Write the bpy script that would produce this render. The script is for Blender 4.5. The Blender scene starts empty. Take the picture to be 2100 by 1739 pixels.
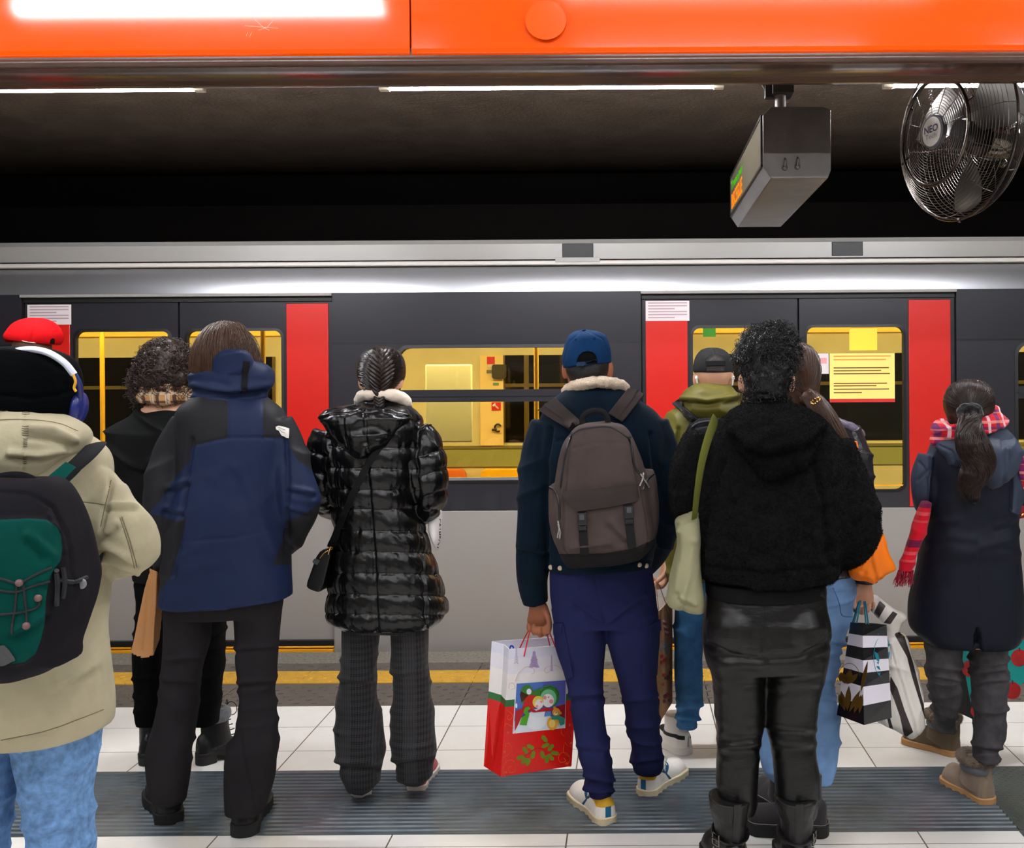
import bpy, math, random
import numpy as np
from math import sin, cos, pi, sqrt, radians as R

# ---------------------------------------------------------------- camera, world, exposure
SC = bpy.context.scene
COL = SC.collection
F = 2079.0            # focal length in pixels of a 2100 px wide frame
PX, PY = 1290.0, 785.0
H = 1.555             # eye height
ROLL = 0.0062
cam_d = bpy.data.cameras.new('camera'); cam = bpy.data.objects.new('camera', cam_d); COL.objects.link(cam)
cam.location = (0, 0, H); cam.rotation_euler = (pi/2, ROLL, 0)
cam_d.sensor_fit = 'HORIZONTAL'; cam_d.sensor_width = 36.0; cam_d.lens = 36.0*F/2100.0
cam_d.shift_x = (1050-PX)/2100.0; cam_d.shift_y = (PY-869.5)/2100.0
cam_d.clip_start = 0.05; cam_d.clip_end = 100
SC.camera = cam
w = bpy.data.worlds.new('world'); SC.world = w; w.use_nodes = True
w.node_tree.nodes['Background'].inputs[0].default_value = (1.0, .95, .88, 1)
w.node_tree.nodes['Background'].inputs[1].default_value = 0.03
SC.view_settings.view_transform = 'Standard'; SC.view_settings.look = 'None'
SC.view_settings.exposure = 1.06; SC.view_settings.gamma = 1.0; SC.view_settings.use_curve_mapping = False
LAMP = 62.0          # radiance of the platform tubes
TRAIN_LAMP = 24.0     # radiance of the lamps inside the carriage

# ---------------------------------------------------------------- small maths
rng = np.random.default_rng(7)
def P(px, py, Y):
    "the point at depth Y seen at a pixel of the 2100x1739 frame"
    c, s = cos(ROLL), sin(ROLL)
    dx, dy = px-PX, py-PY
    u, v = dx*c-dy*s, dx*s+dy*c
    return np.array([u*Y/F, Y, H-v*Y/F])
def pix(co):
    u = co[:, 0]*F/co[:, 1]; v = (H-co[:, 2])*F/co[:, 1]
    c, s = cos(ROLL), sin(ROLL)
    return np.stack([u*c+v*s+PX, -u*s+v*c+PY], 1)
def gy(drop_y): return F*H/(drop_y-PY)      # depth of the floor at a level image row
def nrm(v):
    v = np.asarray(v, float); return v/(np.linalg.norm(v)+1e-12)
def rotz(a):
    c, s = cos(a), sin(a); return np.array([[c, -s, 0], [s, c, 0], [0, 0, 1.]])
def rotx(a):
    c, s = cos(a), sin(a); return np.array([[1., 0, 0], [0, c, -s], [0, s, c]])
def roty(a):
    c, s = cos(a), sin(a); return np.array([[c, 0, s], [0, 1., 0], [-s, 0, c]])
def lin(c):
    out = []
    for x in c[:3]:
        x = x/255.0; out.append(x/12.92 if x <= .04045 else ((x+.055)/1.055)**2.4)
    return (*out, 1.0)
def _hash(i, j, k):
    h = (i*374761393 + j*668265263 + k*2147483647) & 0x7fffffff
    h = ((h ^ (h >> 13))*1274126177) & 0x7fffffff
    return ((h ^ (h >> 16)) & 0xffff)/65535.0
def vnoise(p):
    p = np.asarray(p, float); i = np.floor(p).astype(np.int64); f = p-i; f = f*f*(3-2*f)
    o = 0
    for a in (0, 1):
        for b in (0, 1):
            for c in (0, 1):
                wgt = (f[:, 0] if a else 1-f[:, 0])*(f[:, 1] if b else 1-f[:, 1])*(f[:, 2] if c else 1-f[:, 2])
                o = o + wgt*_hash(i[:, 0]+a, i[:, 1]+b, i[:, 2]+c)
    return o*2-1
def smooth(e0, e1, x):
    t = np.clip((x-e0)/(e1-e0), 0, 1); return t*t*(3-2*t)
def catmull(pts, k=6):
    p = np.array(pts, float); n = len(p)
    if n < 3: return np.array([p[0]+(p[-1]-p[0])*t for t in np.linspace(0, 1, k+1)])
    q = np.vstack([2*p[0]-p[1], p, 2*p[-1]-p[-2]]); out = []
    for i in range(n-1):
        a, b, c, d = q[i:i+4]
        for t in np.linspace(0, 1, k, endpoint=False):
            out.append(.5*((2*b)+(-a+c)*t+(2*a-5*b+4*c-d)*t*t+(-a+3*b-3*c+d)*t**3))
    out.append(p[-1]); return np.array(out)

# ---------------------------------------------------------------- mesh builder
class M:
    def __init__(s): s.v = []; s.f = []; s.mi = []; s.n = 0; s.cur = 0
    def add(s, verts, faces):
        verts = np.asarray(verts, float).reshape(-1, 3); o = s.n
        s.v.append(verts); s.f += [tuple(int(i)+o for i in f) for f in faces]; s.mi += [s.cur]*len(faces); s.n += len(verts); return s
    def merge(s, other):
        o = s.n; s.v += other.v; s.f += [tuple(i+o for i in f) for f in other.f]; s.mi += other.mi; s.n += other.n; return s
    def verts(s): return np.vstack(s.v) if s.v else np.zeros((0, 3))
    def xf(s, fn): s.v = [fn(np.vstack(s.v))]; return s
    def loft(s, rings, cap=True, closed=True):
        rings = [np.asarray(r, float) for r in rings]; n = len(rings[0]); V = np.vstack(rings); fs = []
        m = n if closed else n-1
        for i in range(len(rings)-1):
            for j in range(m):
                k = (j+1) % n; fs.append((i*n+j, i*n+k, (i+1)*n+k, (i+1)*n+j))
        if cap and closed:
            fs.append(tuple(range(n-1, -1, -1))); b = (len(rings)-1)*n; fs.append(tuple(b+j for j in range(n)))
        return s.add(V, fs)
    def tube(s, pts, r, n=10, cap=True, flat=1.0, up=(0, 0, 1), k=0):
        "tube along points; flat<1 squashes it along the up side"
        pts = np.array(pts, float); r = np.broadcast_to(np.asarray(r, float), (len(pts),)).copy()
        if k:
            q = catmull(np.column_stack([pts, r]), k); pts, r = q[:, :3], q[:, 3]
        T = np.gradient(pts, axis=0); T /= (np.linalg.norm(T, axis=1)[:, None]+1e-12)
        u = np.asarray(up, float); rings = []; a = np.linspace(0, 2*pi, n, endpoint=False)
        prev = None
        for i in range(len(pts)):
            t = T[i]
            x = u-t*np.dot(u, t) if prev is None else prev-t*np.dot(prev, t)
            if np.linalg.norm(x) < 1e-3: x = np.cross(t, (1, .3, .2))
            x = nrm(x); prev = x; y = np.cross(t, x)
            rings.append(pts[i]+r[i]*(np.outer(np.cos(a), x)*flat+np.outer(np.sin(a), y)))
        return s.loft(rings, cap)
    def box(s, c, size, rot=None):
        h = np.array(size)/2.0; V = np.array([[x, y, z] for x in (-1, 1) for y in (-1, 1) for z in (-1, 1)])*h
        if rot is not None: V = V@rot.T
        return s.add(V+np.array(c), [(0, 1, 3, 2), (4, 6, 7, 5), (0, 4, 5, 1), (2, 3, 7, 6), (0, 2, 6, 4), (1, 5, 7, 3)])
    def bx(s, x0, x1, y0, y1, z0, z1): return s.box(((x0+x1)/2, (y0+y1)/2, (z0+z1)/2), (abs(x1-x0), abs(y1-y0), abs(z1-z0)))
    def ell(s, c, r, nu=24, nv=14, rot=None):
        V = [[0, 0, -1.]]
        for i in range(1, nv):
            ph = -pi/2+pi*i/nv
            for j in range(nu): V.append([cos(ph)*cos(2*pi*j/nu), cos(ph)*sin(2*pi*j/nu), sin(ph)])
        V.append([0, 0, 1.]); V = np.array(V)*np.array(r)
        if rot is not None: V = V@rot.T
        fs = [(0, 1+(j+1) % nu, 1+j) for j in range(nu)]
        for i in range(nv-2):
            for j in range(nu):
                a = 1+i*nu+j; b = 1+i*nu+(j+1) % nu; fs.append((a, b, b+nu, a+nu))
        t = len(V)-1; b0 = 1+(nv-2)*nu
        fs += [(b0+j, b0+(j+1) % nu, t) for j in range(nu)]
        return s.add(V+np.array(c), fs)
    def prism(s, poly, fn, t):
        "extrude a 2-D polygon: fn(u, v, w) -> world, w from 0 to t"
        n = len(poly); A = [fn(u, v, 0) for u, v in poly]; B = [fn(u, v, t) for u, v in poly]
        fs = [tuple(range(n-1, -1, -1)), tuple(range(n, 2*n))]+[(i, (i+1) % n, n+(i+1) % n, n+i) for i in range(n)]
        return s.add(np.array(A+B), fs)
    def lathe(s, prof, n=32, fn=None, closed=False):
        "prof: (radius, height) list, about the z axis, then fn maps the points"
        rings = []
        for r, z in prof:
            a = np.linspace(0, 2*pi, n, endpoint=False); rings.append(np.stack([r*np.cos(a), r*np.sin(a), np.full(n, z)], 1))
        if fn is not None: rings = [fn(r) for r in rings]
        return s.loft(rings, cap=True)

ORG = {}
def origin(o): return ORG.get(o.name, np.zeros(3)) if o is not None else np.zeros(3)
def thing(name, label, cat, loc=(0, 0, 0), group=None):
    o = bpy.data.objects.new(name, None); COL.objects.link(o); o.location = loc; o.empty_display_size = .1
    o['label'] = label; o['category'] = cat
    if group: o['group'] = group
    ORG[o.name] = np.array(loc, float); return o
def tag(o, label, cat, group=None):
    o['label'] = label; o['category'] = cat
    if group: o['group'] = group
    return o
def finish(name, me, mats, parent=None, smooth_=True, angle=38, bevel=0, label=None):
    mats = mats if isinstance(mats, (list, tuple)) else [mats]
    if len(me.materials): me.materials.clear()
    for m in mats: me.materials.append(m)
    if smooth_:
        me.shade_smooth()
        if angle: me.set_sharp_from_angle(angle=R(angle))
    else: me.shade_flat()
    o = bpy.data.objects.new(name, me); COL.objects.link(o)
    if parent is not None:
        og = origin(parent); ORG[o.name] = og
        if np.abs(og).max() > 0:
            co = np.empty(len(me.vertices)*3); me.vertices.foreach_get('co', co)
            co = (co.reshape(-1, 3)-og).ravel(); me.vertices.foreach_set('co', co)
        o.parent = parent
    if bevel:
        b = o.modifiers.new('bevel', 'BEVEL'); b.width = bevel; b.segments = 2; b.limit_method = 'ANGLE'; b.angle_limit = R(35); b.harden_normals = False
    if label: o['label'] = label
    me.update(); return o
def raw(m):
    me = bpy.data.meshes.new('mesh'); me.from_pydata(m.verts().tolist(), [], m.f); me.update()
    if len(m.mi) == len(me.polygons) and any(m.mi): me.polygons.foreach_set('material_index', m.mi)
    return me
def put(name, m, mats, parent=None, **k):
    me = raw(m); 
    if k.pop('fix', True):
        import bmesh
        bm = bmesh.new(); bm.from_mesh(me); bmesh.ops.recalc_face_normals(bm, faces=bm.faces); bm.to_mesh(me); bm.free()
    return finish(name, me, mats, parent, **k)
def struct(name, m, mats, **k):
    o = put(name, m, mats, **k); o['kind'] = 'structure'; return o
def remesh(m, voxel, it=4, fac=.5):
    me = raw(m); ob = bpy.data.objects.new('tmp', me); COL.objects.link(ob)
    a = ob.modifiers.new('r', 'REMESH'); a.mode = 'VOXEL'; a.voxel_size = voxel; a.adaptivity = 0
    if it:
        b = ob.modifiers.new('s', 'SMOOTH'); b.factor = fac; b.iterations = it
    dg = bpy.context.evaluated_depsgraph_get()
    out = bpy.data.meshes.new_from_object(ob.evaluated_get(dg))
    bpy.data.objects.remove(ob); bpy.data.meshes.remove(me); return out
def getco(me):
    co = np.empty(len(me.vertices)*3); me.vertices.foreach_get('co', co)
    no = np.empty(len(me.vertices)*3); me.vertex_normals.foreach_get('vector', no)
    return co.reshape(-1, 3), no.reshape(-1, 3)
def setco(me, co): me.vertices.foreach_set('co', co.ravel()); me.update()
def attr(me, name, val):
    a = me.attributes.new(name, 'FLOAT', 'POINT'); a.data.foreach_set('value', np.asarray(val, np.float32))
def pdist(pts, poly, closed=False):
    poly = np.array(poly, float); d = np.full(len(pts), 1e9); n = len(poly)
    for i in range(n if closed else n-1):
        a = poly[i]; b = poly[(i+1) % n]; ab = b-a; t = np.clip(((pts-a)@ab)/(ab@ab+1e-9), 0, 1)
        d = np.minimum(d, np.linalg.norm(pts-a-t[:, None]*ab, axis=1))
    return d
def sdf(pts, poly):
    poly = np.array(poly, float); d = pdist(pts, poly, True); ins = np.zeros(len(pts), bool); n = len(poly)
    x, y = pts[:, 0], pts[:, 1]
    for i in range(n):
        (x1, y1), (x2, y2) = poly[i], poly[(i+1) % n]
        if y1 != y2: ins ^= ((y1 > y) != (y2 > y)) & (x < (x2-x1)*(y-y1)/(y2-y1)+x1)
    return np.where(ins, d, -d)

# ---------------------------------------------------------------- materials
_mc = {}
def mat(name, col, rough=.5, metal=0.0, bump=None, spec=.5, sheen=0.0, layers=(), var=0.0, varscale=6.0, coat=0.0, aniso=None, emit=None, alpha=None, trans=0.0, ior=1.45, rvar=0):
    """principled material; bump = [(scale or (sx,sy,sz), strength, distance), ...]; layers = [(attribute, colour), ...] crisp regions of other dye"""
    if name in _mc: return _mc[name]
    m = bpy.data.materials.new(name); m.use_nodes = True; nt = m.node_tree; N = nt.nodes; L = nt.links
    b = N['Principled BSDF']; b.inputs['Roughness'].default_value = rough; b.inputs['Metallic'].default_value = metal
    b.inputs['Specular IOR Level'].default_value = spec; b.inputs['Coat Weight'].default_value = coat; b.inputs['Coat Roughness'].default_value = .06
    b.inputs['Sheen Weight'].default_value = sheen; b.inputs['Sheen Roughness'].default_value = .5
    b.inputs['Transmission Weight'].default_value = trans; b.inputs['IOR'].default_value = ior
    c = lin(col); b.inputs['Base Color'].default_value = c
    tc = N.new('ShaderNodeTexCoord'); out = None
    def noise(sc, det=3.0, rg=.55):
        t = N.new('ShaderNodeTexNoise'); t.inputs['Detail'].default_value = det; t.inputs['Roughness'].default_value = rg
        if isinstance(sc, (tuple, list)):
            mp = N.new('ShaderNodeMapping'); mp.inputs['Scale'].default_value = sc; L.new(tc.outputs['Object'], mp.inputs['Vector']); L.new(mp.outputs['Vector'], t.inputs['Vector']); t.inputs['Scale'].default_value = 1
        else: L.new(tc.outputs['Object'], t.inputs['Vector']); t.inputs['Scale'].default_value = sc
        return t
    if layers:
        rgb = N.new('ShaderNodeRGB'); rgb.outputs[0].default_value = c; out = rgb.outputs[0]
        for an, lc in layers:
            at = N.new('ShaderNodeAttribute'); at.attribute_name = an
            mr = N.new('ShaderNodeMapRange'); mr.inputs['From Min'].default_value = -.0006; mr.inputs['From Max'].default_value = .0006; L.new(at.outputs['Fac'], mr.inputs['Value'])
            mx = N.new('ShaderNodeMix'); mx.data_type = 'RGBA'; mx.inputs[7].default_value = lin(lc); L.new(mr.outputs[0], mx.inputs[0]); L.new(out, mx.inputs[6]); out = mx.outputs[2]
    if var:
        t = noise(varscale); mr = N.new('ShaderNodeMapRange'); mr.inputs['From Min'].default_value = .3; mr.inputs['From Max'].default_value = .7
        mr.inputs['To Min'].default_value = 1-var; mr.inputs['To Max'].default_value = 1+var; L.new(t.outputs['Fac'], mr.inputs['Value'])
        hs = N.new('ShaderNodeHueSaturation'); L.new(mr.outputs[0], hs.inputs['Value'])
        if out is None: hs.inputs['Color'].default_value = c
        else: L.new(out, hs.inputs['Color'])
        out = hs.outputs[0]
    if out is not None: L.new(out, b.inputs['Base Color'])
    if rvar:
        t = noise(3.0); mr = N.new('ShaderNodeMapRange'); mr.inputs['To Min'].default_value = max(rough-rvar, .02); mr.inputs['To Max'].default_value = rough+rvar
        L.new(t.outputs['Fac'], mr.inputs['Value']); L.new(mr.outputs[0], b.inputs['Roughness'])
    prev = None
    for sc, st, di in (bump or ()):
        t = noise(sc, 4.0); bp = N.new('ShaderNodeBump'); bp.inputs['Strength'].default_value = st; bp.inputs['Distance'].default_value = di
        L.new(t.outputs['Fac'], bp.inputs['Height'])
        if prev: L.new(prev, bp.inputs['Normal'])
        prev = bp.outputs[0]
    if prev: L.new(prev, b.inputs['Normal'])
    if emit:
        b.inputs['Emission Color'].default_value = lin(emit[0]); b.inputs['Emission Strength'].default_value = emit[1]
    m['_'] = 1; del m['_']
    _mc[name] = m; return m
def cloth(name, col, rough=.85, weave=900, wstr=.25, layers=(), var=.12, sheen=.0, spec=.1, extra=(), **k):
    return mat(name, col, rough=rough, bump=[(weave, wstr, .0015)]+list(extra), layers=layers, var=var, sheen=sheen, spec=spec, **k)
def plaidmat(name, base, stripes, rough=.9, axis=('X', 'Z'), wob=.01, weave=700):
    """woven check: stripes = [(axis index 0 or 2, period, offset, width, colour, weight)] in object space"""
    m = bpy.data.materials.new(name); m.use_nodes = True; nt = m.node_tree; N = nt.nodes; L = nt.links; b = N['Principled BSDF']
    b.inputs['Roughness'].default_value = rough; b.inputs['Specular IOR Level'].default_value = .2; b.inputs['Sheen Weight'].default_value = .1
    tc = N.new('ShaderNodeTexCoord'); sp = N.new('ShaderNodeSeparateXYZ')
    nz = N.new('ShaderNodeTexNoise'); nz.inputs['Scale'].default_value = 9; L.new(tc.outputs['Object'], nz.inputs['Vector'])
    vm = N.new('ShaderNodeVectorMath'); vm.operation = 'SCALE'; vm.inputs['Scale'].default_value = wob; L.new(nz.outputs['Color'], vm.inputs[0])
    va = N.new('ShaderNodeVectorMath'); L.new(tc.outputs['Object'], va.inputs[0]); L.new(vm.outputs[0], va.inputs[1]); L.new(va.outputs[0], sp.inputs[0])
    rgb = N.new('ShaderNodeRGB'); rgb.outputs[0].default_value = lin(base); out = rgb.outputs[0]
    def math_(op, a, v):
        q = N.new('ShaderNodeMath'); q.operation = op; L.new(a, q.inputs[0]); q.inputs[1].default_value = v; return q.outputs[0]
    for ax, per, off, wd, colr, wt in stripes:
        x = math_('ADD', sp.outputs[ax], off+50*per); x = math_('DIVIDE', x, per); q = N.new('ShaderNodeMath'); q.operation = 'FRACT'; L.new(x, q.inputs[0])
        x = math_('LESS_THAN', q.outputs[0], wd/per); x = math_('MULTIPLY', x, wt)
        mx = N.new('ShaderNodeMix'); mx.data_type = 'RGBA'; mx.inputs[7].default_value = lin(colr); L.new(x, mx.inputs[0]); L.new(out, mx.inputs[6]); out = mx.outputs[2]
    L.new(out, b.inputs['Base Color'])
    t = N.new('ShaderNodeTexNoise'); t.inputs['Scale'].default_value = weave; L.new(tc.outputs['Object'], t.inputs['Vector'])
    bp = N.new('ShaderNodeBump'); bp.inputs['Strength'].default_value = .3; bp.inputs['Distance'].default_value = .002; L.new(t.outputs['Fac'], bp.inputs['Height']); L.new(bp.outputs[0], b.inputs['Normal'])
    return m
def glow(name, col, strength):
    if name in _mc: return _mc[name]
    m = bpy.data.materials.new(name); m.use_nodes = True; nt = m.node_tree; nt.nodes.clear()
    e = nt.nodes.new('ShaderNodeEmission'); e.inputs[0].default_value = lin(col); e.inputs[1].default_value = strength
    o = nt.nodes.new('ShaderNodeOutputMaterial'); nt.links.new(e.outputs[0], o.inputs[0]); _mc[name] = m; return m
def glass(name, tint=(235, 240, 235), refl=1.0):
    if name in _mc: return _mc[name]
    m = bpy.data.materials.new(name); m.use_nodes = True; nt = m.node_tree; nt.nodes.clear(); N = nt.nodes; L = nt.links
    t = N.new('ShaderNodeBsdfTransparent'); t.inputs[0].default_value = lin(tint); g = N.new('ShaderNodeBsdfGlossy'); g.inputs['Roughness'].default_value = .02
    fr = N.new('ShaderNodeFresnel'); fr.inputs[0].default_value = 1.5; mm = N.new('ShaderNodeMath'); mm.operation = 'MULTIPLY'; mm.inputs[1].default_value = refl; L.new(fr.outputs[0], mm.inputs[0])
    mx = N.new('ShaderNodeMixShader'); L.new(mm.outputs[0], mx.inputs[0]); L.new(t.outputs[0], mx.inputs[1]); L.new(g.outputs[0], mx.inputs[2])
    o = N.new('ShaderNodeOutputMaterial'); L.new(mx.outputs[0], o.inputs[0]); _mc[name] = m; return m

def text_mesh(body, size, bold=False, align='CENTER'):
    "lettering as flat triangles in the xy plane"
    cu = bpy.data.curves.new('txt', 'FONT'); cu.body = body; cu.size = size; cu.align_x = align; cu.align_y = 'CENTER'; cu.resolution_u = 3
    if bold: cu.offset = size*.02
    ob = bpy.data.objects.new('txt', cu); COL.objects.link(ob)
    dg = bpy.context.evaluated_depsgraph_get(); me = bpy.data.meshes.new_from_object(ob.evaluated_get(dg))
    v = np.array([x.co[:] for x in me.vertices]); f = [tuple(p.vertices) for p in me.polygons]
    bpy.data.objects.remove(ob); bpy.data.curves.remove(cu); bpy.data.meshes.remove(me); return v, f
# ================================================================ the station
def tilemat():
    m = bpy.data.materials.new('floor_tile'); m.use_nodes = True; nt = m.node_tree; N = nt.nodes; L = nt.links; b = N['Principled BSDF']
    tc = N.new('ShaderNodeTexCoord'); sp = N.new('ShaderNodeSeparateXYZ'); L.new(tc.outputs['Object'], sp.inputs[0])
    def mth(op, a, v=None):
        q = N.new('ShaderNodeMath'); q.operation = op
        if isinstance(a, (int, float)): q.inputs[0].default_value = a
        else: L.new(a, q.inputs[0])
        if v is not None:
            if isinstance(v, (int, float)): q.inputs[1].default_value = v
            else: L.new(v, q.inputs[1])
        return q.outputs[0]
    def joint(ax, per, off, w):
        x = mth('DIVIDE', mth('ADD', sp.outputs[ax], 40*per-off), per); f = mth('FRACT', x); d = mth('ABSOLUTE', mth('SUBTRACT', f, .5))
        return mth('GREATER_THAN', d, .5-w/2/per), mth('FLOOR', x)
    jx, ix = joint(0, .604, -.826, .0052); jy, iy = joint(1, .3, .106, .0038)
    j = mth('MAXIMUM', jx, jy)
    wn = N.new('ShaderNodeTexWhiteNoise'); wn.noise_dimensions = '2D'; cb = N.new('ShaderNodeCombineXYZ'); L.new(ix, cb.inputs[0]); L.new(iy, cb.inputs[1]); L.new(cb.outputs[0], wn.inputs['Vector'])
    nz = N.new('ShaderNodeTexNoise'); nz.inputs['Scale'].default_value = 14; nz.inputs['Detail'].default_value = 6; L.new(tc.outputs['Object'], nz.inputs['Vector'])
    v = mth('ADD', mth('MULTIPLY', wn.outputs['Value'], .05), mth('MULTIPLY', nz.outputs['Fac'], .08)); v = mth('ADD', v, .915)
    hs = N.new('ShaderNodeHueSaturation'); hs.inputs['Color'].default_value = lin((242, 239, 232)); L.new(v, hs.inputs['Value'])
    mx = N.new('ShaderNodeMix'); mx.data_type = 'RGBA'; L.new(j, mx.inputs[0]); L.new(hs.outputs[0], mx.inputs[6]); mx.inputs[7].default_value = lin((96, 84, 70)); L.new(mx.outputs[2], b.inputs['Base Color'])
    b.inputs['Roughness'].default_value = .38; b.inputs['Specular IOR Level'].default_value = .4
    bp = N.new('ShaderNodeBump'); bp.inputs['Strength'].default_value = .5; bp.inputs['Distance'].default_value = .002; L.new(mth('SUBTRACT', 1.0, j), bp.inputs['Height']); L.new(bp.outputs[0], b.inputs['Normal'])
    return m
XL, XR = -7.5, 6.5
Y_EDGE, Y_G, Y_D, Y_Y, Y_T, Y_S0, Y_S1 = gy(1333), gy(1356), gy(1373), gy(1398), gy(1444), gy(1578), gy(1709)
tm = tilemat()
m = M(); m.bx(XL, XR, Y_S0, Y_T, -.06, 0); m.bx(XL, XR, -3.2, Y_S1, -.06, 0); m.bx(XL, XR, -3.2, Y_EDGE-.02, -.2, -.061)
struct('floor', m, tm, smooth_=False)
# granite kerb
m = M(); m.bx(XL, XR, Y_G, Y_EDGE, -.2, .0)
struct('trim_1', m, mat('granite', (128, 122, 110), .6, bump=[(90, .4, .003)], var=.35, varscale=55), smooth_=False, bevel=.006)
# dark studded paving either side of the yellow line
def studs(m, x0, x1, y0, y1, px_, py_, r, h, off=True, n=8):
    row = 0; y = y0
    while y <= y1:
        x = x0+(px_/2 if (off and row % 2) else 0)
        while x <= x1:
            a = np.linspace(0, 2*pi, n, endpoint=False); c = np.stack([np.cos(a), np.sin(a)], 1); V = []
            for rr, z in ((r, -.001), (r*.85, h*.7), (r*.45, h)): V += [[x+rr*p[0], y+rr*p[1], z] for p in c]
            fs = [(i*n+j, i*n+(j+1) % n, (i+1)*n+(j+1) % n, (i+1)*n+j) for i in range(2) for j in range(n)]+[tuple(2*n+j for j in range(n))]
            m.add(V, fs); x += px_
        y += py_; row += 1
dk = mat('dark_paver', (96, 88, 80), .5, bump=[(160, .5, .002)], var=.16, varscale=20)
def pave(m, x0, x1, y0, y1, per, gap=.004, z=0.0):
    x = x0
    while x < x1: m.bx(x+gap/2, x+per-gap/2, y0, y1, -.05, z); x += per
x0 = -.826-.604*11
m = M(); pave(m, x0, XR, Y_T+.003, Y_Y-.003, .604); studs(m, -4.3, 2.9, Y_T+.045, Y_Y-.04, .086, .052, .015, .0055)
struct('trim_2', m, dk)
m = M(); pave(m, x0, XR, Y_D+.003, Y_G-.003, .604); studs(m, -4.3, 2.9, Y_D+.045, Y_G-.03, .086, .052, .015, .0055)
struct('trim_3', m, dk)
m = M(); pave(m, x0, XR, Y_Y+.002, Y_D-.002, .302, .003, .003); studs(m, -4.3, 2.9, Y_Y+.04, Y_D-.03, .0755, .05, .0165, .008, n=10)
struct('trim_4', m, mat('tactile_yellow', (214, 164, 52), .5, bump=[(120, .25, .002)], var=.12, varscale=16))
# ribbed rubber guide strip
m = M(); prof = [(Y_S1, -.05), (Y_S1, .004)]; npitch = 17; pt = (Y_S0-Y_S1-.03)/npitch
for i in range(npitch):
    y = Y_S1+.015+i*pt
    prof += [(y+pt*.12, .004), (y+pt*.26, .0085), (y+pt*.62, .0085), (y+pt*.76, .004)]
prof += [(Y_S0, .004), (Y_S0, -.05)]
xs = np.linspace(XL, 1.335, 2)
m.loft([[(x, y, z) for y, z in prof] for x in xs])
rub = mat('ribbed_rubber', (76, 86, 92), .22, bump=[((2.2, 60, 60), .35, .0015), (40, .15, .002)], var=.3, varscale=(5), spec=.6, rvar=.1)
struct('trim_5', m, rub)
m = M(); m.bx(1.339, 1.94, Y_S1, Y_S0, -.05, .004); studs(m, 1.36, 1.93, Y_S1+.02, Y_S0-.015, .036, .018, .0105, .006, n=6)
m.bx(1.945, XR, Y_S1, Y_S0, -.05, .005)
struct('trim_6', m, mat('studded_rubber', (64, 72, 68), .32, var=.2, varscale=9, spec=.6))
m = M(); xs0 = 1.335
pr = [(xs0, -.05), (xs0, .004)]
for i in range(17):
    x = xs0+.015+i*.034
    pr += [(x+.004, .004), (x+.009, .0085), (x+.021, .0085), (x+.026, .004)]
pr += [(xs0+.605, .004), (xs0+.605, -.05)]
m.loft([[(x, y, z) for x, z in pr] for y in (Y_S1-.004, -3.0)])
struct('trim_7', m, rub)

# ceilings, walls, track bed
plaster = mat('light_plaster', (150, 146, 140), .8, var=.05)
m = M(); m.bx(XL, XR, -3.3, 3.3, 3.4, 3.5); struct('ceiling_platform', m, plaster, smooth_=False)
m = M(); m.bx(XL, XR, -3.3, -3.2, 0, 3.4); struct('wall_back', m, mat('pale_wall_panel', (120, 116, 110), .6, var=.05), smooth_=False)
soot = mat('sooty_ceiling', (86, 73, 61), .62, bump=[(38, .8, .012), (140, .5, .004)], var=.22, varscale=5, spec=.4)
m = M(); pr = [(3.3, 3.5), (3.3, 3.14), (4.6, 3.14), (5.6, 3.14), (6.4, 3.145), (7.2, 3.185), (8.0, 3.265), (8.6, 3.36), (8.7, 3.5)]  # far end bends upward, shaped so the lamp light dies away on it
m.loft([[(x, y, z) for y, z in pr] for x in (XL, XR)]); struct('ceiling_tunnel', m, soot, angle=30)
m = M(); m.loft([[(x, y, z) for y, z in [(8.7, 3.5), (8.7, 3.37), (9.3, 3.2), (9.6, 1.8), (9.7, -1.2), (9.9, -1.2), (9.9, 3.5)]] for x in (XL, XR)]); struct('wall_tunnel', m, mat('tunnel_black', (20, 17, 15), .8, bump=[(30, .6, .01)], spec=.1), angle=30)  # the fall into darkness past the ceiling is put into this black
m = M(); m.bx(XL, XR, Y_EDGE-.02, 9.8, -1.3, -1.15); struct('floor_track', m, mat('ballast', (44, 40, 36), .9, bump=[(20, 1, .03)]), smooth_=False)

# beam: dark brown rail with the orange enamel panels standing on it
BY = 3.1
def bz(y, Y=BY): return H-(y-PY)*Y/F
brown = mat('brown_lacquer', (74, 52, 42), .22, bump=[((.6, 30, 30), .12, .002)], var=.15, varscale=4, spec=.6)
m = M(); pr = [(3.095, 2.553), (3.083, 2.548), (3.079, 2.540), (3.083, 2.530), (3.095, 2.525), (3.112, 2.527), (3.122, 2.533), (3.285, 2.538), (3.297, 2.531), (3.325, 2.529), (3.335, 2.536), (3.337, 2.62), (3.337, 3.4), (3.22, 3.4), (3.20, 2.60), (3.095, 2.58)]
m.loft([[(x, y, z) for y, z in pr] for x in (XL, XR)])
struct('trim_8', m, brown, angle=50)
orange = mat('orange_enamel', (230, 76, 0), .09, spec=.45, coat=.2, bump=[((2, 2, 2), .02, .004)])
xj = (848-PX)*BY/F
def opanel(x0, x1, tilt, label):
    m = M(); pts = []
    prof = [(0.03, -.004), (.004, -.004), (-.004, 0), (-.010, .008), (-.012, .02), (-.012, .62), (.004, .64), (.03, .64)]
    m.loft([[(x, BY+y+z*tilt, 2.557+z) for y, z in prof] for x in (x0, x1)])
    o = put('ceiling_fascia_panel', m, orange, smooth_=False); tag(o, label, 'panel', 'orange fascia panels'); return o
p1 = opanel(-3.2, xj-.003, .0, 'glossy orange fascia panel left of the vertical joint, with a broad white lamp reflection')
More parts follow.
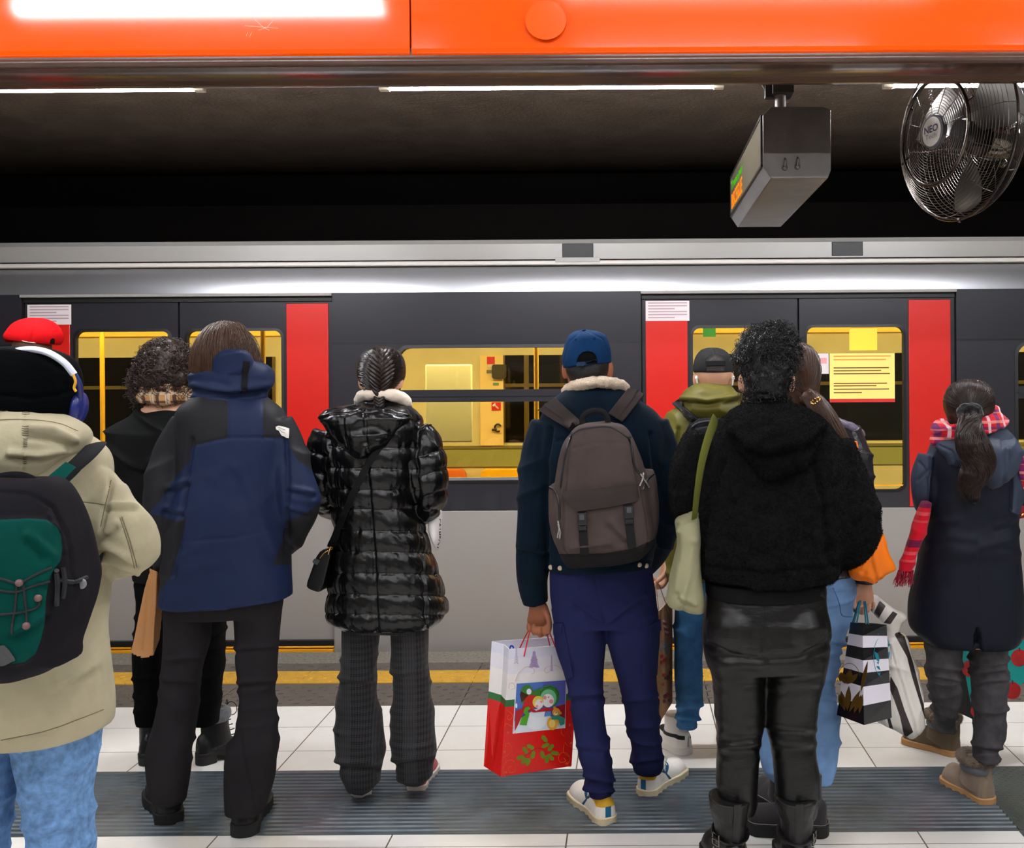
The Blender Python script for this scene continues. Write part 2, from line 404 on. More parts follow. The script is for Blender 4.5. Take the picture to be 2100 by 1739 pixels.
p2 = opanel(xj+.003, 2.4, -.03, 'glossy orange fascia panel right of the vertical joint, with a small round ghost mark')
white_scr = mat('orange_ghost_mark', (232, 80, 8), .14, spec=.45, coat=.2)
m = M(); a = np.linspace(0, 2*pi, 40)[:-1]; c0 = P(1120, 46, BY-.013)
m.prism([(.062*cos(t), .058*sin(t)) for t in a], lambda u, v, q: c0+np.array([u, -.0165-.0015*q+(v-.0)*-.03*1.0, v]), 1)
put('ghost_mark', m, white_scr, p2, label='pale round ghost of a removed sticker')

scr_m = mat('scratch_pale', (255, 190, 160), .5)
for pts in ([(502, 53), (532, 55), (570, 58)], [(522, 40), (540, 56), (552, 62)], [(560, 42), (548, 56), (530, 62)], [(508, 66), (505, 74)], [(516, 66), (512, 76)]):
    q = M(); q.tube([P(x, y, BY-.0122) for x, y in pts], .0007, 5); put('scratch', q, scr_m, p1)
# fluorescent lamps
tube_m = glow('lamp_tube', (246, 248, 255), LAMP); housing = mat('lamp_housing', (190, 188, 182), .5); capm = mat('lamp_cap', (225, 215, 195), .4)
tube_back = glow('lamp_tube_rear', (247, 248, 253), LAMP*2.6)
def lamp(x0, x1, y, z, label, group=None, tm_=tube_m, edge=False, rad=.013):
    t = thing('fluorescent_lamp', label, 'lamp', ((x0+x1)/2, y, z), group)
    m = M(); m.tube([(x0+.03, y, z), (x1-.03, y, z)], rad, 14); put('tube', m, tm_, t)
    for x in (x0, x1):
        m = M(); m.bx(x-.012, x+.03 if x == x0 else x+.012, y-.016, y+.016, z-.015, z+.05) if x == x0 else m.bx(x-.03, x+.012, y-.016, y+.016, z-.015, z+.05)
        put('lampholder', m, capm, t, bevel=.003)
    m = M(); m.bx(x0-.02, x1+.02, *((y-.075, y-.035, z-.005, z+.05) if edge else (y-.03, y+.03, z+.048, z+.11))); put('housing', m, housing, t, bevel=.004)
    m = M(); xm = (x0+x1)/2
    for x in (x0+.25, x1-.25):
        m = M(); m.tube([(x, y-(.055 if edge else 0), z+(.04 if edge else .1)), (x, y-(.055 if edge else 0), 3.145 if y > 3.2 else 3.405)], .006, 8); put('hanger', m, housing, t)
k = 4.1/F
lamp((-250-PX)*k, (418-PX)*k, 4.1, 2.7575, 'lit fluorescent tube lamp above the rail at the left edge', 'platform edge lamps', tube_back, True)
lamp((788-PX)*k, (1482-PX)*k, 4.1, 2.756, 'lit fluorescent tube lamp behind the middle of the brown rail', 'platform edge lamps', tube_back, True)
lamp((1820-PX)*k, (2500-PX)*k, 4.1, 2.754, 'lit fluorescent tube lamp behind the round fan', 'platform edge lamps', tube_back, True)
tube_soft = glow('lamp_tube_soft', (246, 248, 255), LAMP*.36)
for i, x in enumerate((-4.9, -2.6, -.3, 2.0, 4.3)):
    lamp(x, x+1.6, 1.9, 3.15, 'lit fluorescent tube lamp over the platform in front of the orange panels', 'lamps over the platform', tube_soft, False, .038)
tube_dim = glow('lamp_tube_dim', (246, 248, 255), LAMP*.72)
for y in (.6, -1.6):
    for x in (-4.9, -2.6, -.3, 2.0, 4.3):
        lamp(x, x+1.6, y, 3.16, 'lit fluorescent tube lamp over the platform behind the waiting people', 'lamps further back over the platform', tube_dim)
# ================================================================ the train
YT = 5.97; KT = YT/F
def tx(px): return (px-PX)*KT
def tz(py): return H-(py-PY)*KT
train = thing('subway_train', 'grey and red subway train standing behind the waiting people', 'train', (0, YT, -.9))
dark = mat('train_dark', (40, 39, 44), .28, spec=.5, coat=.25); greyp = mat('train_grey', (160, 154, 148), .38, metal=.25, bump=[((1.5, 1.5, 1.5), .05, .01)])
redp = mat('train_red', (205, 30, 20), .3, coat=.3); blackr = mat('train_black', (16, 15, 15), .5); yel = mat('train_yellow', (236, 164, 22), .45)
silver = mat('train_silver', (178, 180, 184), .34, metal=.85); cream_p = mat('train_cream', (150, 147, 142), .35); gasket = mat('rubber_seal', (18, 18, 20), .5)
XA, XB = -6.8, 5.6
def rrect(x0, x1, z0, z1, r, n=6):
    pts = []
    for cx, cz, a0 in ((x1-r, z1-r, 0), (x0+r, z1-r, pi/2), (x0+r, z0+r, pi), (x1-r, z0+r, 3*pi/2)):
        for i in range(n+1): a = a0+pi/2*i/n; pts.append((cx+r*cos(a), cz+r*sin(a)))
    return pts
def plate(m, x0, x1, z0, z1, holes, y, t):
    "flat plate with rounded holes [(x0,x1,z0,z1,r)], built as strips round each hole"
    if not holes: return m.bx(x0, x1, y, y+t, z0, z1)
    xs = x0
    for (a, b, c, d, r) in sorted(holes):
        if a > xs: m.bx(xs, a, y, y+t, z0, z1)
        m.bx(a, b, y, y+t, z0, c); m.bx(a, b, y, y+t, d, z1)
        for cx, cz, sx, sz in ((a, c, 1, 1), (b, c, -1, 1), (b, d, -1, -1), (a, d, 1, -1)):
            pts = [(cx, cz)]+[(cx+sx*r*(1-cos(q)), cz+sz*r*(1-sin(q))) for q in np.linspace(0, pi/2, 7)]
            m.prism(pts, lambda u, v, w_: np.array([u, y+w_, v]), t)
        xs = b
    if x1 > xs: m.bx(xs, x1, y, y+t, z0, z1)
ZB, ZT, ZL = tz(1045), tz(597), tz(1335)
doors = [(44, 682), (1315, 1962)]
secs = [(XA, tx(44)), (tx(682), tx(1315)), (tx(1962), XB)]
wins = [[(tx(-560), tx(-60), tz(985), tz(709), .07)], [(tx(815), tx(1192), tz(985), tz(709), .07)], [(tx(2085), tx(2460), tz(985), tz(709), .07)]]
glz = glass('train_glass', (222, 222, 205), .9)
for (a, b), hs in zip(secs, wins):
    m = M(); plate(m, a, b, ZB, ZT, hs, YT, .06); put('side_panel', m, dark, train, smooth_=False)
    m = M(); m.bx(a, b, YT-.004, YT+.06, ZL, ZB); put('lower_panel', m, greyp, train, smooth_=False, bevel=.004)
    m = M(); m.bx(a, b, YT-.002, YT-.0005, tz(703), tz(699)); put('trim_line', m, blackr, train); m = M(); m.bx(a, b, YT-.003, YT+.01, tz(1047), tz(1043)); put('waist_line', m, blackr, train)
    for (x0, x1, z0, z1, r) in hs:
        wf = M(); o_ = rrect(x0-.012, x1+.012, z0-.012, z1+.012, r+.01); i_ = rrect(x0+.006, x1-.006, z0+.006, z1-.006, r)
        wf.loft([[(u, YT-.004, v) for u, v in o_], [(u, YT-.008, v) for u, v in i_], [(u, YT+.06, v) for u, v in i_]], cap=False)
        fr = put('window', wf, gasket, train)
        g = M(); g.bx(x0, x1, YT+.02, YT+.026, z0, z1); put('pane', g, glz, fr)
        g = M(); g.bx(x0, x1, YT-.006, YT+.05, tz(822), tz(797)); g.bx(x0, x1, YT-.012, YT-.005, tz(811), tz(808)); put('transom', g, dark, fr)
        g = M(); g.bx(x0+.01, x1-.01, YT-.004, YT+.05, tz(988), tz(978)); put('sill', g, silver, fr)
# cantrail, gutter and roof edge, along the whole train
def along(name, prof, mt, x0=XA, x1=XB, **k):
    m = M(); m.loft([[(x, y, z) for y, z in prof] for x in (x0, x1)]); return put(name, m, mt, train, **k)
zc0, zc1 = tz(597), tz(541)
prof = []
for i in range(9):
    t = i/8; ang = R(5+24*t**1.2); prof.append((0, 0) if i == 0 else (prof[-1][0]+sin(ang)*(zc1-zc0)/8, prof[-1][1]+cos(ang)*(zc1-zc0)/8))
prof = [(YT-.006+y, zc0+z) for y, z in prof]+[(YT+.2, zc1), (YT+.2, zc0)]
along('cantrail', prof, silver, angle=35)
y1 = YT+.035
along('gutter', [(y1-.03, tz(541.5)), (y1-.034, tz(540)), (y1-.034, tz(535)), (y1-.028, tz(533)), (y1+.2, tz(533)), (y1+.2, tz(541.5))], mat('train_gutter', (206, 200, 192), .35), angle=40)
along('roof_gap', [(y1+.03, tz(534)), (y1+.03, tz(527)), (y1+.2, tz(527)), (y1+.2, tz(534))], blackr)
along('roof_edge', [(y1, tz(529)), (y1+.0, tz(497)), (y1+.004, tz(496)), (y1+.03, tz(487)), (y1+.9, tz(470)), (y1+.9, tz(529))], cream_p, angle=25)
for px in (1186, 1742):
    m = M(); m.bx(tx(px-32), tx(px+32), y1-.004, y1+.02, tz(526), tz(497)); put('roof_vent', m, blackr, train, bevel=.003)
m = M(); m.bx(tx(1140), tx(1232), y1-.038, y1+.01, tz(537), tz(527)); put('roof_bracket', m, cream_p, train, bevel=.002)
# doors
stick_w = mat('sticker_white', (226, 214, 214), .5); stick_l = mat('sticker_print', (176, 150, 158), .5)
for di, (a, b) in enumerate(doors):
    c = (a+b)/2; yd = YT+.025
    m = M(); m.bx(tx(a), tx(b), YT-.016, YT+.02, tz(603), tz(597)); put('door_header', m, cream_p, train, bevel=.002)
    m = M(); m.bx(tx(a+2), tx(b-2), YT+.012, YT+.05, tz(613), tz(602)); put('door_rail', m, blackr, train)
    for s in (0, 1):
        x0, x1 = (a, c) if s == 0 else (c, b)
        wn = (x0+105, x1-16) if s == 0 else (x0+16, x1-105)
        m = M(); hs = [(tx(wn[0]), tx(wn[1]), tz(1010), tz(671), .05)]
        plate(m, tx(x0+3), tx(x1-1.2), tz(1045), tz(612), hs, yd, .035)
        d = put('door', m, dark, train, smooth_=False, label='left door leaf' if s == 0 else 'right door leaf')
        m = M(); m.bx(tx(x0+3), tx(x1-1.2), yd-.004, yd+.035, tz(1309), tz(1045)); put('door_lower_panel', m, greyp, d, smooth_=False)
        m = M(); (m.bx(tx(x0+10), tx(x0+96), yd-.008, yd+.002, tz(1043), tz(618)) if s == 0 else m.bx(tx(x1-96), tx(x1-10), yd-.008, yd+.002, tz(1043), tz(618)))
        put('red_panel', m, redp, d, bevel=.002, label='red upright door panel')
        m = M(); m.bx(tx(wn[0]), tx(wn[1]), yd+.012, yd+.018, tz(1010), tz(671)); put('pane', m, glz, d)
        m = M(); o_ = rrect(tx(wn[0])-.01, tx(wn[1])+.01, tz(1010)-.01, tz(671)+.01, .055); i_ = rrect(tx(wn[0])+.006, tx(wn[1])-.006, tz(1010)+.006, tz(671)-.006, .045)
        m.loft([[(u, yd-.003, v) for u, v in o_], [(u, yd-.006, v) for u, v in i_], [(u, yd+.03, v) for u, v in i_]], cap=False); put('window_seal', m, gasket, d)
        m = M(); m.bx(tx(wn[0]), tx(wn[1]), yd-.001, yd+.012, tz(1001), tz(998)); put('window_bar', m, yel, d)
        if s == 0:
            m = M(); m.bx(tx(x0+10), tx(x0+100), yd-.011, yd-.008, tz(658), tz(617)); stn = put('sticker', m, stick_w, d, label='white notice sticker')
            for q in range(6):
                m = M(); m.bx(tx(x0+15), tx(x0+(95 if q % 3 else 70)), yd-.0118, yd-.0108, tz(652.5-q*6), tz(650-q*6))
                put('print_line', m, stick_l, d)
    m = M(); m.bx(tx(a), tx(b), YT-.012, YT+.06, tz(1319), tz(1309)); put('door_sill', m, blackr, train)
    m = M(); m.bx(tx(a), tx(b), YT-.015, YT+.1, tz(1324), tz(1320)); m.bx(tx(a), tx(b), YT-.022, YT+.1, tz(1334), tz(1326)); put('door_step', m, yel, train, bevel=.003, label='yellow door step')
    m = M(); m.bx(tx(a), tx(b), YT+.0, YT+.2, tz(1520), tz(1335)); put('under_step', m, blackr, train)
for a, b in doors:
    for px in (a+2, (a+b)/2, b-2):
        m = M(); m.bx(tx(px-9), tx(px+9), YT+.061, YT+.075, tz(1309), tz(603)); put('door_light_block', m, blackr, train)  # black backing added behind the door gaps to block the carriage light
# notices on the right leaf of the right door
yd = YT+.025
post = mat('notice_yellow', (246, 214, 120), .45, emit=((255, 200, 80), .12)); post2 = mat('notice_amber', (255, 196, 50), .45, emit=((255, 180, 40), .25))  # slight glow put into the paper notices, which are no lamps
red_t = mat('notice_red', (210, 40, 40), .5); ink = mat('notice_ink', (120, 84, 34), .6); org = mat('notice_orange', (244, 150, 60), .5)
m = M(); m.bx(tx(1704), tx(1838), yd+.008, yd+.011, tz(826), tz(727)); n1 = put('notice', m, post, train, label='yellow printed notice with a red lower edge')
m = M(); m.bx(tx(1704), tx(1838), yd+.0068, yd+.0079, tz(828), tz(821)); put('notice_border', m, red_t, n1)
for i, (y, x0, x1, mt) in enumerate([(733, 1712, 1830, org), (740, 1712, 1820, org), (757, 1712, 1826, ink), (763, 1712, 1810, ink), (769, 1712, 1828, ink), (789, 1712, 1822, ink), (794, 1712, 1800, ink), (801, 1712, 1826, ink), (808, 1712, 1770, ink)]):
    m = M(); m.bx(tx(x0), tx(x1), yd+.0068, yd+.0079, tz(y+1.2), tz(y-1.2)); put('print_line', m, mt, n1)
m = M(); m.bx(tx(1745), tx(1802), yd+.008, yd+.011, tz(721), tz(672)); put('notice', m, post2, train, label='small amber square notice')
m = M(); m.bx(tx(1658), tx(1702), yd+.008, yd+.011, tz(769), tz(727)); n2 = put('notice', m, stick_w, train, label='white notice with a pink heading')
m = M(); m.bx(tx(1662), tx(1698), yd+.0068, yd+.0079, tz(748), tz(736)); put('print_line', m, mat('notice_pink', (230, 160, 160), .5), n2)
# inside the carriage
YF = 8.35; KF = YF/F
def fx(px): return (px-PX)*KF
def fz(py): return H-(py-PY)*KF
inw = mat('carriage_wall', (214, 200, 156), .45, var=.05); ing = mat('carriage_green', (150, 150, 92), .45); inf = mat('carriage_floor', (70, 66, 58), .6); inb = mat('carriage_window', (14, 12, 9), .06, spec=.8)
m = M(); m.bx(XA, XB, YF, YF+.05, 0, 2.3); put('inner_wall', m, inw, train, smooth_=False)
m = M(); m.bx(XA, XB, YT+.1, YF, -.05, 0); put('carriage_floor', m, inf, train)
m = M(); m.bx(XA, XB, YT+.08, YF+.05, 2.26, 2.32); m.bx(XA, XB, YT+.065, YT+.08, ZT-.02, 2.3); put('carriage_ceiling', m, inw, train)
m = M(); m.bx(XA, XB, YF-.012, YF, fz(955), fz(916)); put('dado', m, ing, train)
m = M(); m.bx(XA, XB, YF-.02, YF, fz(918), fz(912)); put('dado_rail', m, mat('dado_rail', (120, 112, 66), .4), train)
for x0, x1 in ((-2600, -1900), (-700, -250), (-60, 40), (150, 318), (330, 560), (700, 800), (1036, 1075), (1085, 1165), (1180, 1240), (1480, 1600), (1650, 1900), (2080, 2400)):
    top, bot = (727, 905)
    m = M(); m.bx(fx(x0), fx(x1), YF-.008, YF-.001, fz(bot), fz(top)); f_ = put('far_window', m, inb, train)
    m = M(); m.bx(fx(x0), fx(x1), YF-.02, YF-.007, fz(792), fz(785)); m.bx(fx(x0)-.02, fx(x0), YF-.02, YF, fz(bot), fz(top)); m.bx(fx(x1), fx(x1)+.02, YF-.02, YF, fz(bot), fz(top)); put('far_window_frame', m, mat('bronze_frame', (110, 92, 48), .35, metal=.4), f_)
# light strip and ads along the top of the far wall
lampm = glow('carriage_lamp', (255, 232, 172), TRAIN_LAMP)
for x0, x1 in ((XA+.2, -4.4), (-4.2, -2.0), (-1.8, .5), (.7, 2.9), (3.1, XB-.2)):
    m = M(); m.bx(x0, x1, 6.95, 7.15, 2.235, 2.258); put('carriage_lamp', m, lampm, train)
m = M(); m.bx(XA, XB, YF-.05, YF-.002, fz(684), fz(668)); put('ad_rail', m, mat('ad_rail', (244, 190, 66), .4, emit=((255, 190, 60), .5)), train)  # rail given its own glow for the bright strip along the wall top
# bench backs, poles, partition and cab door seen through the middle window
seat_y = mat('seat_yellow', (246, 186, 26), .45); seat_o = mat('seat_orange', (226, 116, 40), .5)
def bench(px0, px1, mt, label):
    m = M(); n = max(1, int((px1-px0)/110)); wd = (fx(px1)-fx(px0))/n
    b = None
    for i in range(n):
        x0 = fx(px0)+i*wd+.01; x1 = x0+wd-.02
        q = M(); q.loft([[(x, YF-.1-.04*(1-t)*0, z) for x, z in rrect(x0, x1, .42, fz(958), .05)] if t == 0 else [(x, YF-.03, z) for x, z in rrect(x0, x1, .42, fz(958), .05)] for t in (0, 1)])
        q.bx(x0, x1, YF-.52, YF-.08, .40, .45)
        put('seat', q, mt, train, bevel=.008, label=label)
bench(985, 1250, seat_y, 'yellow seat'); bench(700, 960, seat_o, 'orange seat'); bench(-300, 120, seat_y, 'yellow seat'); bench(2050, 2300, seat_y, 'yellow seat')
white_p = mat('partition_white', (244, 238, 206), .4)
YP = 7.2; KP = YP/F
m = M(); m.bx((872-PX)*KP, (968-PX)*KP, YP, YP+.03, H-(905-PY)*KP, H-(745-PY)*KP); put('partition', m, white_p, train, bevel=.01, label='pale draught screen beside the door')
m = M(); m.bx(fx(985), fx(1033), YF-.03, YF-.002, fz(912), fz(727)); cd = put('cab_door', m, mat('cab_door', (236, 204, 138), .45), train, bevel=.004)
for nm, x0, x1, y0, y1_, mt, lb in (('sticker', 1000, 1016, 730, 745, red_t, 'red sticker'), ('sticker', 1002, 1014, 746, 751, stick_w, None), ('sticker', 999, 1011, 757, 764, mat('sticker_grey', (120, 116, 96), .5), 'grey sticker'), ('sticker', 1012, 1024, 783, 789, mat('sticker_green', (110, 140, 90), .5), 'green sticker'), ('hammer_sign', 1009, 1028, 823, 840, red_t, 'red hammer sign')):
    m = M(); m.bx(fx(x0), fx(x1), YF-.034, YF-.03, fz(y1_), fz(y0)); o_ = put(nm, m, mt, cd, label=lb)
m = M(); m.tube([(fx(1014), YF-.036, fz(828)), (fx(1023), YF-.036, fz(836))], .006, 6); m.tube([(fx(1012), YF-.036, fz(831)), (fx(1017), YF-.036, fz(826))], .008, 6); put('hammer_mark', m, stick_w, cd)
m = M(); m.prism(rrect(fx(1011), fx(1040), fz(775), fz(746), .02), lambda u, v, q: np.array([u, YF-.07+q, v]), .05); put('intercom_box', m, mat('dark_box', (60, 52, 24), .4), train)
m = M(); a = np.linspace(.4, 2*pi-.9, 14); m.tube([(fx(1022)+.026*cos(t), YF-.05, fz(875)+.03*sin(t)) for t in a], .007, 8); m.tube([(fx(1020), YF-.05, fz(878)), (fx(1010), YF-.05, fz(879))], .01, 8); put('door_handle', m, mat('handle_dark', (40, 34, 24), .3, metal=.6), cd)
pole = mat('pole_yellow', (226, 172, 50), .3, coat=.3)
for px, y in ((1100, 7.0), (1585, 6.6), (1635, 7.6), (540, 6.7), (210, 7.4), (350, 6.7)):
    m = M(); x = (px-PX)*y/F; m.tube([(x, y, 0), (x, y, 2.25)], .017, 10); put('pole', m, pole, train)
m = M(); m.tube([(XA+.3, 6.6, 1.93), (XB-.3, 6.6, 1.93)], .016, 8); put('grab_rail', m, pole, train)
m = M(); m.bx(fx(1437), fx(1462), YF-.3, YF-.28, fz(695), fz(672)); put('exit_sign', m, mat('exit_green', (40, 130, 60), .4, emit=((50, 150, 70), .3)), train, label='green pictogram sign')
# underframe and far roof
m = M(); m.bx(XA, XB, YT+.05, YF, -1.0, -.06); put('underframe', m, blackr, train)
# ================================================================ people: helpers
def ring(row, Y, n=36, p=2.4, sh=1.0):
    "row = (py or (py_left, py_right), x_left, x_right, half thickness in metres[, depth offset])"
    py, xl, xr, t = row[:4]; yo = row[4] if len(row) > 4 else 0.0
    pl, pr = py if isinstance(py, tuple) else (py, py)
    A = P(xl, pl, Y+yo); B = P(xr, pr, Y+yo); C = (A+B)/2; hx = (B-A)/2
    a = np.linspace(0, 2*pi, n, endpoint=False)
    ca = np.sign(np.cos(a))*np.abs(np.cos(a))**(2/p); sa = np.sign(np.sin(a))*np.abs(np.sin(a))**(2/p)
    return C+sh*(np.outer(ca, hx)+np.outer(sa, [0, t, 0]))
def rows(m, rs, Y, sh=1.0, p=2.4, n=36, k=3):
    "loft through image-measured rows; k in-between rings by catmull"
    rs = [tuple(r)+((0.0,) if len(r) == 4 else ()) for r in rs]
    flat = [[(r[0][0] if isinstance(r[0], tuple) else r[0]), (r[0][1] if isinstance(r[0], tuple) else r[0]), *r[1:]] for r in rs]
    q = catmull(flat, k) if k > 1 else np.array(flat, float)
    return m.loft([ring(((a[0], a[1]), a[2], a[3], a[4], a[5]), Y, n, p, sh) for a in q])
def limb(m, pts, Y, sh=1.0, n=14, k=4, flat=1.0):
    "pts = (px, py, depth offset, radius in px)"
    W = [P(a[0], a[1], Y+a[2]) for a in pts]; r = [a[3]*(Y+a[2])/F*sh for a in pts]
    return m.tube(W, r, n, k=k, flat=flat)
def hem(rs, Y):
    "lower the eye: move the last row up so that its near edge, not its middle, lies on the measured line"
    r = list(rs[-1]); yo = r[4] if len(r) > 4 else 0.0; k = (Y+yo-r[3])/(Y+yo); f = lambda y: PY+(y-PY)*k
    r[0] = tuple(f(y) for y in r[0]) if isinstance(r[0], tuple) else f(r[0]); out = [q for q in rs[:-1] if (q[0][0] if isinstance(q[0], tuple) else q[0]) < (r[0][0] if isinstance(r[0], tuple) else r[0])-3]
    return out+[tuple(r)]
# --- surface operations, each returns a displacement along the normal
def back(no, a=-.15, b=.35): return smooth(a, b, -no[:, 1])
def crease(poly, wd, depth, both=False):
    def f(co, no, px):
        d = pdist(px, poly); h = -1.2*depth*np.exp(-(d/wd)**2); return h if both else h*back(no)
    return f
def fold(poly, wd, depth):
    "a soft ridge with a hollow under it"
    def f(co, no, px):
        d = pdist(px, poly); d2 = pdist(px, np.array(poly)+np.array([0, wd*1.5])); return 1.5*(depth*np.exp(-(d/wd)**2)-depth*.8*np.exp(-(d2/wd)**2))*back(no)
    return f
def wave(sc, amp, rotv=None, seed=0, oct_=2):
    def f(co, no, px):
        q = co if rotv is None else co@np.array(rotv).T
        h = 0; s = np.array(sc, float); a = amp
        for o in range(oct_): h = h+a*vnoise(q*s+seed*7.3+o*3.1); s = s*2.1; a *= .45
        return h
    return f
def drape(amp, sx, sz, ang=0.0, seed=0, box=None):
    "sharp-crested cloth folds running along a direction tilted by ang from the horizontal"
    def f(co, no, px):
        c, s = cos(ang), sin(ang); u = co[:, 0]*c+co[:, 2]*s; v = -co[:, 0]*s+co[:, 2]*c
        h = 1-np.abs(vnoise(np.stack([u*sx, co[:, 1]*sx*.6, v*sz], 1)+seed*5.7)*1.6); h = 1.6*amp*(np.clip(h, 0, 1)**2-.35)
        if box:
            x0, x1, y0, y1 = box; w_ = smooth(x0-25, x0+25, px[:, 0])*smooth(x1+25, x1-25, px[:, 0])*smooth(y0-25, y0+25, px[:, 1])*smooth(y1+25, y1-25, px[:, 1]); h = h*w_
        return h
    return f
def deform(me, ops):
    co, no = getco(me); px = pix(co); d = 0
    for o in ops: d = d+o(co, no, px)
    setco(me, co+no*d[:, None] if not np.isscalar(d) else co)
def smooth_mesh(me, it=1, fac=.5):
    co, _ = getco(me); e = np.empty(len(me.edges)*2, np.int64); me.edges.foreach_get('vertices', e); e = e.reshape(-1, 2)
    for _ in range(it):
        s = np.zeros_like(co); c = np.zeros(len(co))
        np.add.at(s, e[:, 0], co[e[:, 1]]); np.add.at(s, e[:, 1], co[e[:, 0]]); np.add.at(c, e[:, 0], 1); np.add.at(c, e[:, 1], 1)
        co = co+(s/np.maximum(c, 1)[:, None]-co)*fac
    setco(me, co)
def garment(name, m, parent, mt, voxel=.007, it=5, ops=(), masks=(), lmasks=(), label=None, extra=None, sm=0):
    me = remesh(m, voxel, it)
    if ops: deform(me, ops)
    if sm: smooth_mesh(me, sm)
    if masks or lmasks:
        co, no = getco(me); px = pix(co)
        for an, polys in masks:
            if not isinstance(polys[0][0], (list, tuple)): polys = [polys]
            v = np.max([sdf(px, p_) for p_ in polys], axis=0)*co[:, 1].mean()/F; attr(me, an, v)
        for an, fn in lmasks: attr(me, an, fn(co))
    if extra is not None:
        ev, ef = extra(me); co, _ = getco(me); fs = [tuple(p_.vertices) for p_ in me.polygons]; n0 = len(co)
        q = bpy.data.meshes.new('mesh'); q.from_pydata(np.vstack([co, ev]).tolist(), [], fs+[tuple(i+n0 for i in f) for f in ef]); bpy.data.meshes.remove(me); me = q
    return finish(name, me, mt, parent, label=label, angle=None)
def tufts(P0, N0, length, r, curl=.5, seg=3, seed=1, down=.2):
    "little bent three-sided hairs, all at once"
    g = np.random.default_rng(seed); n = len(P0); L = length*g.uniform(.6, 1.3, n)
    side = np.cross(N0, g.normal(size=(n, 3))); side /= np.linalg.norm(side, axis=1)[:, None]+1e-9; oth = np.cross(N0, side)
    V = []; 
    for i in range(seg):
        t = i/(seg-1); ang = t*curl*3
        c = P0+N0*(L*np.sin(ang)/max(curl*3, 1e-3))[:, None]+side*(L*(1-np.cos(ang))/max(curl*3, 1e-3))[:, None]-np.array([0, 0, 1.])*(L*down*t*t)[:, None]
        rr = r*(1-.75*t)
        for j in range(3): a = 2*pi*j/3; V.append(c+rr*(side*cos(a)+oth*sin(a)))
    V = np.stack(V, 1); fs = []
    base = np.arange(n)*seg*3
    F_ = []
    for i in range(seg-1):
        for j in range(3):
            k = (j+1) % 3; F_.append(np.stack([base+i*3+j, base+i*3+k, base+(i+1)*3+k, base+(i+1)*3+j], 1))
    fs = np.concatenate(F_).tolist(); return V.reshape(-1, 3), fs
def sample(me, n, seed=3, where=None):
    me.calc_loop_triangles(); g = np.random.default_rng(seed); tri = np.empty(len(me.loop_triangles)*3, np.int64); me.loop_triangles.foreach_get('vertices', tri); tri = tri.reshape(-1, 3)
    co, no = getco(me); a = co[tri]; ar = np.linalg.norm(np.cross(a[:, 1]-a[:, 0], a[:, 2]-a[:, 0]), axis=1)
    if where is not None: ar = ar*where(a.mean(1), no[tri].mean(1))
    i = g.choice(len(tri), n, p=ar/ar.sum()); u = g.uniform(size=(n, 2)); u = np.where((u.sum(1) > 1)[:, None], 1-u, u)
    p = a[i, 0]+(a[i, 1]-a[i, 0])*u[:, :1]+(a[i, 2]-a[i, 0])*u[:, 1:]; nn = no[tri[i]].mean(1); nn /= np.linalg.norm(nn, axis=1)[:, None]+1e-9
    return p, nn
def fuzz(n, length, r, curl=.6, seed=1, where=None, down=.2): 
    def f(me):
        p, nn = sample(me, n, seed, where); return tufts(p-nn*.001, nn, length, r, curl, 3, seed+1, down)
    return f
def strands(paths, r, sides=3):
    "many thin tubes of equal point count: paths (n, k, 3)"
    paths = np.asarray(paths, float); n, k, _ = paths.shape; T = np.gradient(paths, axis=1); T /= np.linalg.norm(T, axis=2)[..., None]+1e-9
    up = np.array([.31, -.8, .5]); X = np.cross(T, up); X /= np.linalg.norm(X, axis=2)[..., None]+1e-9; Yv = np.cross(T, X)
    taper = np.linspace(1, .45, k)[None, :, None]; rr = np.broadcast_to(np.asarray(r, float).reshape(-1, 1, 1), (n, k, 1))*taper
    V = np.stack([paths+rr*(X*cos(2*pi*j/sides)+Yv*sin(2*pi*j/sides)) for j in range(sides)], 2).reshape(-1, 3)
    base = (np.arange(n)*k*sides)[:, None]; F_ = []
    for i in range(k-1):
        for j in range(sides):
            q = (j+1) % sides; F_.append(np.concatenate([base+i*sides+j, base+i*sides+q, base+(i+1)*sides+q, base+(i+1)*sides+j], 1))
    return V, np.concatenate(F_).tolist()
def both(*fs):
    def f(me):
        V = []; Fa = []; o = 0
        for g in fs:
            v, q = g(me); V.append(v); Fa += [tuple(i+o for i in t) for t in q]; o += len(v)
        return np.vstack(V), Fa
    return f

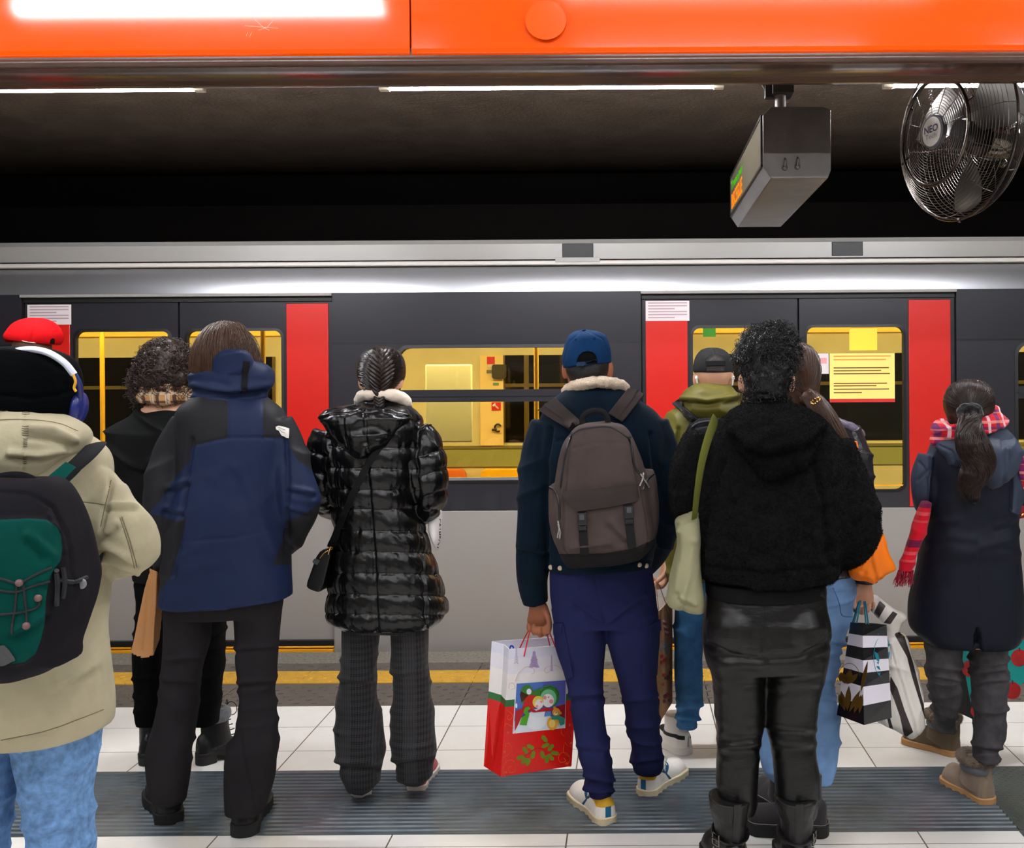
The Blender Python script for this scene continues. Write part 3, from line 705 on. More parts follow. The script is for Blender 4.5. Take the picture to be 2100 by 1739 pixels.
skin_m = lambda name, col: mat(name, col, .5, bump=[(240, .12, .001)], spec=.35, var=.05)
def head(m, c, h=.225, yaw=0.0, pitch=0.0, wd=.155):
    "skull, jaw, nose, lips, brow and ears in one place; c = centre of the head, facing +y turned by yaw"
    Rm = rotz(yaw)@rotx(pitch); s = h/.225; q = M()
    # z, half width, front, back
    for_ = [(-.112, .018, .075, -.035), (-.106, .034, .088, .0), (-.09, .046, .096, .03), (-.065, .058, .094, .06), (-.035, .066, .092, .078), (0, .072, .090, .094), (.03, .075, .089, .1), (.06, .072, .082, .096), (.085, .06, .062, .08), (.104, .037, .034, .05), (.112, .012, .008, .018)]
    f2 = catmull(for_, 3); a = np.linspace(0, 2*pi, 28, endpoint=False); rg = []
    for z, hw, fr, bk in f2:
        x = hw*np.cos(a)*(wd/.15); y = np.where(np.sin(a) > 0, fr, bk if bk > 0 else .01)*np.sin(a)+(0 if bk > .01 else .03); rg.append(np.stack([x, y, np.full(len(a), z)], 1))
    q.loft(rg)
    q.tube([(0, .088, .02), (0, .103, -.005), (0, .112, -.026), (0, .1, -.034)], [.007, .009, .0125, .009], 8)
    for sx in (-1, 1):
        q.ell((sx*.009, .1, -.032), (.008, .009, .007), 10, 8); q.ell((sx*.03, .08, .003), (.014, .012, .010), 12, 8); q.ell((sx*.03, .085, .022), (.02, .01, .006), 10, 6)
        q.ell((sx*.078*wd/.155, -.008, -.012), (.008, .021, .031), 12, 10, rotz(sx*-.35)); q.ell((sx*.082*wd/.155, -.013, -.008), (.004, .014, .022), 12, 10, rotz(sx*-.35))
    q.ell((0, .091, -.06), (.024, .009, .0055), 12, 8); q.ell((0, .09, -.07), (.02, .01, .006), 12, 8)
    q.xf(lambda v: (v*s)@Rm.T+np.array(c)); return m.merge(q)
def eyes(c, h, yaw, pitch, parent):
    Rm = rotz(yaw)@rotx(pitch); s = h/.225
    for sx in (-1, 1):
        q = M(); q.ell((sx*.03, .0825, .003), (.0105, .0105, .0095), 12, 10); q.xf(lambda v: (v*s)@Rm.T+np.array(c)); put('eye', q, mat('eye', (60, 45, 38), .15), parent)
def hand(m, wrist, fwd, pn, side, curl=(.5, .7, .5), s=1.0, spread=.05, thumb=.5, thumb_curl=.4):
    "palm, four unequal jointed fingers and a thumb; pn = way the palm faces, side = +1/-1 picks the thumb side"
    f = nrm(fwd); pn = np.array(pn, float); pn = nrm(pn-f*np.dot(pn, f)); lat = nrm(np.cross(f, pn))*side; W = np.array(wrist, float); q = M()
    a = np.linspace(0, 2*pi, 18, endpoint=False); rg = []
    for d, hw, th, off in ((-.03, .024, .019, 0), (0, .027, .018, 0), (.03, .036, .017, .003), (.06, .042, .0155, .001), (.085, .041, .0135, 0), (.097, .036, .010, 0)):
        rg.append(W+s*(f*d+lat*off)+s*(np.outer(np.sign(np.cos(a))*np.abs(np.cos(a))**.85, lat*hw)+np.outer(np.sin(a), pn*th)))
    q.loft(rg)
    for i, (lo, L, r) in enumerate(((.031, .073, .0093), (.0105, .082, .0097), (-.0105, .076, .0092), (-.030, .060, .0080))):
        p = W+s*(f*(.088-.004*abs(i-1))+lat*lo); d = nrm(f+lat*(lo*spread*20)); pts = [p-s*f*.018, p]; ang = 0; rr = [r*1.02, r*1.06]
        cu = curl[i] if isinstance(curl[0], (tuple, list)) else curl
        for seg, ln in enumerate((.45, .31, .24)):
            ang += cu[seg]; p = p+s*L*ln*(d*cos(ang)+pn*sin(ang)); pts.append(p); rr.append(r*(1.02 if seg == 0 else .95 if seg == 1 else .8))
        q.tube(pts, np.array(rr)*s, 10, k=4)
    p = W+s*(f*.022+lat*.024+pn*.004); d0 = nrm(f*.75+lat*thumb+pn*.35); d1 = nrm(f*.9+lat*(thumb*.4)+pn*(.35+thumb_curl)); d2 = nrm(f*.9+lat*(-.1)+pn*(.3+thumb_curl*1.4))
    p1 = p+s*.04*d0; p2 = p1+s*.031*d1; p3 = p2+s*.024*d2
    q.tube([p-s*d0*.012, p, p1, p2, p3], np.array([.014, .0145, .0115, .0105, .008])*s, 10, k=4)
    return m.merge(q)
def body(parent, parts, skin, voxel=.006):
    me = remesh(parts, voxel, 3, .4); return finish('body', me, skin, parent, angle=None)
def person(Y, px, label, cat='person'):
    x = (px-PX)*Y/F; return thing('person', label, cat, (x, Y, 0))
# --- shoes: local frame, heel at the origin on the ground, toe towards +y
def shoe_xf(heel, yaw, pitch=0.0, roll=0.0):
    Rm = rotz(yaw)@rotx(pitch)@roty(roll); hp = np.array(heel, float)
    return (lambda v: v@Rm.T+hp), (lambda co: (co-hp)@Rm)
def outline(L, W, n=40, toe=1.0, lat=0.0):
    "sole outline, heel round, ball wide, toe round"
    pts = []
    for i in range(n):
        t = 2*pi*i/n; y = L*(.5-.5*cos(t)); u = y/L
        hw = W*.5*(.74+.26*smooth(.3, .72, u))*(1-.0*u); hw = hw*min(1, sqrt(max(0, 1-((u-.86)/.14)**2)) if u > .86 else 1)*min(1, sqrt(max(0, 1-((.12-u)/.12)**2)) if u < .12 else 1)
        hw *= 1-.10*sin(pi*min(1, max(0, (u-.2)/.45)))
        pts.append((hw if t < pi else -hw, y))
    out = []
    for p in pts:
        if not out or (abs(p[0]-out[-1][0])+abs(p[1]-out[-1][1])) > 1e-5: out.append(p)
    return out
def shoe(parent, name, heel, yaw, L=.285, W=.102, pitch=0.0, roll=0.0, sole=.028, shaft=.09, upper=None, sole_m=None, shaft_r=.043, shaft_p=(1.06, 1, 1, 1.03), top=.075, heel_h=0.0, style='sneaker', lmasks=(), lean=0.0, ops=(), fuzz_=None, collar=None, sole_flare=.004, wedge=0.0):
    fw, inv = shoe_xf(heel, yaw, pitch, roll); q = M(); a = np.linspace(0, 2*pi, 26, endpoint=False); rg = []; rise = sole+heel_h
    for u in (0.005, .03, .09, .18, .3, .42, .55, .68, .8, .9, .965, .995):
        y = u*L; hw = W*.5*(.76+.24*float(smooth(.3, .7, u)))*.97
        hw *= sqrt(max(.05, 1-((u-.84)/.165)**2)) if u > .84 else (sqrt(max(.08, 1-((.1-u)/.105)**2)) if u < .1 else 1)
        hw *= 1-.08*sin(pi*min(1, max(0, (u-.2)/.45)))
        ht = (top*1.0 if u < .3 else top*(1-.42*float(smooth(.3, .75, u)))) if style != 'boot' else top*(1-.36*float(smooth(.35, .75, u)))
        ht *= (.72+.28*min(1, u/.05)) if u < .05 else (1 if u < .86 else sqrt(max(.2, 1-((u-.86)/.145)**2)))
        zb = rise*(1-float(smooth(.25, .6, u)))*(1 if heel_h else 1)+sole*float(smooth(.25, .6, u)); 
        ca = np.sign(np.cos(a))*np.abs(np.cos(a))**.8; sa = np.sin(a)
        z = zb-.004+np.where(sa > 0, np.abs(sa)**.8*(ht), -np.abs(sa)**.5*.003); rg.append(np.stack([hw*ca*np.where(sa > 0, (1-.28*np.abs(sa)**2), 1), np.full(len(a), y), z], 1))
    q.loft(rg)
    yc = .29*L*(1 if style != 'boot' else .98)
    if shaft:
        q.tube([(0, yc+.01, rise+.02), (0, yc, rise+shaft*.5), (0, yc-lean*.5, rise+shaft*.8), (0, yc-lean, rise+shaft)], [shaft_r*p_ for p_ in shaft_p], 20, k=3, up=(0, 1, 0), flat=1.18)
    q.xf(fw); me = remesh(q, .0045, 3)
    if ops: deform(me, ops)
    if lmasks:
        co, _ = getco(me); lc = inv(co)
        for an, fn in lmasks: attr(me, an, fn(lc))
    if fuzz_:
        co, _ = getco(me); ev, ef = fuzz_(me, inv); fs = [tuple(p_.vertices) for p_ in me.polygons]; n0 = len(co)
    o = finish(name, me, upper, parent, angle=None)
    # sole
    ol = outline(L+sole_flare*2, W+sole_flare*2); s_ = M()
    if heel_h:
        s_.prism([(x, y-sole_flare) for x, y in ol], lambda u, v, w_: fw(np.array([[u, v, (rise if w_ else rise-sole)*(1-float(smooth(.25, .6, v/L)))+(sole if w_ else 0)*float(smooth(.25, .6, v/L))]]))[0], 1)
        hl = [(x, y-sole_flare) for x, y in ol if y < .3*L]; s_.prism(hl, lambda u, v, w_: fw(np.array([[u*(.92+.08*w_), v*(.97), heel_h*w_+(0 if w_ == 0 else .004)]]))[0], 1)
    else:
        s_.prism([(x, y-sole_flare) for x, y in ol], lambda u, v, w_: fw(np.array([[u, v, w_*sole+wedge*w_*(1-v/L)]]))[0], 1)
    put('sole', s_, sole_m, o, bevel=.004)
    return o, fw, inv
def poly2(poly):
    "mask in the shoe's side view (y, z)"
    return lambda lc: sdf(lc[:, 1:3], poly)
def cord(pts, r=.0015, k=6): 
    m = M(); m.tube(pts, r, 6, k=k); return m
# --- laying strips and patches on a built surface
from mathutils.bvhtree import BVHTree
from mathutils import Vector
def bvh(*objs):
    V = []; Fs = []; o = 0
    for ob in objs:
        me = ob.data; co = np.empty(len(me.vertices)*3); me.vertices.foreach_get('co', co); co = co.reshape(-1, 3)+origin(ob)
        V.append(co); Fs += [tuple(i+o for i in p.vertices) for p in me.polygons]; o += len(co)
    return BVHTree.FromPolygons(np.vstack(V).tolist(), Fs)
EYE = np.array([0, 0, H])
def cast(b, px, py, Yf):
    d = nrm(P(px, py, 1.0)-EYE); h = b.ray_cast(Vector(EYE), Vector(d))
    if h[0] is None: return P(px, py, Yf), np.array([0, -1., 0]), False
    n = np.array(h[1]); n = n if n@d < 0 else -n
    return np.array(h[0]), nrm(n-.4*d), True
def patch(m, b, top, bot, off=.002, th=.004, nu=14, nv=8, Yf=3.5, smooth_it=1):
    "a sheet between two pixel polylines, lying on the surface with real thickness"
    top = resample(top, nu); bot = resample(bot, nu); G = np.zeros((nv, nu, 3)); Nn = np.zeros((nv, nu, 3)); ok = np.zeros((nv, nu), bool)
    for i in range(nv):
        for j in range(nu):
            q = top[j]+(bot[j]-top[j])*i/(nv-1); G[i, j], Nn[i, j], ok[i, j] = cast(b, q[0], q[1], Yf)
    if not ok.all() and ok.any():
        ym = np.median(G[ok][:, 1])
        for i, j in zip(*np.where(~ok)):
            d2 = [(abs(i-a)+abs(j-c), a, c) for a, c in zip(*np.where(ok))]; _, a, c = min(d2); q = top[j]+(bot[j]-top[j])*i/(nv-1); G[i, j] = P(q[0], q[1], G[a, c][1]); Nn[i, j] = Nn[a, c]
    for _ in range(smooth_it):
        dpt = G[..., 1].copy(); 
        if nv > 2: G[1:-1, :, 1] = (dpt[:-2]+2*dpt[1:-1]+dpt[2:])/4
        if nu > 2:
            dpt = G[..., 1].copy(); G[:, 1:-1, 1] = (dpt[:, :-2]+2*dpt[:, 1:-1]+dpt[:, 2:])/4
    A = G+Nn*(off+th); B = G+Nn*(off-.001); n = nu*nv; V = np.vstack([A.reshape(-1, 3), B.reshape(-1, 3)]); fs = []
    I = lambda i, j: i*nu+j
    for i in range(nv-1):
        for j in range(nu-1): fs += [(I(i, j), I(i+1, j), I(i+1, j+1), I(i, j+1)), (n+I(i, j), n+I(i, j+1), n+I(i+1, j+1), n+I(i+1, j))]
    edge = [I(0, j) for j in range(nu)]+[I(i, nu-1) for i in range(1, nv)]+[I(nv-1, j) for j in range(nu-2, -1, -1)]+[I(i, 0) for i in range(nv-2, 0, -1)]
    for q in range(len(edge)): a, c = edge[q], edge[(q+1) % len(edge)]; fs.append((a, c, n+c, n+a))
    return m.add(V, fs)
def resample(pl, n):
    pl = np.array(pl, float); s = np.r_[0, np.cumsum(np.linalg.norm(np.diff(pl, axis=0), axis=1))]; t = np.linspace(0, s[-1], n)
    return np.stack([np.interp(t, s, pl[:, i]) for i in range(pl.shape[1])], 1)
def strip(m, b, pts, wd, off=.002, th=.003, n=24, Yf=3.5, k=5, sm=3):
    c = resample(catmull(pts, k) if len(pts) > 2 else pts, n); T = np.gradient(c, axis=0); T /= np.linalg.norm(T, axis=1)[:, None]; N_ = np.stack([-T[:, 1], T[:, 0]], 1)
    w_ = np.broadcast_to(np.asarray(wd, float), (n,)) if np.ndim(wd) == 0 else np.interp(np.linspace(0, 1, n), np.linspace(0, 1, len(wd)), wd)
    return patch(m, b, c+N_*w_[:, None]/2, c-N_*w_[:, None]/2, off, th, n, 3, Yf, sm)
def seam(m, b, pts, r, off=.001, n=40, Yf=3.5, k=5):
    "a cord or zip lying along a pixel polyline"
    c = resample(catmull(pts, k) if len(pts) > 2 else pts, n); W = []
    for q in c: p, nn, ok = cast(b, q[0], q[1], Yf); W.append(p+nn*off)
    return m.tube(np.array(W), r, 6)
def blob_at(m, b, px, py, r, off=0.0, Yf=3.5, sq=(1, 1, 1)):
    p, nn, ok = cast(b, px, py, Yf); return m.ell(p+nn*off, np.array(sq)*r, 14, 10)
def G(px, py):
    "the floor point under a pixel"
    lv = (px-PX)*sin(ROLL)+(py-PY)*cos(ROLL); return P(px, py, F*H/lv)
def inside_px(poly, wd=6):
    return lambda co, no, px: smooth(-wd, wd, sdf(px, poly))

def comb(paths, r, lo=.0005, hi=.005, seed=2, far=.03):
    "strands drawn down onto the hair's surface, each lying at its own small height"
    paths = np.array(paths, float); g = np.random.default_rng(seed); of = g.uniform(lo, hi, len(paths))
    def f(me):
        me.calc_loop_triangles(); co, _ = getco(me); b = BVHTree.FromPolygons(co.tolist(), [tuple(p.vertices) for p in me.polygons]); Q = paths.copy()
        for i in range(len(Q)):
            for j in range(Q.shape[1]):
                loc, n_, _, d = b.find_nearest(Vector(Q[i, j]))
                if d < far or (Vector(Q[i, j])-loc).dot(n_) < 0: Q[i, j] = np.array(loc)+np.array(n_)*of[i]
        k = Q.copy(); k[:, 1:-1] = (Q[:, :-2]+2*Q[:, 1:-1]+Q[:, 2:])/4
        return strands(k, r)
    return f
# ================================================================ the person in the navy parka
Y = 3.5
pn = person(Y, 440, 'person in a long navy parka with black shoulders and flared dark trousers, face turned away')
tor = [(800, 425, 520, .07), (825, 385, 556, .10), (850, 366, 580, .12), (900, 368, 592, .135), (960, 370, 592, .14), (1050, 354, 588, .145), (1150, 344, 592, .15), (1215, 335, 597, .155), ((1240, 1226), 332, 597, .157)]
aL = [(390, 872, 0, 40), (354, 935, 0, 41), (340, 1000, -.02, 42), (337, 1060, -.01, 40), (340, 1115, .03, 33), (344, 1168, .08, 22)]
aR = [(558, 872, 0, 42), (585, 930, 0, 44), (602, 985, -.02, 44), (611, 1035, -.01, 44), (602, 1075, .05, 37), (580, 1112, .12, 29), (556, 1135, .2, 24)]
lL = [(1240, 337, 432, .085), (1320, 340, 425, .078), (1400, 333, 405, .068, .01), (1470, 319, 401, .066, .03), (1540, 305, 394, .070, .045), (1600, 307, 385, .066, .05), (1650, 315, 379, .060, .05), (1658, 318, 378, .057, .05)]
lR = [(1240, 484, 577, .085), (1300, 486, 570, .08), (1400, 492, 563, .068, -.01), (1450, 493, 565, .066, -.02), (1500, 483, 568, .068, -.03), (1540, 467, 569, .075, -.03), (1600, 463, 560, .072, -.03), (1660, 464, 540, .062, -.03), (1680, 467, 536, .060, -.03)]
lL = hem(lL, Y); lR = hem(lR, Y)
b = M(); head(b, P(465, 738, Y+.01), .225, .35)
rows(b, tor, Y, .72); rows(b, [(1170, 365, 565, .10), (1260, 355, 565, .10)], Y); rows(b, lL, Y, .68); rows(b, lR, Y, .68)
limb(b, [(465, 770, 0, 33), (465, 860, 0, 36)], Y); limb(b, aL, Y, .55); limb(b, aR, Y, .55)
hand(b, P(343, 1160, Y+.08), (0, .1, -1), (1, -.2, 0), 1, (.6, .8, .5)); hand(b, P(556, 1135, Y+.2), (-.3, .8, -.3), (-.9, 0, -.1), -1, (.4, .5, .4))
body(pn, b, skin_m('skin_light', (206, 158, 130)))
nv = cloth('navy_nylon', (20, 33, 64), .62, 1400, .12, layers=[('blk', (26, 26, 30))], var=.1, spec=.25)
j = M(); rows(j, tor, Y, k=4); limb(j, aL, Y); limb(j, aR, Y)
SE = [[(467, 820), (467, 898), (440, 903), (395, 915), (388, 930), (392, 945), (380, 955), (356, 985), (330, 1025), (306, 1052), (270, 1090), (270, 800), (380, 800)],
      [(540, 820), (540, 897), (590, 898), (598, 925), (612, 945), (636, 962), (660, 985), (700, 985), (700, 800)],
      [(270, 1052), (307, 1052), (340, 1062), (369, 1069), (383, 1062), (372, 1110), (350, 1185), (300, 1240), (250, 1150)], [(590, 1066), (615, 1060), (640, 1044), (652, 1031), (700, 1020), (700, 1150), (560, 1160), (578, 1110)]]
jk = garment('parka', j, pn, nv, .0065, 5, [drape(.010, 3, 9, .5, 2, (290, 400, 940, 1180)), drape(.010, 3, 9, -.5, 4, (580, 660, 920, 1120)), drape(.004, 2.2, 6, 1.2, 6, (390, 590, 950, 1240)), wave((5, 5, 4), .007, seed=3), fold([(485, 960), (540, 1080), (565, 1130)], 12, .004), fold([(430, 980), (400, 1120)], 12, .003), fold([(350, 1180), (470, 1150)], 14, .003),
    crease([(467, 820), (467, 900)], 2.5, .003), crease([(540, 820), (540, 900)], 2.5, .003), crease([(395, 912), (467, 898), (540, 897), (590, 898)], 2.5, .004), crease([(392, 900), (384, 960), (372, 1070), (356, 1180)], 5, .014), crease([(588, 900), (590, 960), (588, 1060), (590, 1130)], 5, .014),
    crease([(375, 1110), (480, 1103), (590, 1078)], 3, .003), crease([(336, 1232), (480, 1248), (597, 1216)], 2, .002), fold([(345, 1000), (385, 985)], 6, .008), fold([(338, 1040), (375, 1050)], 6, .007), fold([(595, 1000), (640, 1010)], 6, .008), fold([(590, 1040), (630, 1050)], 6, .007)], [('blk', SE)])
hd = M(); rows(hd, [(738, 440, 513, .055, .0), (746, 409, 543, .085), (764, 396, 556, .105), (784, 393, 557, .108), (803, 397, 546, .1), (822, 401, 541, .092), (836, 410, 535, .085)], Y, p=2.2)
rows(hd, [(715, 458, 496, .02, -.09), (724, 446, 508, .045, -.075), (742, 438, 516, .06, -.06), (765, 436, 520, .06, -.05)], Y)
hood = garment('rolled_hood', hd, jk, cloth('navy_hood', (21, 34, 66), .6, 1400, .12, var=.1, spec=.25), .006, 4, [wave((9, 9, 14), .006, seed=5), fold([(396, 790), (470, 800), (555, 788)], 7, .01), crease([(402, 808), (470, 815), (541, 804)], 3, .006), drape(.006, 6, 18, .15, 9)])
hb = bvh(hood); q = M(); strip(q, hb, [(505, 741), (503, 760), (501, 785), (500, 804)], 12, .002, .004, Yf=Y-.1); put('hood_strap', q, cloth('strap_black', (26, 26, 28), .7), jk)
jb = bvh(jk)
q = M(); lg = mat('logo_white', (226, 222, 212), .6)
logo = [(565, 875.5), (571, 873), (576, 872.8), (580, 875.5), (586, 876), (592, 879), (593.5, 881), (592.5, 898), (588, 898.5), (584, 895.5), (578, 893.5), (576.5, 891), (572, 888.5), (571, 882), (567, 880.5), (565, 880.5)]
top_ = [(565, 875.5), (571, 873), (580, 875), (592.5, 879)]; bot_ = [(566, 881), (571.5, 883), (577, 893), (592, 898.5)]
patch(q, jb, top_, bot_, .0015, .0015, 12, 5, Y); lo = put('chest_logo', q, lg, jk, label='white three line block logo on the right shoulder')
dkl = mat('logo_gap', (120, 112, 112), .6)
for t in (.3, .62):
    q = M(); a = np.array(resample(top_, 12)); c = np.array(resample(bot_, 12)); mid = a+(c-a)*t; patch(q, jb, mid[2:9]-[0, .5], mid[2:9]+[0, .5], .0032, .0006, 8, 2, Y); put('logo_gap', q, dkl, jk)
q = M(); a = [P(611+4*cos(t), 1106+3*sin(t), Y+.02) for t in np.linspace(0, 2*pi, 12)]; q.tube(a, .0012, 6); put('cuff_loop', q, cloth('strap_black', (26, 26, 28)), jk)
tr = M(); rows(tr, lL, Y, k=4); rows(tr, lR, Y, k=4); rows(tr, [(1170, 350, 580, .115), (1225, 343, 580, .115), (1262, 345, 575, .10)], Y)
garment('trousers', tr, pn, cloth('faded_black_denim', (38, 36, 38), .9, 800, .35, var=.14), .006, 4, [drape(.006, 5, 16, .1, 3, (300, 590, 1380, 1560)), wave((8, 8, 6), .004, seed=8), fold([(345, 1352), (420, 1345)], 6, .006), fold([(340, 1390), (405, 1400)], 5, .005), fold([(490, 1400), (560, 1395)], 5, .006), fold([(480, 1330), (565, 1325)], 5, .004), crease([(488, 1480), (500, 1560), (520, 1660)], 3, .003), crease([(318, 1655), (380, 1648)], 1.6, .0025), crease([(468, 1672), (537, 1668)], 1.6, .0025)])
blk = mat('shoe_black', (15, 14, 15), .55, bump=[(60, .4, .004)]); blks = mat('shoe_sole_black', (26, 25, 26), .7, bump=[(80, .4, .004)])
chunk = [lambda co, no, px: .004*np.sin(co[:, 2]*150+co[:, 0]*60)]
shoe(pn, 'shoe', G(350, 1694), .55, .30, .118, shaft=.10, upper=blk, sole_m=blks, sole=.045, top=.085, ops=chunk, sole_flare=.007)
shoe(pn, 'shoe', G(500, 1718), .22, .30, .118, shaft=.10, upper=blk, sole_m=blks, sole=.045, top=.085, ops=chunk, sole_flare=.007)
# hair, tucked into the collar
hm = mat('hair_brown', (76, 53, 38), .42, spec=.4, bump=[((120, 120, 12), .6, .003)], var=.25, varscale=30)
def flow(c, rad, n, ph0, ph1, azr, seed, drop=0.0, rj=.006, yaw=0.0, k=12, wav=.0):
    "combed hair: from the crown down over an ellipsoid, then hanging"
    g = np.random.default_rng(seed); az = g.uniform(azr[0], azr[1], n); s = 1+g.normal(0, .018, n); out = np.zeros((n, k, 3)); kk = int(k*.7) if drop else k
    p0 = ph0+g.uniform(0, .5, n); p1 = ph1+g.normal(0, .06, n); az2 = az+g.normal(0, .12, n); ph = g.uniform(0, 6.28, n)
    for i in range(k):
        t = min(1, i/(kk-1)); p = p0+(p1-p0)*t; a = az+(az2-az)*t+wav*np.sin(ph+t*9)
        q = np.stack([np.sin(p)*np.cos(a), np.sin(p)*np.sin(a), np.cos(p)], 1)*np.array(rad)*s[:, None]
        if i >= kk: f = (i-kk+1)/(k-kk); q[:, 2] -= drop*f*g.uniform(.8, 1.1, n); q[:, :2] *= 1-.12*f; q[:, 0] += wav*.04*np.sin(ph+f*7)
        out[:, i] = q
    return out@rotz(yaw).T+np.array(c)
hs = M(); rows(hs, [(664, 452, 482, .03), (672, 436, 495, .065), (690, 418, 507, .09), (715, 405, 519, .102), (740, 398, 530, .104), (768, 397, 534, .095)], Y, p=2.1)
c = P(466, 735, Y)
garment('hair', hs, pn, hm, .005, 4, [wave((60, 60, 6), .003, seed=2), crease([(478, 668), (474, 700), (470, 730)], 5, .004)], extra=both(comb(flow(c, (.114, .11, .118), 1500, .1, 1.75, (pi*.75, pi*2.25), 3, .03), .0012, .001, .009), lambda me: strands(flow(c, (.112, .115, .123), 60, .1, 1.5, (pi*.9, 2.1*pi), 5, .05, wav=.15), .0008)))

# ================================================================ the woman in the glossy black down coat
Y = 3.78
pp = person(Y, 785, 'woman with plaited hair in a glossy black quilted coat and grey checked trousers')
tor = [(830, 740, 832, .075), (845, 712, 850, .095), (865, 688, 864, .12), (900, 668, 862, .138), (960, 670, 856, .148), (1000, 676, 851, .148), (1043, 684, 853, .142), (1088, 692, 869, .145), (1131, 687, 881, .152), (1175, 682, 896, .16), (1219, 678, 909, .165), (1259, 675, 916, .168), (1284, 684, 908, .163), (1299, 704, 890, .15)]
tor = hem(tor, Y)
aR = [(852, 882, 0, 36), (870, 930, -.01, 41), (877, 985, -.02, 40), (877, 1020, .01, 37), (866, 1042, .08, 31), (845, 1048, .17, 25)]
aL = [(678, 888, 0, 34), (664, 940, -.01, 38), (661, 990, 0, 38), (672, 1026, .06, 31), (695, 1042, .15, 25)]
lL = [(1280, 704, 778, .085), (1350, 702, 771, .08), (1400, 698, 769, .072), (1450, 691, 777, .07), (1500, 687, 785, .075), (1540, 691, 790, .082), (1580, 702, 785, .08, .0), (1612, 711, 770, .07, .0), (1629, 714, 764, .062, 0)]
lR = [(1280, 803, 878, .085), (1350, 807, 878, .08), (1400, 806, 882, .072), (1450, 804, 886, .07), (1500, 803, 891, .075), (1540, 803, 894, .082), (1580, 811, 888, .08, .02), (1606, 822, 877, .07, .03), (1617, 827, 873, .062, .03)]
lL = hem(lL, Y); lR = hem(lR, Y)
b = M(); head(b, P(781, 776, Y), .216, -.05); rows(b, tor, Y, .72); rows(b, lL, Y, .7); rows(b, lR, Y, .7); limb(b, [(782, 800, 0, 27), (782, 880, 0, 30)], Y); limb(b, aR, Y, .55); limb(b, aL, Y, .55)
hand(b, P(845, 1048, Y+.17), (-.4, .8, .2), (-.8, 0, -.3), 1, (.7, .9, .6)); hand(b, P(695, 1042, Y+.15), (.4, .8, .2), (.8, 0, -.3), -1, (.7, .9, .6))
body(pp, b, skin_m('skin_fair', (214, 160, 130)))
QL = [820, 862, 917, 960, 1004, 1043, 1088, 1131, 1175, 1219, 1259, 1301]; QA = [830, 880, 936, 976, 1022, 1062]
def quilt(co, no, px):
    x, y = px[:, 0], px[:, 1]; y2 = y-.018*(x-765); armr = x > 860-(y > 1045)*-200; arml = (x < 672) & (y < 1045)
    ya = np.where(armr & (y < 1062), y+.32*(x-862), np.where(arml, y-.3*(x-672), y2))
    def prof(yy, L):
        L = np.array(L, float); i = np.clip(np.searchsorted(L, yy)-1, 0, len(L)-2); t = np.clip((yy-L[i])/(L[i+1]-L[i]), 0, 1); d = np.minimum(yy-L[i], L[i+1]-yy)
        return np.sqrt(np.clip(1-(2*t-1)**2, 0, 1)), d
    isarm = (armr & (y < 1062)) | arml; h1, d1 = prof(y2, QL); h2, d2 = prof(ya, QA); h = np.where(isarm, h2, h1); d = np.where(isarm, d2, d1)
    pk = vnoise(np.stack([co[:, 0]*75, co[:, 1]*75, co[:, 2]*12], 1))*.006*np.exp(-np.abs(d)/10)+(1-np.abs(vnoise(np.stack([co[:, 0]*34+co[:, 2]*30, co[:, 1]*34, co[:, 2]*22], 1)+4))*2)*.0016+vnoise(np.stack([co[:, 0]*16, co[:, 1]*16, co[:, 2]*12], 1)+9)*.002
    return (h-.6)*.0135+pk
gloss = mat('glossy_down_shell', (8, 8, 9), .27, spec=.5, coat=.0, bump=[(26, .35, .006), ((70, 70, 22), .35, .003)])
j = M(); rows(j, tor, Y, k=4, n=44); limb(j, aR, Y, n=18); limb(j, aL, Y, n=18); rows(j, [(812, 752, 812, .055, -.01), (825, 742, 822, .065, -.01), (845, 735, 830, .07)], Y)
coat = garment('down_coat', j, pp, gloss, .0058, 4, [quilt, crease([(751, 925), (757, 1000), (764, 1090), (767, 1130), (771, 1220), (775, 1299)], 3, .009), crease([(838, 950), (842, 1000), (862, 1090), (868, 1170), (874, 1290)], 3, .008), crease([(692, 950), (694, 1050), (700, 1130), (690, 1260)], 3, .006), crease([(858, 880), (851, 930), (852, 985), (856, 1040)], 6, .02), crease([(674, 900), (682, 960), (684, 1040)], 5, .015), crease([(866, 868), (872, 940), (876, 1040)], 2.2, .004)])
h_ = M(); rows(h_, [(829, 716, 795, .045, -.05), (838, 680, 832, .075, -.07), (855, 654, 846, .085, -.085), (878, 664, 823, .075, -.10), (900, 684, 802, .06, -.12), (923, 707, 776, .045, -.13), (938, 733, 752, .025, -.135)], Y, p=2.0, k=4)
hood = garment('quilted_hood', h_, coat, gloss, .0052, 3, [drape(.004, 7, 26, .12, 3), wave((30, 30, 18), .005, seed=6), wave((14, 14, 30), .005, seed=9), crease([(747, 835), (749, 880), (754, 935)], 2.5, .006), crease([(703, 850), (706, 890), (712, 922)], 2.5, .006), crease([(652, 862), (700, 846), (790, 842), (845, 855)], 2.5, .005)])
q = M(); q.tube([P(x, y, Y+o) for x, y, o in ((752, 838, .08), (738, 825, .03), (744, 812, -.04), (765, 808, -.075), (785, 808, -.08), (808, 811, -.06), (830, 822, -.01), (837, 834, .05))], [.014, .021, .022, .02, .02, .023, .024, .016], 14, k=4)
garment('cream_scarf', q, pp, cloth('cream_knit', (226, 210, 190), .95, 260, .5, sheen=.4), .005, 3, [wave((40, 40, 40), .003)])
hb2 = mat('hair_dark', (34, 23, 18), .34, spec=.5, bump=[((90, 90, 30), .4, .002)], var=.3, varscale=40)
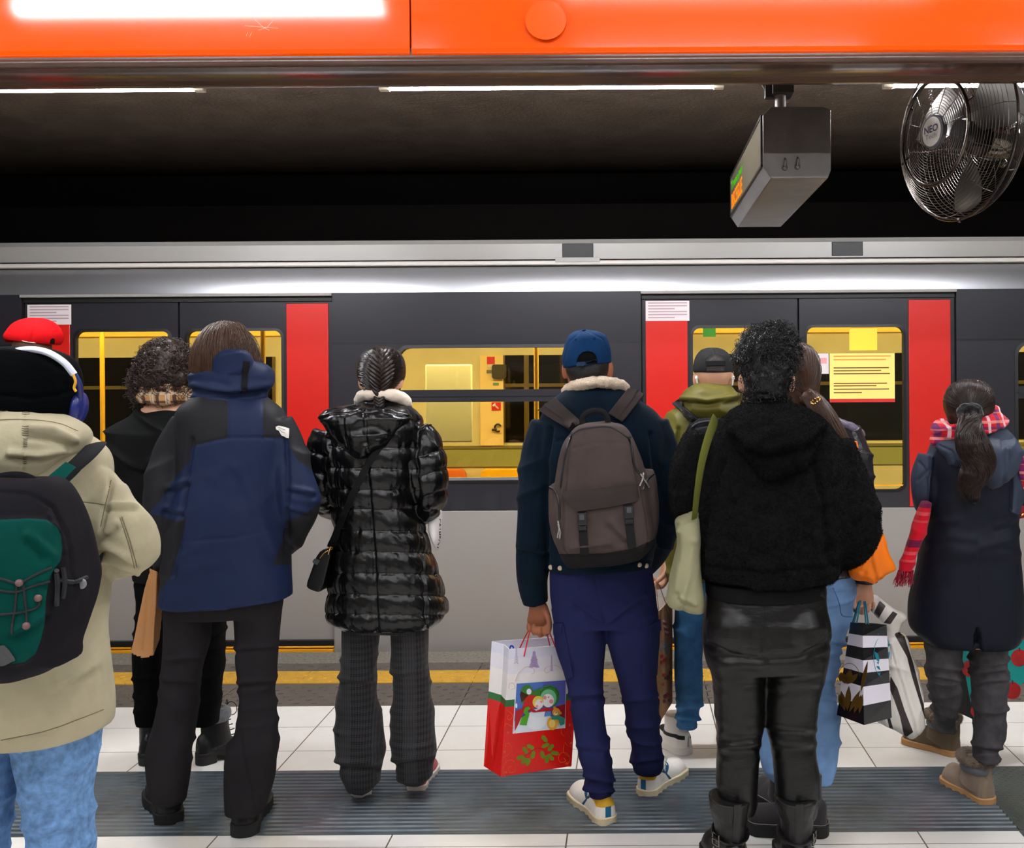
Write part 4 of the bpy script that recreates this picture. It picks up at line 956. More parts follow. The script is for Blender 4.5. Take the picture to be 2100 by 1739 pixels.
hs = M(); rows(hs, [(710, 770, 796, .028), (718, 752, 814, .066), (735, 738, 827, .093), (760, 733, 831, .103), (780, 737, 827, .098), (795, 749, 813, .088), (808, 762, 802, .065, -.02), (815, 768, 795, .04, -.04)], Y, p=2.1)
sh = garment('hair', hs, pp, hb2, .0045, 4); sb = bvh(sh)
q = M(); ps = []; g = np.random.default_rng(11)
def onh(x, y, off=.004): p, n_, ok = cast(sb, x, y, Y-.07); return p+n_*off
for i in range(13):
    y = 720+i*8.2; cx = 783-.055*(y-715); wv = 9+13*sin(pi*min(1, i/11)); 
    for s in (-1, 1):
        yy = y+(4 if s > 0 else 0); z = [onh(cx+s*wv*1.25, yy-9, .002), onh(cx+s*wv*.8, yy-3, .006), onh(cx+s*wv*.3, yy+5, .010), onh(cx-s*1.5, yy+12, .008)]
        q.tube(z, [.004, .0085, .009, .004], 8, k=4)
for i in range(5):
    y = 818+i*6.0; cx = 777.5-.03*(y-820)
    for s in (-1, 1): q.tube([P(cx+s*9, y-6, Y-.09), P(cx+s*7, y, Y-.1), P(cx-s*2, y+6, Y-.105)], [.004, .0075, .004], 8, k=3)
put('plait', q, hb2, sh)
for i in range(420):
    s = 1 if i % 2 else -1; y0 = g.uniform(716, 806); y1 = y0+g.uniform(6, 22); cx = 783-.055*(y0-715); x0 = cx+s*g.uniform(30, 47)*sqrt(max(.12, 1-((y0-762)/56)**2)); x1 = cx+s*g.uniform(8, 16)
    ts = np.linspace(0, 1, 8); ps.append([onh(x0+(x1-x0)*t, y0+(y1-y0)*t**1.6, .0022+.004*sin(pi*t)) for t in ts])
for i in range(40):
    x = g.uniform(745, 820); p0 = onh(x, 722+abs(x-783)*.5, 0); d = np.array([g.normal(0, .5), g.normal(0, .4), 1]); ps.append([p0+nrm(d)*.022*t+np.array([.004*sin(t*4), 0, 0]) for t in np.linspace(0, 1, 8)])
v, f = strands(ps, .0011); q = M(); q.add(v, f); put('combed_strands', q, hb2, sh, fix=False)
tr = M(); rows(tr, lL, Y, k=4); rows(tr, lR, Y, k=4); rows(tr, [(1240, 704, 878, .11), (1290, 704, 878, .1)], Y)
plaid = plaidmat('glen_check', (41, 40, 42), [(2, .0245, 0, .0115, (22, 22, 24), .8), (2, .0062, 0, .002, (66, 65, 67), .35), (0, .0095, 0, .0026, (70, 69, 71), .34), (0, .118, .03, .045, (64, 63, 65), .45), (0, .0095, 0.004, .002, (20, 20, 23), .4)], wob=.006)
garment('checked_trousers', tr, pp, plaid, .006, 4, [drape(.007, 4, 15, .05, 5, (680, 900, 1340, 1640)), wave((7, 7, 5), .005, seed=4), fold([(700, 1390), (768, 1395)], 6, .005), fold([(805, 1380), (880, 1372)], 6, .005), fold([(688, 1560), (780, 1570)], 7, .008), fold([(806, 1560), (888, 1550)], 7, .008)])
pk = mat('shoe_pink', (176, 88, 92), .6); wsole = mat('shoe_sole_white', (226, 216, 206), .5)
shoe(pp, 'shoe', G(740, 1637), .2, .255, .096, shaft=.06, upper=pk, sole_m=wsole, sole=.026, top=.07); shoe(pp, 'shoe', G(852, 1626), .0, .255, .096, shaft=.06, upper=pk, sole_m=wsole, sole=.026, top=.07)
# her shoulder bag and the white carrier bag
cb = bvh(coat, hood)
bag = thing('crossbody_bag', 'small black crossbody bag on the hip of the glossy black coat', 'handbag', tuple(P(655, 1205, Y-.12)))
q = M(); strip(q, bvh(coat), [(803, 880), (780, 915), (752, 958), (726, 1010), (704, 1060), (686, 1108), (680, 1122)], 13, .003, .004, n=40, Yf=Y-.14)
blkl = mat('black_leather', (10, 9, 10), .38, bump=[(220, .25, .001)], spec=.5)
put('strap', q, cloth('strap_web', (22, 21, 22), .6, 900, .3), bag)
yb = Y-.1
def qd(pts, dy): return [P(x, y, yb+dy) for x, y in pts]
q = M(); o1 = [(679, 1121), (664, 1126), (656, 1131), (648, 1143), (640, 1166), (630, 1194), (629, 1203), (634, 1208), (650, 1214), (656, 1214), (664, 1198), (672, 1165), (678, 1140)]
o2 = [(684, 1121), (676, 1124), (670, 1130), (664, 1143), (658, 1166), (650, 1194), (652, 1200), (654, 1206), (668, 1208), (676, 1203), (682, 1194), (685, 1165), (686, 1140)]
q.loft([qd(o1, -.02), qd(o1, .0), qd(o2, .07), qd(o2, .09)]); garment('bag_body', q, bag, blkl, .004, 4)
gold = mat('gold_metal', (214, 168, 96), .25, metal=1)
zb = bvh([o for o in bag.children if o.name.startswith('bag_body')][0])
q = M(); seam(q, zb, [(674, 1129), (665, 1134), (656, 1145)], .0022, .001, Yf=yb); put('zip', q, gold, bag)
q = M(); pa, pb = P(677, 1122, yb-.035), P(673, 1137, yb-.035); q.tube([pa, (pa+pb)/2, pb], [.004, .003, .002], 8); a = [P(678.5+3*cos(t), 1124+3*sin(t), yb-.036) for t in np.linspace(0, 2*pi, 12)]; q.tube(a, .0013, 6); put('clasp', q, gold, bag)
q = M(); patch(q, zb, [(648, 1146), (657, 1149)], [(643, 1154), (651, 1158)], .003, .004, 4, 4, yb); put('zip_tab', q, mat('grey_leather', (72, 74, 80), .5), bag)
cbag = thing('carrier_bag', 'white plastic carrier bag with black lettering beside the glossy black coat', 'shopping bag', tuple(P(890, 1120, Y+.06)))
q = M(); rows(q, [(1046, 884, 906, .02, .08), (1060, 879, 906, .05, .08), (1085, 880, 904, .06, .07), (1105, 886, 902, .055, .06), (1120, 893, 900, .04, .06), (1131, 894, 897, .01, .06)], Y)
wb = garment('bag', q, cbag, mat('white_plastic', (226, 220, 218), .35, bump=[((40, 40, 8), .4, .004)]), .004, 3, [wave((30, 30, 8), .003)]); wbb = bvh(wb)
ik = mat('ink_black', (24, 22, 22), .6)
for i, ch in enumerate('CALZEDO'[:0] or ['C', 'A', 'I', 'M', 'R', 'O', 'U']):
    v, f = text_mesh(ch, .022, True); py = 1068+i*8.6; px = 901.3-(.1*i if i < 5 else (i-4)*2.2); p0, n0, ok = cast(wbb, px, py, Y)
    q = M(); q.add([p0+n0*.0015+np.array([-y_*.55, 0, -x_]) if False else p0+n0*.0015+np.array([y_*.5, 0, -x_]) for x_, y_, _ in v], f); put('letter', q, ik, cbag, fix=False)
# ================================================================ the man in the blue cap
Y = 3.55
pb = person(Y, 1240, 'person in a blue cap, dark velvet jacket with cream fleece collar and navy cargo trousers')
tor = [(795, 1172, 1272, .075), (815, 1140, 1303, .10), (842, 1116, 1345, .125), (880, 1105, 1368, .14), (930, 1106, 1370, .15), (1000, 1110, 1358, .15), (1080, 1116, 1348, .148), (1140, 1121, 1341, .148), ((1181, 1176), 1123, 1336, .146)]
tor = hem(tor, Y)
aL = [(1130, 872, 0, 42), (1109, 940, 0, 42), (1103, 1010, -.02, 41), (1097, 1080, -.02, 38), (1091, 1150, 0, 34), (1093, 1205, .02, 32), (1098, 1236, .03, 27)]
aR = [(1330, 872, 0, 44), (1356, 940, 0, 44), (1364, 1010, -.01, 42), (1360, 1075, .04, 37), (1345, 1125, .13, 30), (1322, 1160, .22, 24)]
lL = [(1250, 1131, 1241, .11), (1280, 1136, 1242, .107), (1330, 1139, 1241, .10), (1390, 1160, 1237, .087), (1450, 1170, 1241, .08), (1500, 1177, 1246, .077), (1560, 1190, 1254, .072), (1600, 1200, 1260, .066, .04), (1632, 1204, 1262, .06, .065), (1643, 1206, 1262, .055, .07)]
lR = [(1250, 1243, 1351, .11), (1300, 1243, 1353, .105), (1330, 1250, 1353, .10, .02), (1390, 1266, 1347, .087, .06), (1450, 1278, 1350, .08, .11), (1500, 1288, 1354, .077, .15), (1560, 1297, 1360, .072, .22), (1582, 1299, 1357, .064, .25), (1592, 1301, 1355, .058, .26)]
lL = hem(lL, Y); lR = hem(lR, Y)
b = M(); head(b, P(1205, 752, Y+.01), .228, -.02, 0, .158)
rows(b, tor, Y, .72); rows(b, [(1170, 1140, 1335, .10), (1260, 1145, 1345, .10)], Y); rows(b, lL, Y, .68); rows(b, lR, Y, .68)
limb(b, [(1206, 780, 0, 33), (1210, 860, 0, 36)], Y); limb(b, aL, Y, .6); limb(b, aR, Y, .55)
WL = P(1102, 1234, Y+.03)
hand(b, WL, (.05, .0, -1), (-.1, -1, .05), -1, ((.75, 1.5, 1.0), (.85, 1.5, 1.0), (.95, 1.5, 1.0), (1.0, 1.5, 1.0)), 1.0, .03, .35, .15)
hand(b, P(1318, 1160, Y+.24), (-.3, .8, -.4), (-.9, -.1, 0), -1)
body(pb, b, skin_m('skin_tan', (150, 92, 64)), .0045)
vel = cloth('velvet_teal', (4, 20, 33), .8, 500, .3, sheen=.04, var=.3, varscale=10, spec=.1)
j = M(); rows(j, tor, Y, k=4); limb(j, aL, Y); limb(j, aR, Y)
jk = garment('jacket', j, pb, vel, .0065, 5, [drape(.009, 4, 10, .4, 2, (1060, 1130, 930, 1220)), drape(.009, 4, 10, -.4, 3, (1330, 1400, 900, 1120)), wave((6, 6, 4), .005, seed=6), crease([(1130, 880), (1120, 950), (1122, 1050), (1120, 1170)], 5, .014), crease([(1335, 890), (1342, 960), (1335, 1080)], 5, .013), crease([(1123, 1152), (1335, 1150)], 2, .004), crease([(1098, 872), (1140, 905), (1180, 895)], 2.5, .003), crease([(1072, 1228), (1126, 1224)], 2, .003), fold([(1065, 1120), (1120, 1130)], 6, .006)])
q = M()
for x, y in ((1130, 1163), (1149, 1165), (1311, 1158), (1325, 1160)):
    m = M(); blob_at(m, bvh(jk), x, y, .0085, .001, sq=(1, .45, 1)); put('button', m, mat('button_horn', (196, 176, 150), .35), jk)
q = M(); q.tube([P(x, y, Y+o) for x, y, o in ((1172, 818, .085), (1166, 806, .05), (1172, 797, -.02), (1192, 789, -.072), (1222, 783, -.088), (1250, 785, -.075), (1270, 791, -.02), (1277, 799, .05), (1268, 812, .085))], [.018, .024, .026, .025, .024, .025, .026, .024, .018], 14, k=4, flat=.75)
garment('fleece_collar', q, jk, mat('sherpa_cream', (242, 220, 194), .95, sheen=.3, bump=[(120, .8, .004)]), .005, 3, [wave((90, 90, 90), .003)], extra=fuzz(9000, .007, .0011, .9, 4))
# head gear
hs = M(); rows(hs, [(735, 1161, 1249, .09), (758, 1160, 1249, .092), (772, 1165, 1245, .088), (785, 1172, 1240, .075)], Y); garment('hair', hs, pb, mat('hair_black', (16, 13, 13), .5, bump=[(300, .8, .002)]), .0045, 3)
cp = M(); rows(cp, [((676, 676), 1192, 1206, .02), ((681, 680), 1176, 1228, .05), ((692, 689), 1164, 1243, .08), ((714, 708), 1156, 1251, .099), ((736, 727), 1152, 1254, .106), ((750, 739), 1154, 1254, .105), ((755, 744), 1155, 1254, .104)], Y, p=2.0, k=5)
ARCH = [(1183, 748), (1183, 738), (1187, 729), (1195, 722), (1205, 720), (1215, 722), (1222, 728), (1225, 738), (1225, 745)]
capm_ = cloth('cap_blue', (15, 47, 84), .85, 700, .25, layers=[('arch', (10, 9, 10))], var=.08)
capo = garment('cap', cp, pb, capm_, .0038, 3, [lambda co, no, px: -.007*smooth(-2, 3, sdf(px, ARCH))*back(no), crease([(1197, 678), (1201, 720)], 1.5, .0022), crease([(1192, 680), (1168, 700), (1155, 745)], 1.5, .002), crease([(1206, 679), (1236, 695), (1252, 735)], 1.5, .002)], [('arch', ARCH)])
cbv = bvh(capo); q = M(); blob_at(q, cbv, 1198, 678, .008, .0, Y, (1, 1, .6)); put('button', q, capm_, capo)
q = M(); strip(q, cbv, [(1184, 748), (1205, 746), (1225, 741)], 11, .008, .004, 14, Y, 5, 9); put('snap_strap', q, cloth('strap_slate', (40, 54, 80), .7), capo)
for x, y in ((1181, 697), (1219, 695)):
    q = M(); p0, n0, _ = cast(cbv, x, y, Y); 
    u = nrm(np.cross(n0, (0, 0, 1))); v = np.cross(n0, u); q.tube([p0+n0*.001+.0035*(u*cos(t)+v*sin(t)) for t in np.linspace(0, 2*pi, 13)], .001, 6); put('eyelet', q, capm_, capo)
q = M(); c = P(1205, 748, Y); q.loft([[c+np.array([x*.085, .085+(1-x*x)*.07*t2, -.002-.022*x*x*1.0+zz-.012*t2*0]) for x, t2, zz in [(x, t, z) for x, t, z in zip(np.r_[np.linspace(-1, 1, 16), np.linspace(1, -1, 16)], np.r_[np.zeros(16), np.ones(16)], np.zeros(32))]] for z in (0,)]+[[c+np.array([x*.085, .085+(1-x*x)*.07*t2, .003-.022*x*x]) for x, t2 in zip(np.r_[np.linspace(-1, 1, 16), np.linspace(1, -1, 16)], np.r_[np.zeros(16), np.ones(16)])]]); put('peak', q, capm_, capo)
# trousers
tr = M(); rows(tr, lL, Y, k=4); rows(tr, lR, Y, k=4); rows(tr, [(1150, 1130, 1337, .122), (1177, 1128, 1339, .127), (1230, 1130, 1347, .132), (1280, 1138, 1352, .118)], Y, k=4)
navy = cloth('navy_twill', (34, 38, 76), .88, 900, .3, var=.08, spec=.1)
tro = garment('cargo_trousers', tr, pb, navy, .006, 4, [drape(.007, 5, 14, .15, 3, (1170, 1260, 1420, 1640)), drape(.007, 5, 14, -.15, 4, (1270, 1360, 1420, 1600)), wave((8, 8, 6), .004, seed=8), crease([(1218, 1180), (1232, 1240), (1243, 1285)], 2.2, .004), fold([(1160, 1428), (1236, 1420)], 7, .006), fold([(1270, 1440), (1346, 1425)], 7, .006), fold([(1180, 1235), (1235, 1275)], 7, .007), fold([(1320, 1220), (1255, 1272)], 7, .007), fold([(1200, 1590), (1258, 1600)], 6, .008), fold([(1205, 1615), (1262, 1622)], 6, .008), fold([(1298, 1560), (1356, 1552)], 6, .007), fold([(1180, 1530), (1250, 1535)], 6, .004)])
tb = bvh(tro)
q = M(); patch(q, tb, [(1137, 1278), (1155, 1277)], [(1138, 1302), (1153, 1300)], .001, .006, 6, 5, Y); patch(q, tb, [(1137, 1298), (1156, 1278)], [(1162, 1394), (1176, 1386)], .001, .003, 8, 10, Y); put('cargo_pocket', q, navy, tro)
q = M(); patch(q, tb, [(1330, 1283), (1352, 1270)], [(1333, 1302), (1353, 1292)], .001, .006, 6, 5, Y); patch(q, tb, [(1331, 1300), (1352, 1292)], [(1332, 1375), (1346, 1384)], .001, .003, 8, 10, Y); put('cargo_pocket', q, navy, tro)
q = M(); seam(q, tb, [(1155, 1279), (1158, 1310), (1168, 1345), (1177, 1370), (1177, 1386), (1168, 1395)], .0016, .003, Yf=Y); put('pocket_seam', q, navy, tro)
q = M(); seam(q, tb, [(1334, 1284), (1332, 1320), (1330, 1360), (1336, 1376)], .0016, .003, Yf=Y); put('pocket_seam', q, navy, tro)
# trainers
up = mat('trainer_white', (240, 234, 222), .55, bump=[(160, .15, .001)], layers=[('teal', (24, 84, 116)), ('yel', (226, 174, 40)), ('tab', (22, 104, 146))]); so = mat('trainer_sole', (222, 206, 168), .55, bump=[(50, .2, .002)], var=.08)
lm = [('teal', lambda lc: np.where(lc[:, 2] > .02, np.maximum.reduce([sdf(lc[:, 1:3], [(.075, .078), (.095, .086), (.128, .052), (.15, .028), (.136, .028), (.112, .058)]), sdf(lc[:, 1:3], [(.105, .062), (.116, .07), (.165, .098), (.185, .09), (.135, .062), (.118, .052)])]), -1)),
      ('yel', lambda lc: sdf(lc[:, 1:3], [(-.03, .068), (.03, .064), (.075, .08), (.09, .13), (-.03, .13)])), ('tab', lambda lc: np.where(lc[:, 1] < .03, sdf(lc[:, [0, 2]], [(-.011, .026), (.011, .026), (.011, .068), (-.011, .068)]), -1))]
for hp, yw in ((G(1248, 1694), .42), (G(1319, 1636), -.52)):
    o, fw, inv = shoe(pb, 'shoe', hp, yw, .295, .108, shaft=.075, upper=up, sole_m=so, sole=.03, top=.078, lmasks=lm, shaft_r=.04, sole_flare=.005)
    q = M(); 
    for i in range(5):
        y0 = .125+i*.019; z0 = .098-.008*i; q.tube(fw(np.array([(-.024, y0, z0-.012), (0, y0+.008, z0+.002), (.024, y0+.002, z0-.012)])), .0026, 6, k=3)
    for s in (-1, 1): a = np.linspace(0, 2*pi, 12); q.tube(fw(np.stack([s*(.018+.017*np.cos(a)), .12+.008*np.cos(a), .112+.014*np.sin(a)], 1)), .0018, 6)
    put('laces', q, mat('lace_white', (232, 228, 220), .8), o)
# ---------------- backpack
bp = thing('backpack', 'grey brown canvas backpack on the person in the blue cap', 'backpack', tuple(P(1238, 1150, Y-.26)))
can = cloth('canvas_taupe', (70, 60, 57), .9, 650, .45, layers=[('base', (31, 29, 29))], var=.12, varscale=14, spec=.1)
yb = Y-.262
bk = M(); rows(bk, [(866, 1200, 1253, .045), (873, 1184, 1276, .072), (890, 1168, 1293, .09), (920, 1150, 1308, .10), (960, 1141, 1322, .108), (1000, 1136, 1331, .112), (1060, 1135, 1339, .118), (1105, 1140, 1342, .115), ((1143, 1128), 1152, 1330, .105), ((1160, 1146), 1164, 1312, .085)], yb, p=3.0, k=4)
rows(bk, [(992, 1131, 1150, .03, .03), (1005, 1126, 1158, .055, .03), (1055, 1126, 1160, .065, .03), (1100, 1133, 1162, .06, .03), (1125, 1142, 1165, .04, .03)], yb); rows(bk, [(962, 1322, 1340, .03, .03), (980, 1318, 1346, .055, .03), (1030, 1320, 1350, .065, .03), (1085, 1318, 1349, .06, .03), (1115, 1312, 1340, .04, .03)], yb)
FP = [(1157, 1012), (1310, 998), (1322, 1060), (1328, 1110), (1318, 1128), (1170, 1138), (1158, 1120)]; BS = [(1120, 1137), (1150, 1136), (1160, 1136), (1240, 1135), (1300, 1124), (1350, 1102), (1360, 1180), (1120, 1180)]
bko = garment('bag_body', bk, bp, can, .0055, 3, [lambda co, no, px: .013*smooth(-5, 5, sdf(px, FP))*back(no), crease([(1169, 890), (1160, 950), (1157, 1010), (1158, 1130)], 3, .008), crease([(1293, 900), (1303, 960), (1318, 1010), (1330, 1110)], 3, .008), crease([(1172, 920), (1230, 906), (1290, 910)], 1.8, .003), wave((14, 14, 9), .004, seed=7), crease([(1150, 1137), (1240, 1136), (1345, 1104)], 1.5, .003), fold([(1180, 1120), (1250, 1112)], 8, .005), fold([(1250, 1070), (1280, 1100)], 7, .005)], [('base', BS)])
bb = bvh(bko)
q = M(); patch(q, bb, [(1157, 1009), (1190, 1008), (1240, 1003), (1290, 993), (1312, 997)], [(1160, 1026), (1183, 1049), (1240, 1041), (1302, 1030), (1315, 1014)], .004, .006, 20, 9, yb); fl = put('flap', q, can, bp)
wb_ = cloth('webbing_black', (30, 29, 30), .7, 800, .3); bkl = mat('buckle_black', (26, 26, 28), .35)
for x, y0, y1, dx in ((1194, 1047, 1137, 5), (1288, 1034, 1124, 8)):
    q = M(); strip(q, bb, [(x, y0), (x+dx*.4, (y0+y1)/2), (x+dx, y1)], 17, .003, .003, 14, yb); st = put('strap', q, wb_, bp)
    q = M(); patch(q, bb, [(x-9, y0+5), (x+10, y0+4)], [(x-8, y0+30), (x+11, y0+29)], .007, .008, 5, 6, yb); bu = put('buckle', q, bkl, bp, bevel=.002)
    q = M(); patch(q, bb, [(x-6, y0+31), (x+9, y0+30)], [(x-7, y0+40), (x+10, y0+39)], .006, .007, 5, 4, yb); put('buckle_tongue', q, bkl, bu, bevel=.0015)
    q = M(); patch(q, bb, [(x-4, y0+7), (x+5, y0+7)], [(x-4, y0+18), (x+5, y0+18)], .015, .002, 4, 4, yb); put('buckle_window', q, mat('buckle_grey', (70, 70, 74), .3), bu)
q = M(); seam(q, bb, [(1150, 1000), (1155, 960), (1164, 915), (1180, 886), (1210, 878), (1250, 876), (1280, 892), (1295, 912), (1301, 955), (1318, 980)], .0035, .001, 60, yb); put('zip', q, bkl, bp)
for pts in ([(1128, 999), (1140, 1008), (1147, 1030), (1148, 1065)], [(1340, 972), (1326, 985), (1318, 1005)]):
    q = M(); seam(q, bb, pts, .0042, .001, 20, yb); put('pocket_zip', q, bkl, bp)
sp = mat('speckled_cord', (150, 146, 140), .7, bump=[(300, .8, .003)], var=.9, varscale=260)
for pts in ([(1146, 1068), (1148, 1085), (1145, 1102)], [(1146, 1075), (1150, 1090), (1149, 1104)], [(1312, 972), (1320, 985), (1329, 999)], [(1318, 970), (1316, 984), (1312, 996)]):
    q = M(); seam(q, bb, pts, .0028, .004, 14, yb); put('zip_pull', q, sp, bp)
q = M(); q.tube([P(x, y, yb+.02) for x, y in ((1196, 872), (1194, 858), (1204, 847), (1220, 842), (1236, 845), (1245, 856), (1247, 870))], .010, 10, k=4, flat=.5, up=(0, 1, 0)); put('handle', q, wb_, bp)
jb = bvh(jk, bko)
for top, bot in (([(1112, 846), (1128, 832), (1144, 822)], [(1172, 884), (1183, 876), (1194, 866)]), ([(1318, 816), (1300, 807), (1284, 803)], [(1275, 868), (1260, 858), (1247, 850)])):
    q = M(); patch(q, jb, top, bot, .006, .015, 8, 12, Y-.1, 5); so_ = put('shoulder_strap', q, can, bp, bevel=.004)
    q = M(); a = resample(top, 9); c = resample(bot, 9); patch(q, jb, a[3:5], c[3:5], .0215, .0015, 3, 12, Y-.1); put('strap_seam', q, can, so_)
# ---------------- the red gift bag
gb = thing('gift_bag', 'red and white paper gift bag with a snowman picture', 'gift bag', tuple(P(1100, 1580, 3.56)))
A = P(1027, 1593, 3.52); B = P(1172, 1571, 3.68); C = P(992, 1571, 3.60); D = B+C-A; HT = np.array([.031, .0, .443])
bands = [(0, .545, (226, 24, 20)), (.545, .60, (44, 112, 58)), (.60, .80, (246, 241, 238)), (.80, .92, (238, 234, 242)), (.92, 1.0, (228, 228, 242))]
gm = [mat('gift_paper_%s' % n, c, .32, spec=.5, coat=.2, bump=[(6, .2, .01)]) for n, (_, _, c) in zip(('red', 'green', 'cream', 'lilac', 'mauve'), bands)]
shell = M(); inner = .003
for i, (t0, t1, c) in enumerate(bands):
    shell.cur = i
    for s, e, mid in ((A, B, None), (B, D, 1), (D, C, None), (C, A, 1)):
        nrml = nrm(np.cross(e-s, HT)); 
        pts = [s, e] if mid is None else [s, (s+e)/2-nrml*.012*0, e]
        for p0, p1 in zip(pts[:-1], pts[1:]):
            def bulge(p, t): return p+HT*t-(nrml*(.022*(1-t)*t*4*.35+.016*t) if (mid and np.allclose(p, (s+e)/2)) else 0)
            V = [bulge(p0, t0), bulge(p1, t0), bulge(p1, t1), bulge(p0, t1)]; W_ = [v-nrml*inner for v in V]
            shell.add(np.array(V+W_), [(0, 1, 2, 3), (7, 6, 5, 4), (0, 4, 5, 1), (1, 5, 6, 2), (2, 6, 7, 3), (3, 7, 4, 0)])
shell.cur = 0; shell.add(np.array([A, B, D, C]+[p+np.array([0, 0, .003]) for p in (A, B, D, C)]), [(3, 2, 1, 0), (4, 5, 6, 7)])
gbo = put('bag_body', shell, gm, gb, smooth_=False)
FN = nrm(np.cross(B-A, HT)); FN = FN if FN[1] < 0 else -FN
def fp(px, py, lay=1):
    d = P(px, py, 1.0)-EYE; t = ((A-EYE)@FN)/(d@FN); return EYE+d*t+FN*(.0004+.0005*lay)
def c8(x, y): return (1020+x/5.994, 1310+y/5.994)
def deco(name, poly, col, lay, parent=gbo, rough=.45, label=None):
    q = M(); V = [fp(*c8(x, y), lay) for x, y in poly]; V2 = [v-FN*.0004 for v in V]; n = len(V); q.add(np.array(V+V2), [tuple(range(n)), tuple(range(2*n-1, n-1, -1))]+[(i, (i+1) % n, n+(i+1) % n, n+i) for i in range(n)])
    return put(name, q, mat('print_%d_%d_%d' % col, col, rough, spec=.4), parent, smooth_=False, label=label)
def el(cx, cy, rx, ry, rot=0, n=28, a0=0, a1=2*pi): 
    c, s = cos(rot), sin(rot); return [(cx+rx*cos(t)*c-ry*sin(t)*s, cy+rx*cos(t)*s+ry*sin(t)*c) for t in np.linspace(a0, a1, n, endpoint=(a1-a0) < 6.2)]
pic = deco('picture', [(226, 540), (848, 498), (834, 1096), (186, 1166)], (238, 236, 236), 1, label='square snowman picture with a white border')
deco('sky', [(236, 550), (838, 508), (824, 1086), (196, 1154)], (86, 122, 196), 2, pic); deco('sky', [(560, 527), (838, 508), (832, 800), (560, 780)], (96, 104, 186), 3, pic)
deco('scarf_tail', [(720, 830), (832, 800), (828, 980), (700, 960)], (166, 32, 44), 4, pic)
deco('snow', [(206, 1010), (300, 960), (480, 930), (640, 940), (720, 1000), (825, 1040), (824, 1086), (196, 1154)], (226, 236, 246), 4, pic)
deco('snowman_body', el(470, 1000, 125, 120), (240, 244, 248), 5, pic); deco('snowman_shoulder', el(500, 910, 90, 55), (232, 238, 246), 6, pic)
deco('hat_tail', [(275, 690), (290, 610), (330, 570), (390, 560), (440, 640), (520, 600), (540, 700), (430, 700), (340, 790), (290, 780)], (64, 128, 52), 5, pic); deco('hat_band', [(272, 690), (284, 640), (372, 690), (360, 740), (290, 770)], (70, 44, 22), 6, pic)
deco('pompon', el(383, 645, 30, 36), (240, 240, 250), 7, pic)
deco('hat', el(630, 700, 128, 132), (62, 138, 58), 6, pic); deco('hat_brim', el(622, 725, 98, 108), (126, 204, 150), 7, pic); deco('face', el(615, 755, 72, 82), (246, 238, 236), 8, pic)
zz = []; 
for i in range(11): t = pi*1.05+pi*.95*i/10; r = 120 if i % 2 else 104; zz.append((630+r*cos(t), 700+r*1.02*sin(t)))
q = M(); q.tube([fp(*c8(x, y), 8) for x, y in zz], .0007, 5); put('hat_zigzag', q, mat('print_line_brown', (58, 44, 24), .5), pic)
for cx, cy, r in ((573, 718, 24), (655, 765, 26)): deco('cheek', el(cx, cy, r, r), (240, 150, 150), 9, pic)
deco('nose', el(620, 712, 5, 11, .4), (190, 50, 60), 10, pic)
deco('hat_small', [(300, 850), (330, 740), (380, 690), (450, 690), (520, 720), (450, 850), (400, 870)], (206, 44, 30), 7, pic); deco('hat_small_brim', el(492, 770, 66, 74, .3), (226, 206, 84), 9, pic); deco('face_small', el(505, 795, 50, 58, .2), (246, 236, 234), 10, pic)
for cx, cy, r in ((478, 822, 16), (530, 768, 13)): deco('cheek', el(cx, cy, r, r), (240, 156, 150), 11, pic)
deco('scarf', [(215, 880), (300, 850), (410, 850), (470, 880), (560, 840), (660, 850), (720, 830), (740, 880), (640, 880), (540, 890), (440, 900), (380, 880), (300, 920), (250, 1040), (205, 1130), (208, 960)], (186, 36, 44), 11, pic)
deco('mitten', [(265, 1050), (290, 960), (340, 930), (310, 900), (330, 840), (370, 825), (395, 850), (360, 880), (385, 920), (360, 1000), (350, 1055)], (84, 170, 40), 12, pic)
deco('jumper_sleeve', [(575, 890), (640, 880), (650, 940), (565, 950)], (96, 140, 200), 12, pic)
deco('bear_body', el(665, 1030, 66, 85), (238, 176, 60), 13, pic); deco('bear_belly', el(660, 1035, 38, 50), (250, 214, 120), 14, pic); deco('bear_arm', el(750, 1010, 40, 26, .3), (228, 160, 52), 14, pic); deco('bear_head', el(712, 895, 48, 52), (226, 152, 56), 14, pic)
deco('bear_scarf', [(650, 945), (740, 930), (810, 965), (812, 1040), (760, 1060), (735, 985), (655, 985)], (60, 140, 120), 15, pic)
for cx, cy in ((690, 840), (765, 905)): deco('bear_ear', el(cx, cy, 16, 18), (216, 140, 50), 13, pic)
deco('bear_muzzle', el(706, 910, 22, 22), (250, 226, 180), 16, pic); deco('bear_nose', el(708, 900, 8, 7), (90, 44, 30), 17, pic)
deco('picture_sky', el(230, 820, 12, 30), (240, 244, 250), 4, pic)
for cx, cy, rot in ((578, 1228, .9), (590, 1310, -.4), (655, 1338, -.95), (407, 1330, .5), (340, 1370, 1.0), (437, 1425, -1.3), (283, 1460, -.2), (330, 1500, -.75), (377, 1512, -1.2), (553, 1425, 1.3), (605, 1480, 1.6), (655, 1455, .85), (707, 1405, .15)):
    pts = [(cx+52*cos(t)*cos(rot)-(27+4*cos(6*t))*sin(t)*sin(rot), cy+52*cos(t)*sin(rot)+(27+4*cos(6*t))*sin(t)*cos(rot)) for t in np.linspace(0, 2*pi, 40, endpoint=False)]
    deco('holly_leaf', pts, (118, 136, 30), 1)
gl = mat('print_gold', (226, 118, 30), .4); gl2 = mat('print_gold_pale', (222, 190, 158), .4)
def swirl(pts, m_=gl, r=.0007):
    q = M(); q.tube([fp(*c8(x, y), 1) for x, y in catmull(pts, 6)], r, 5); put('gold_swirl', q, m_, gbo)
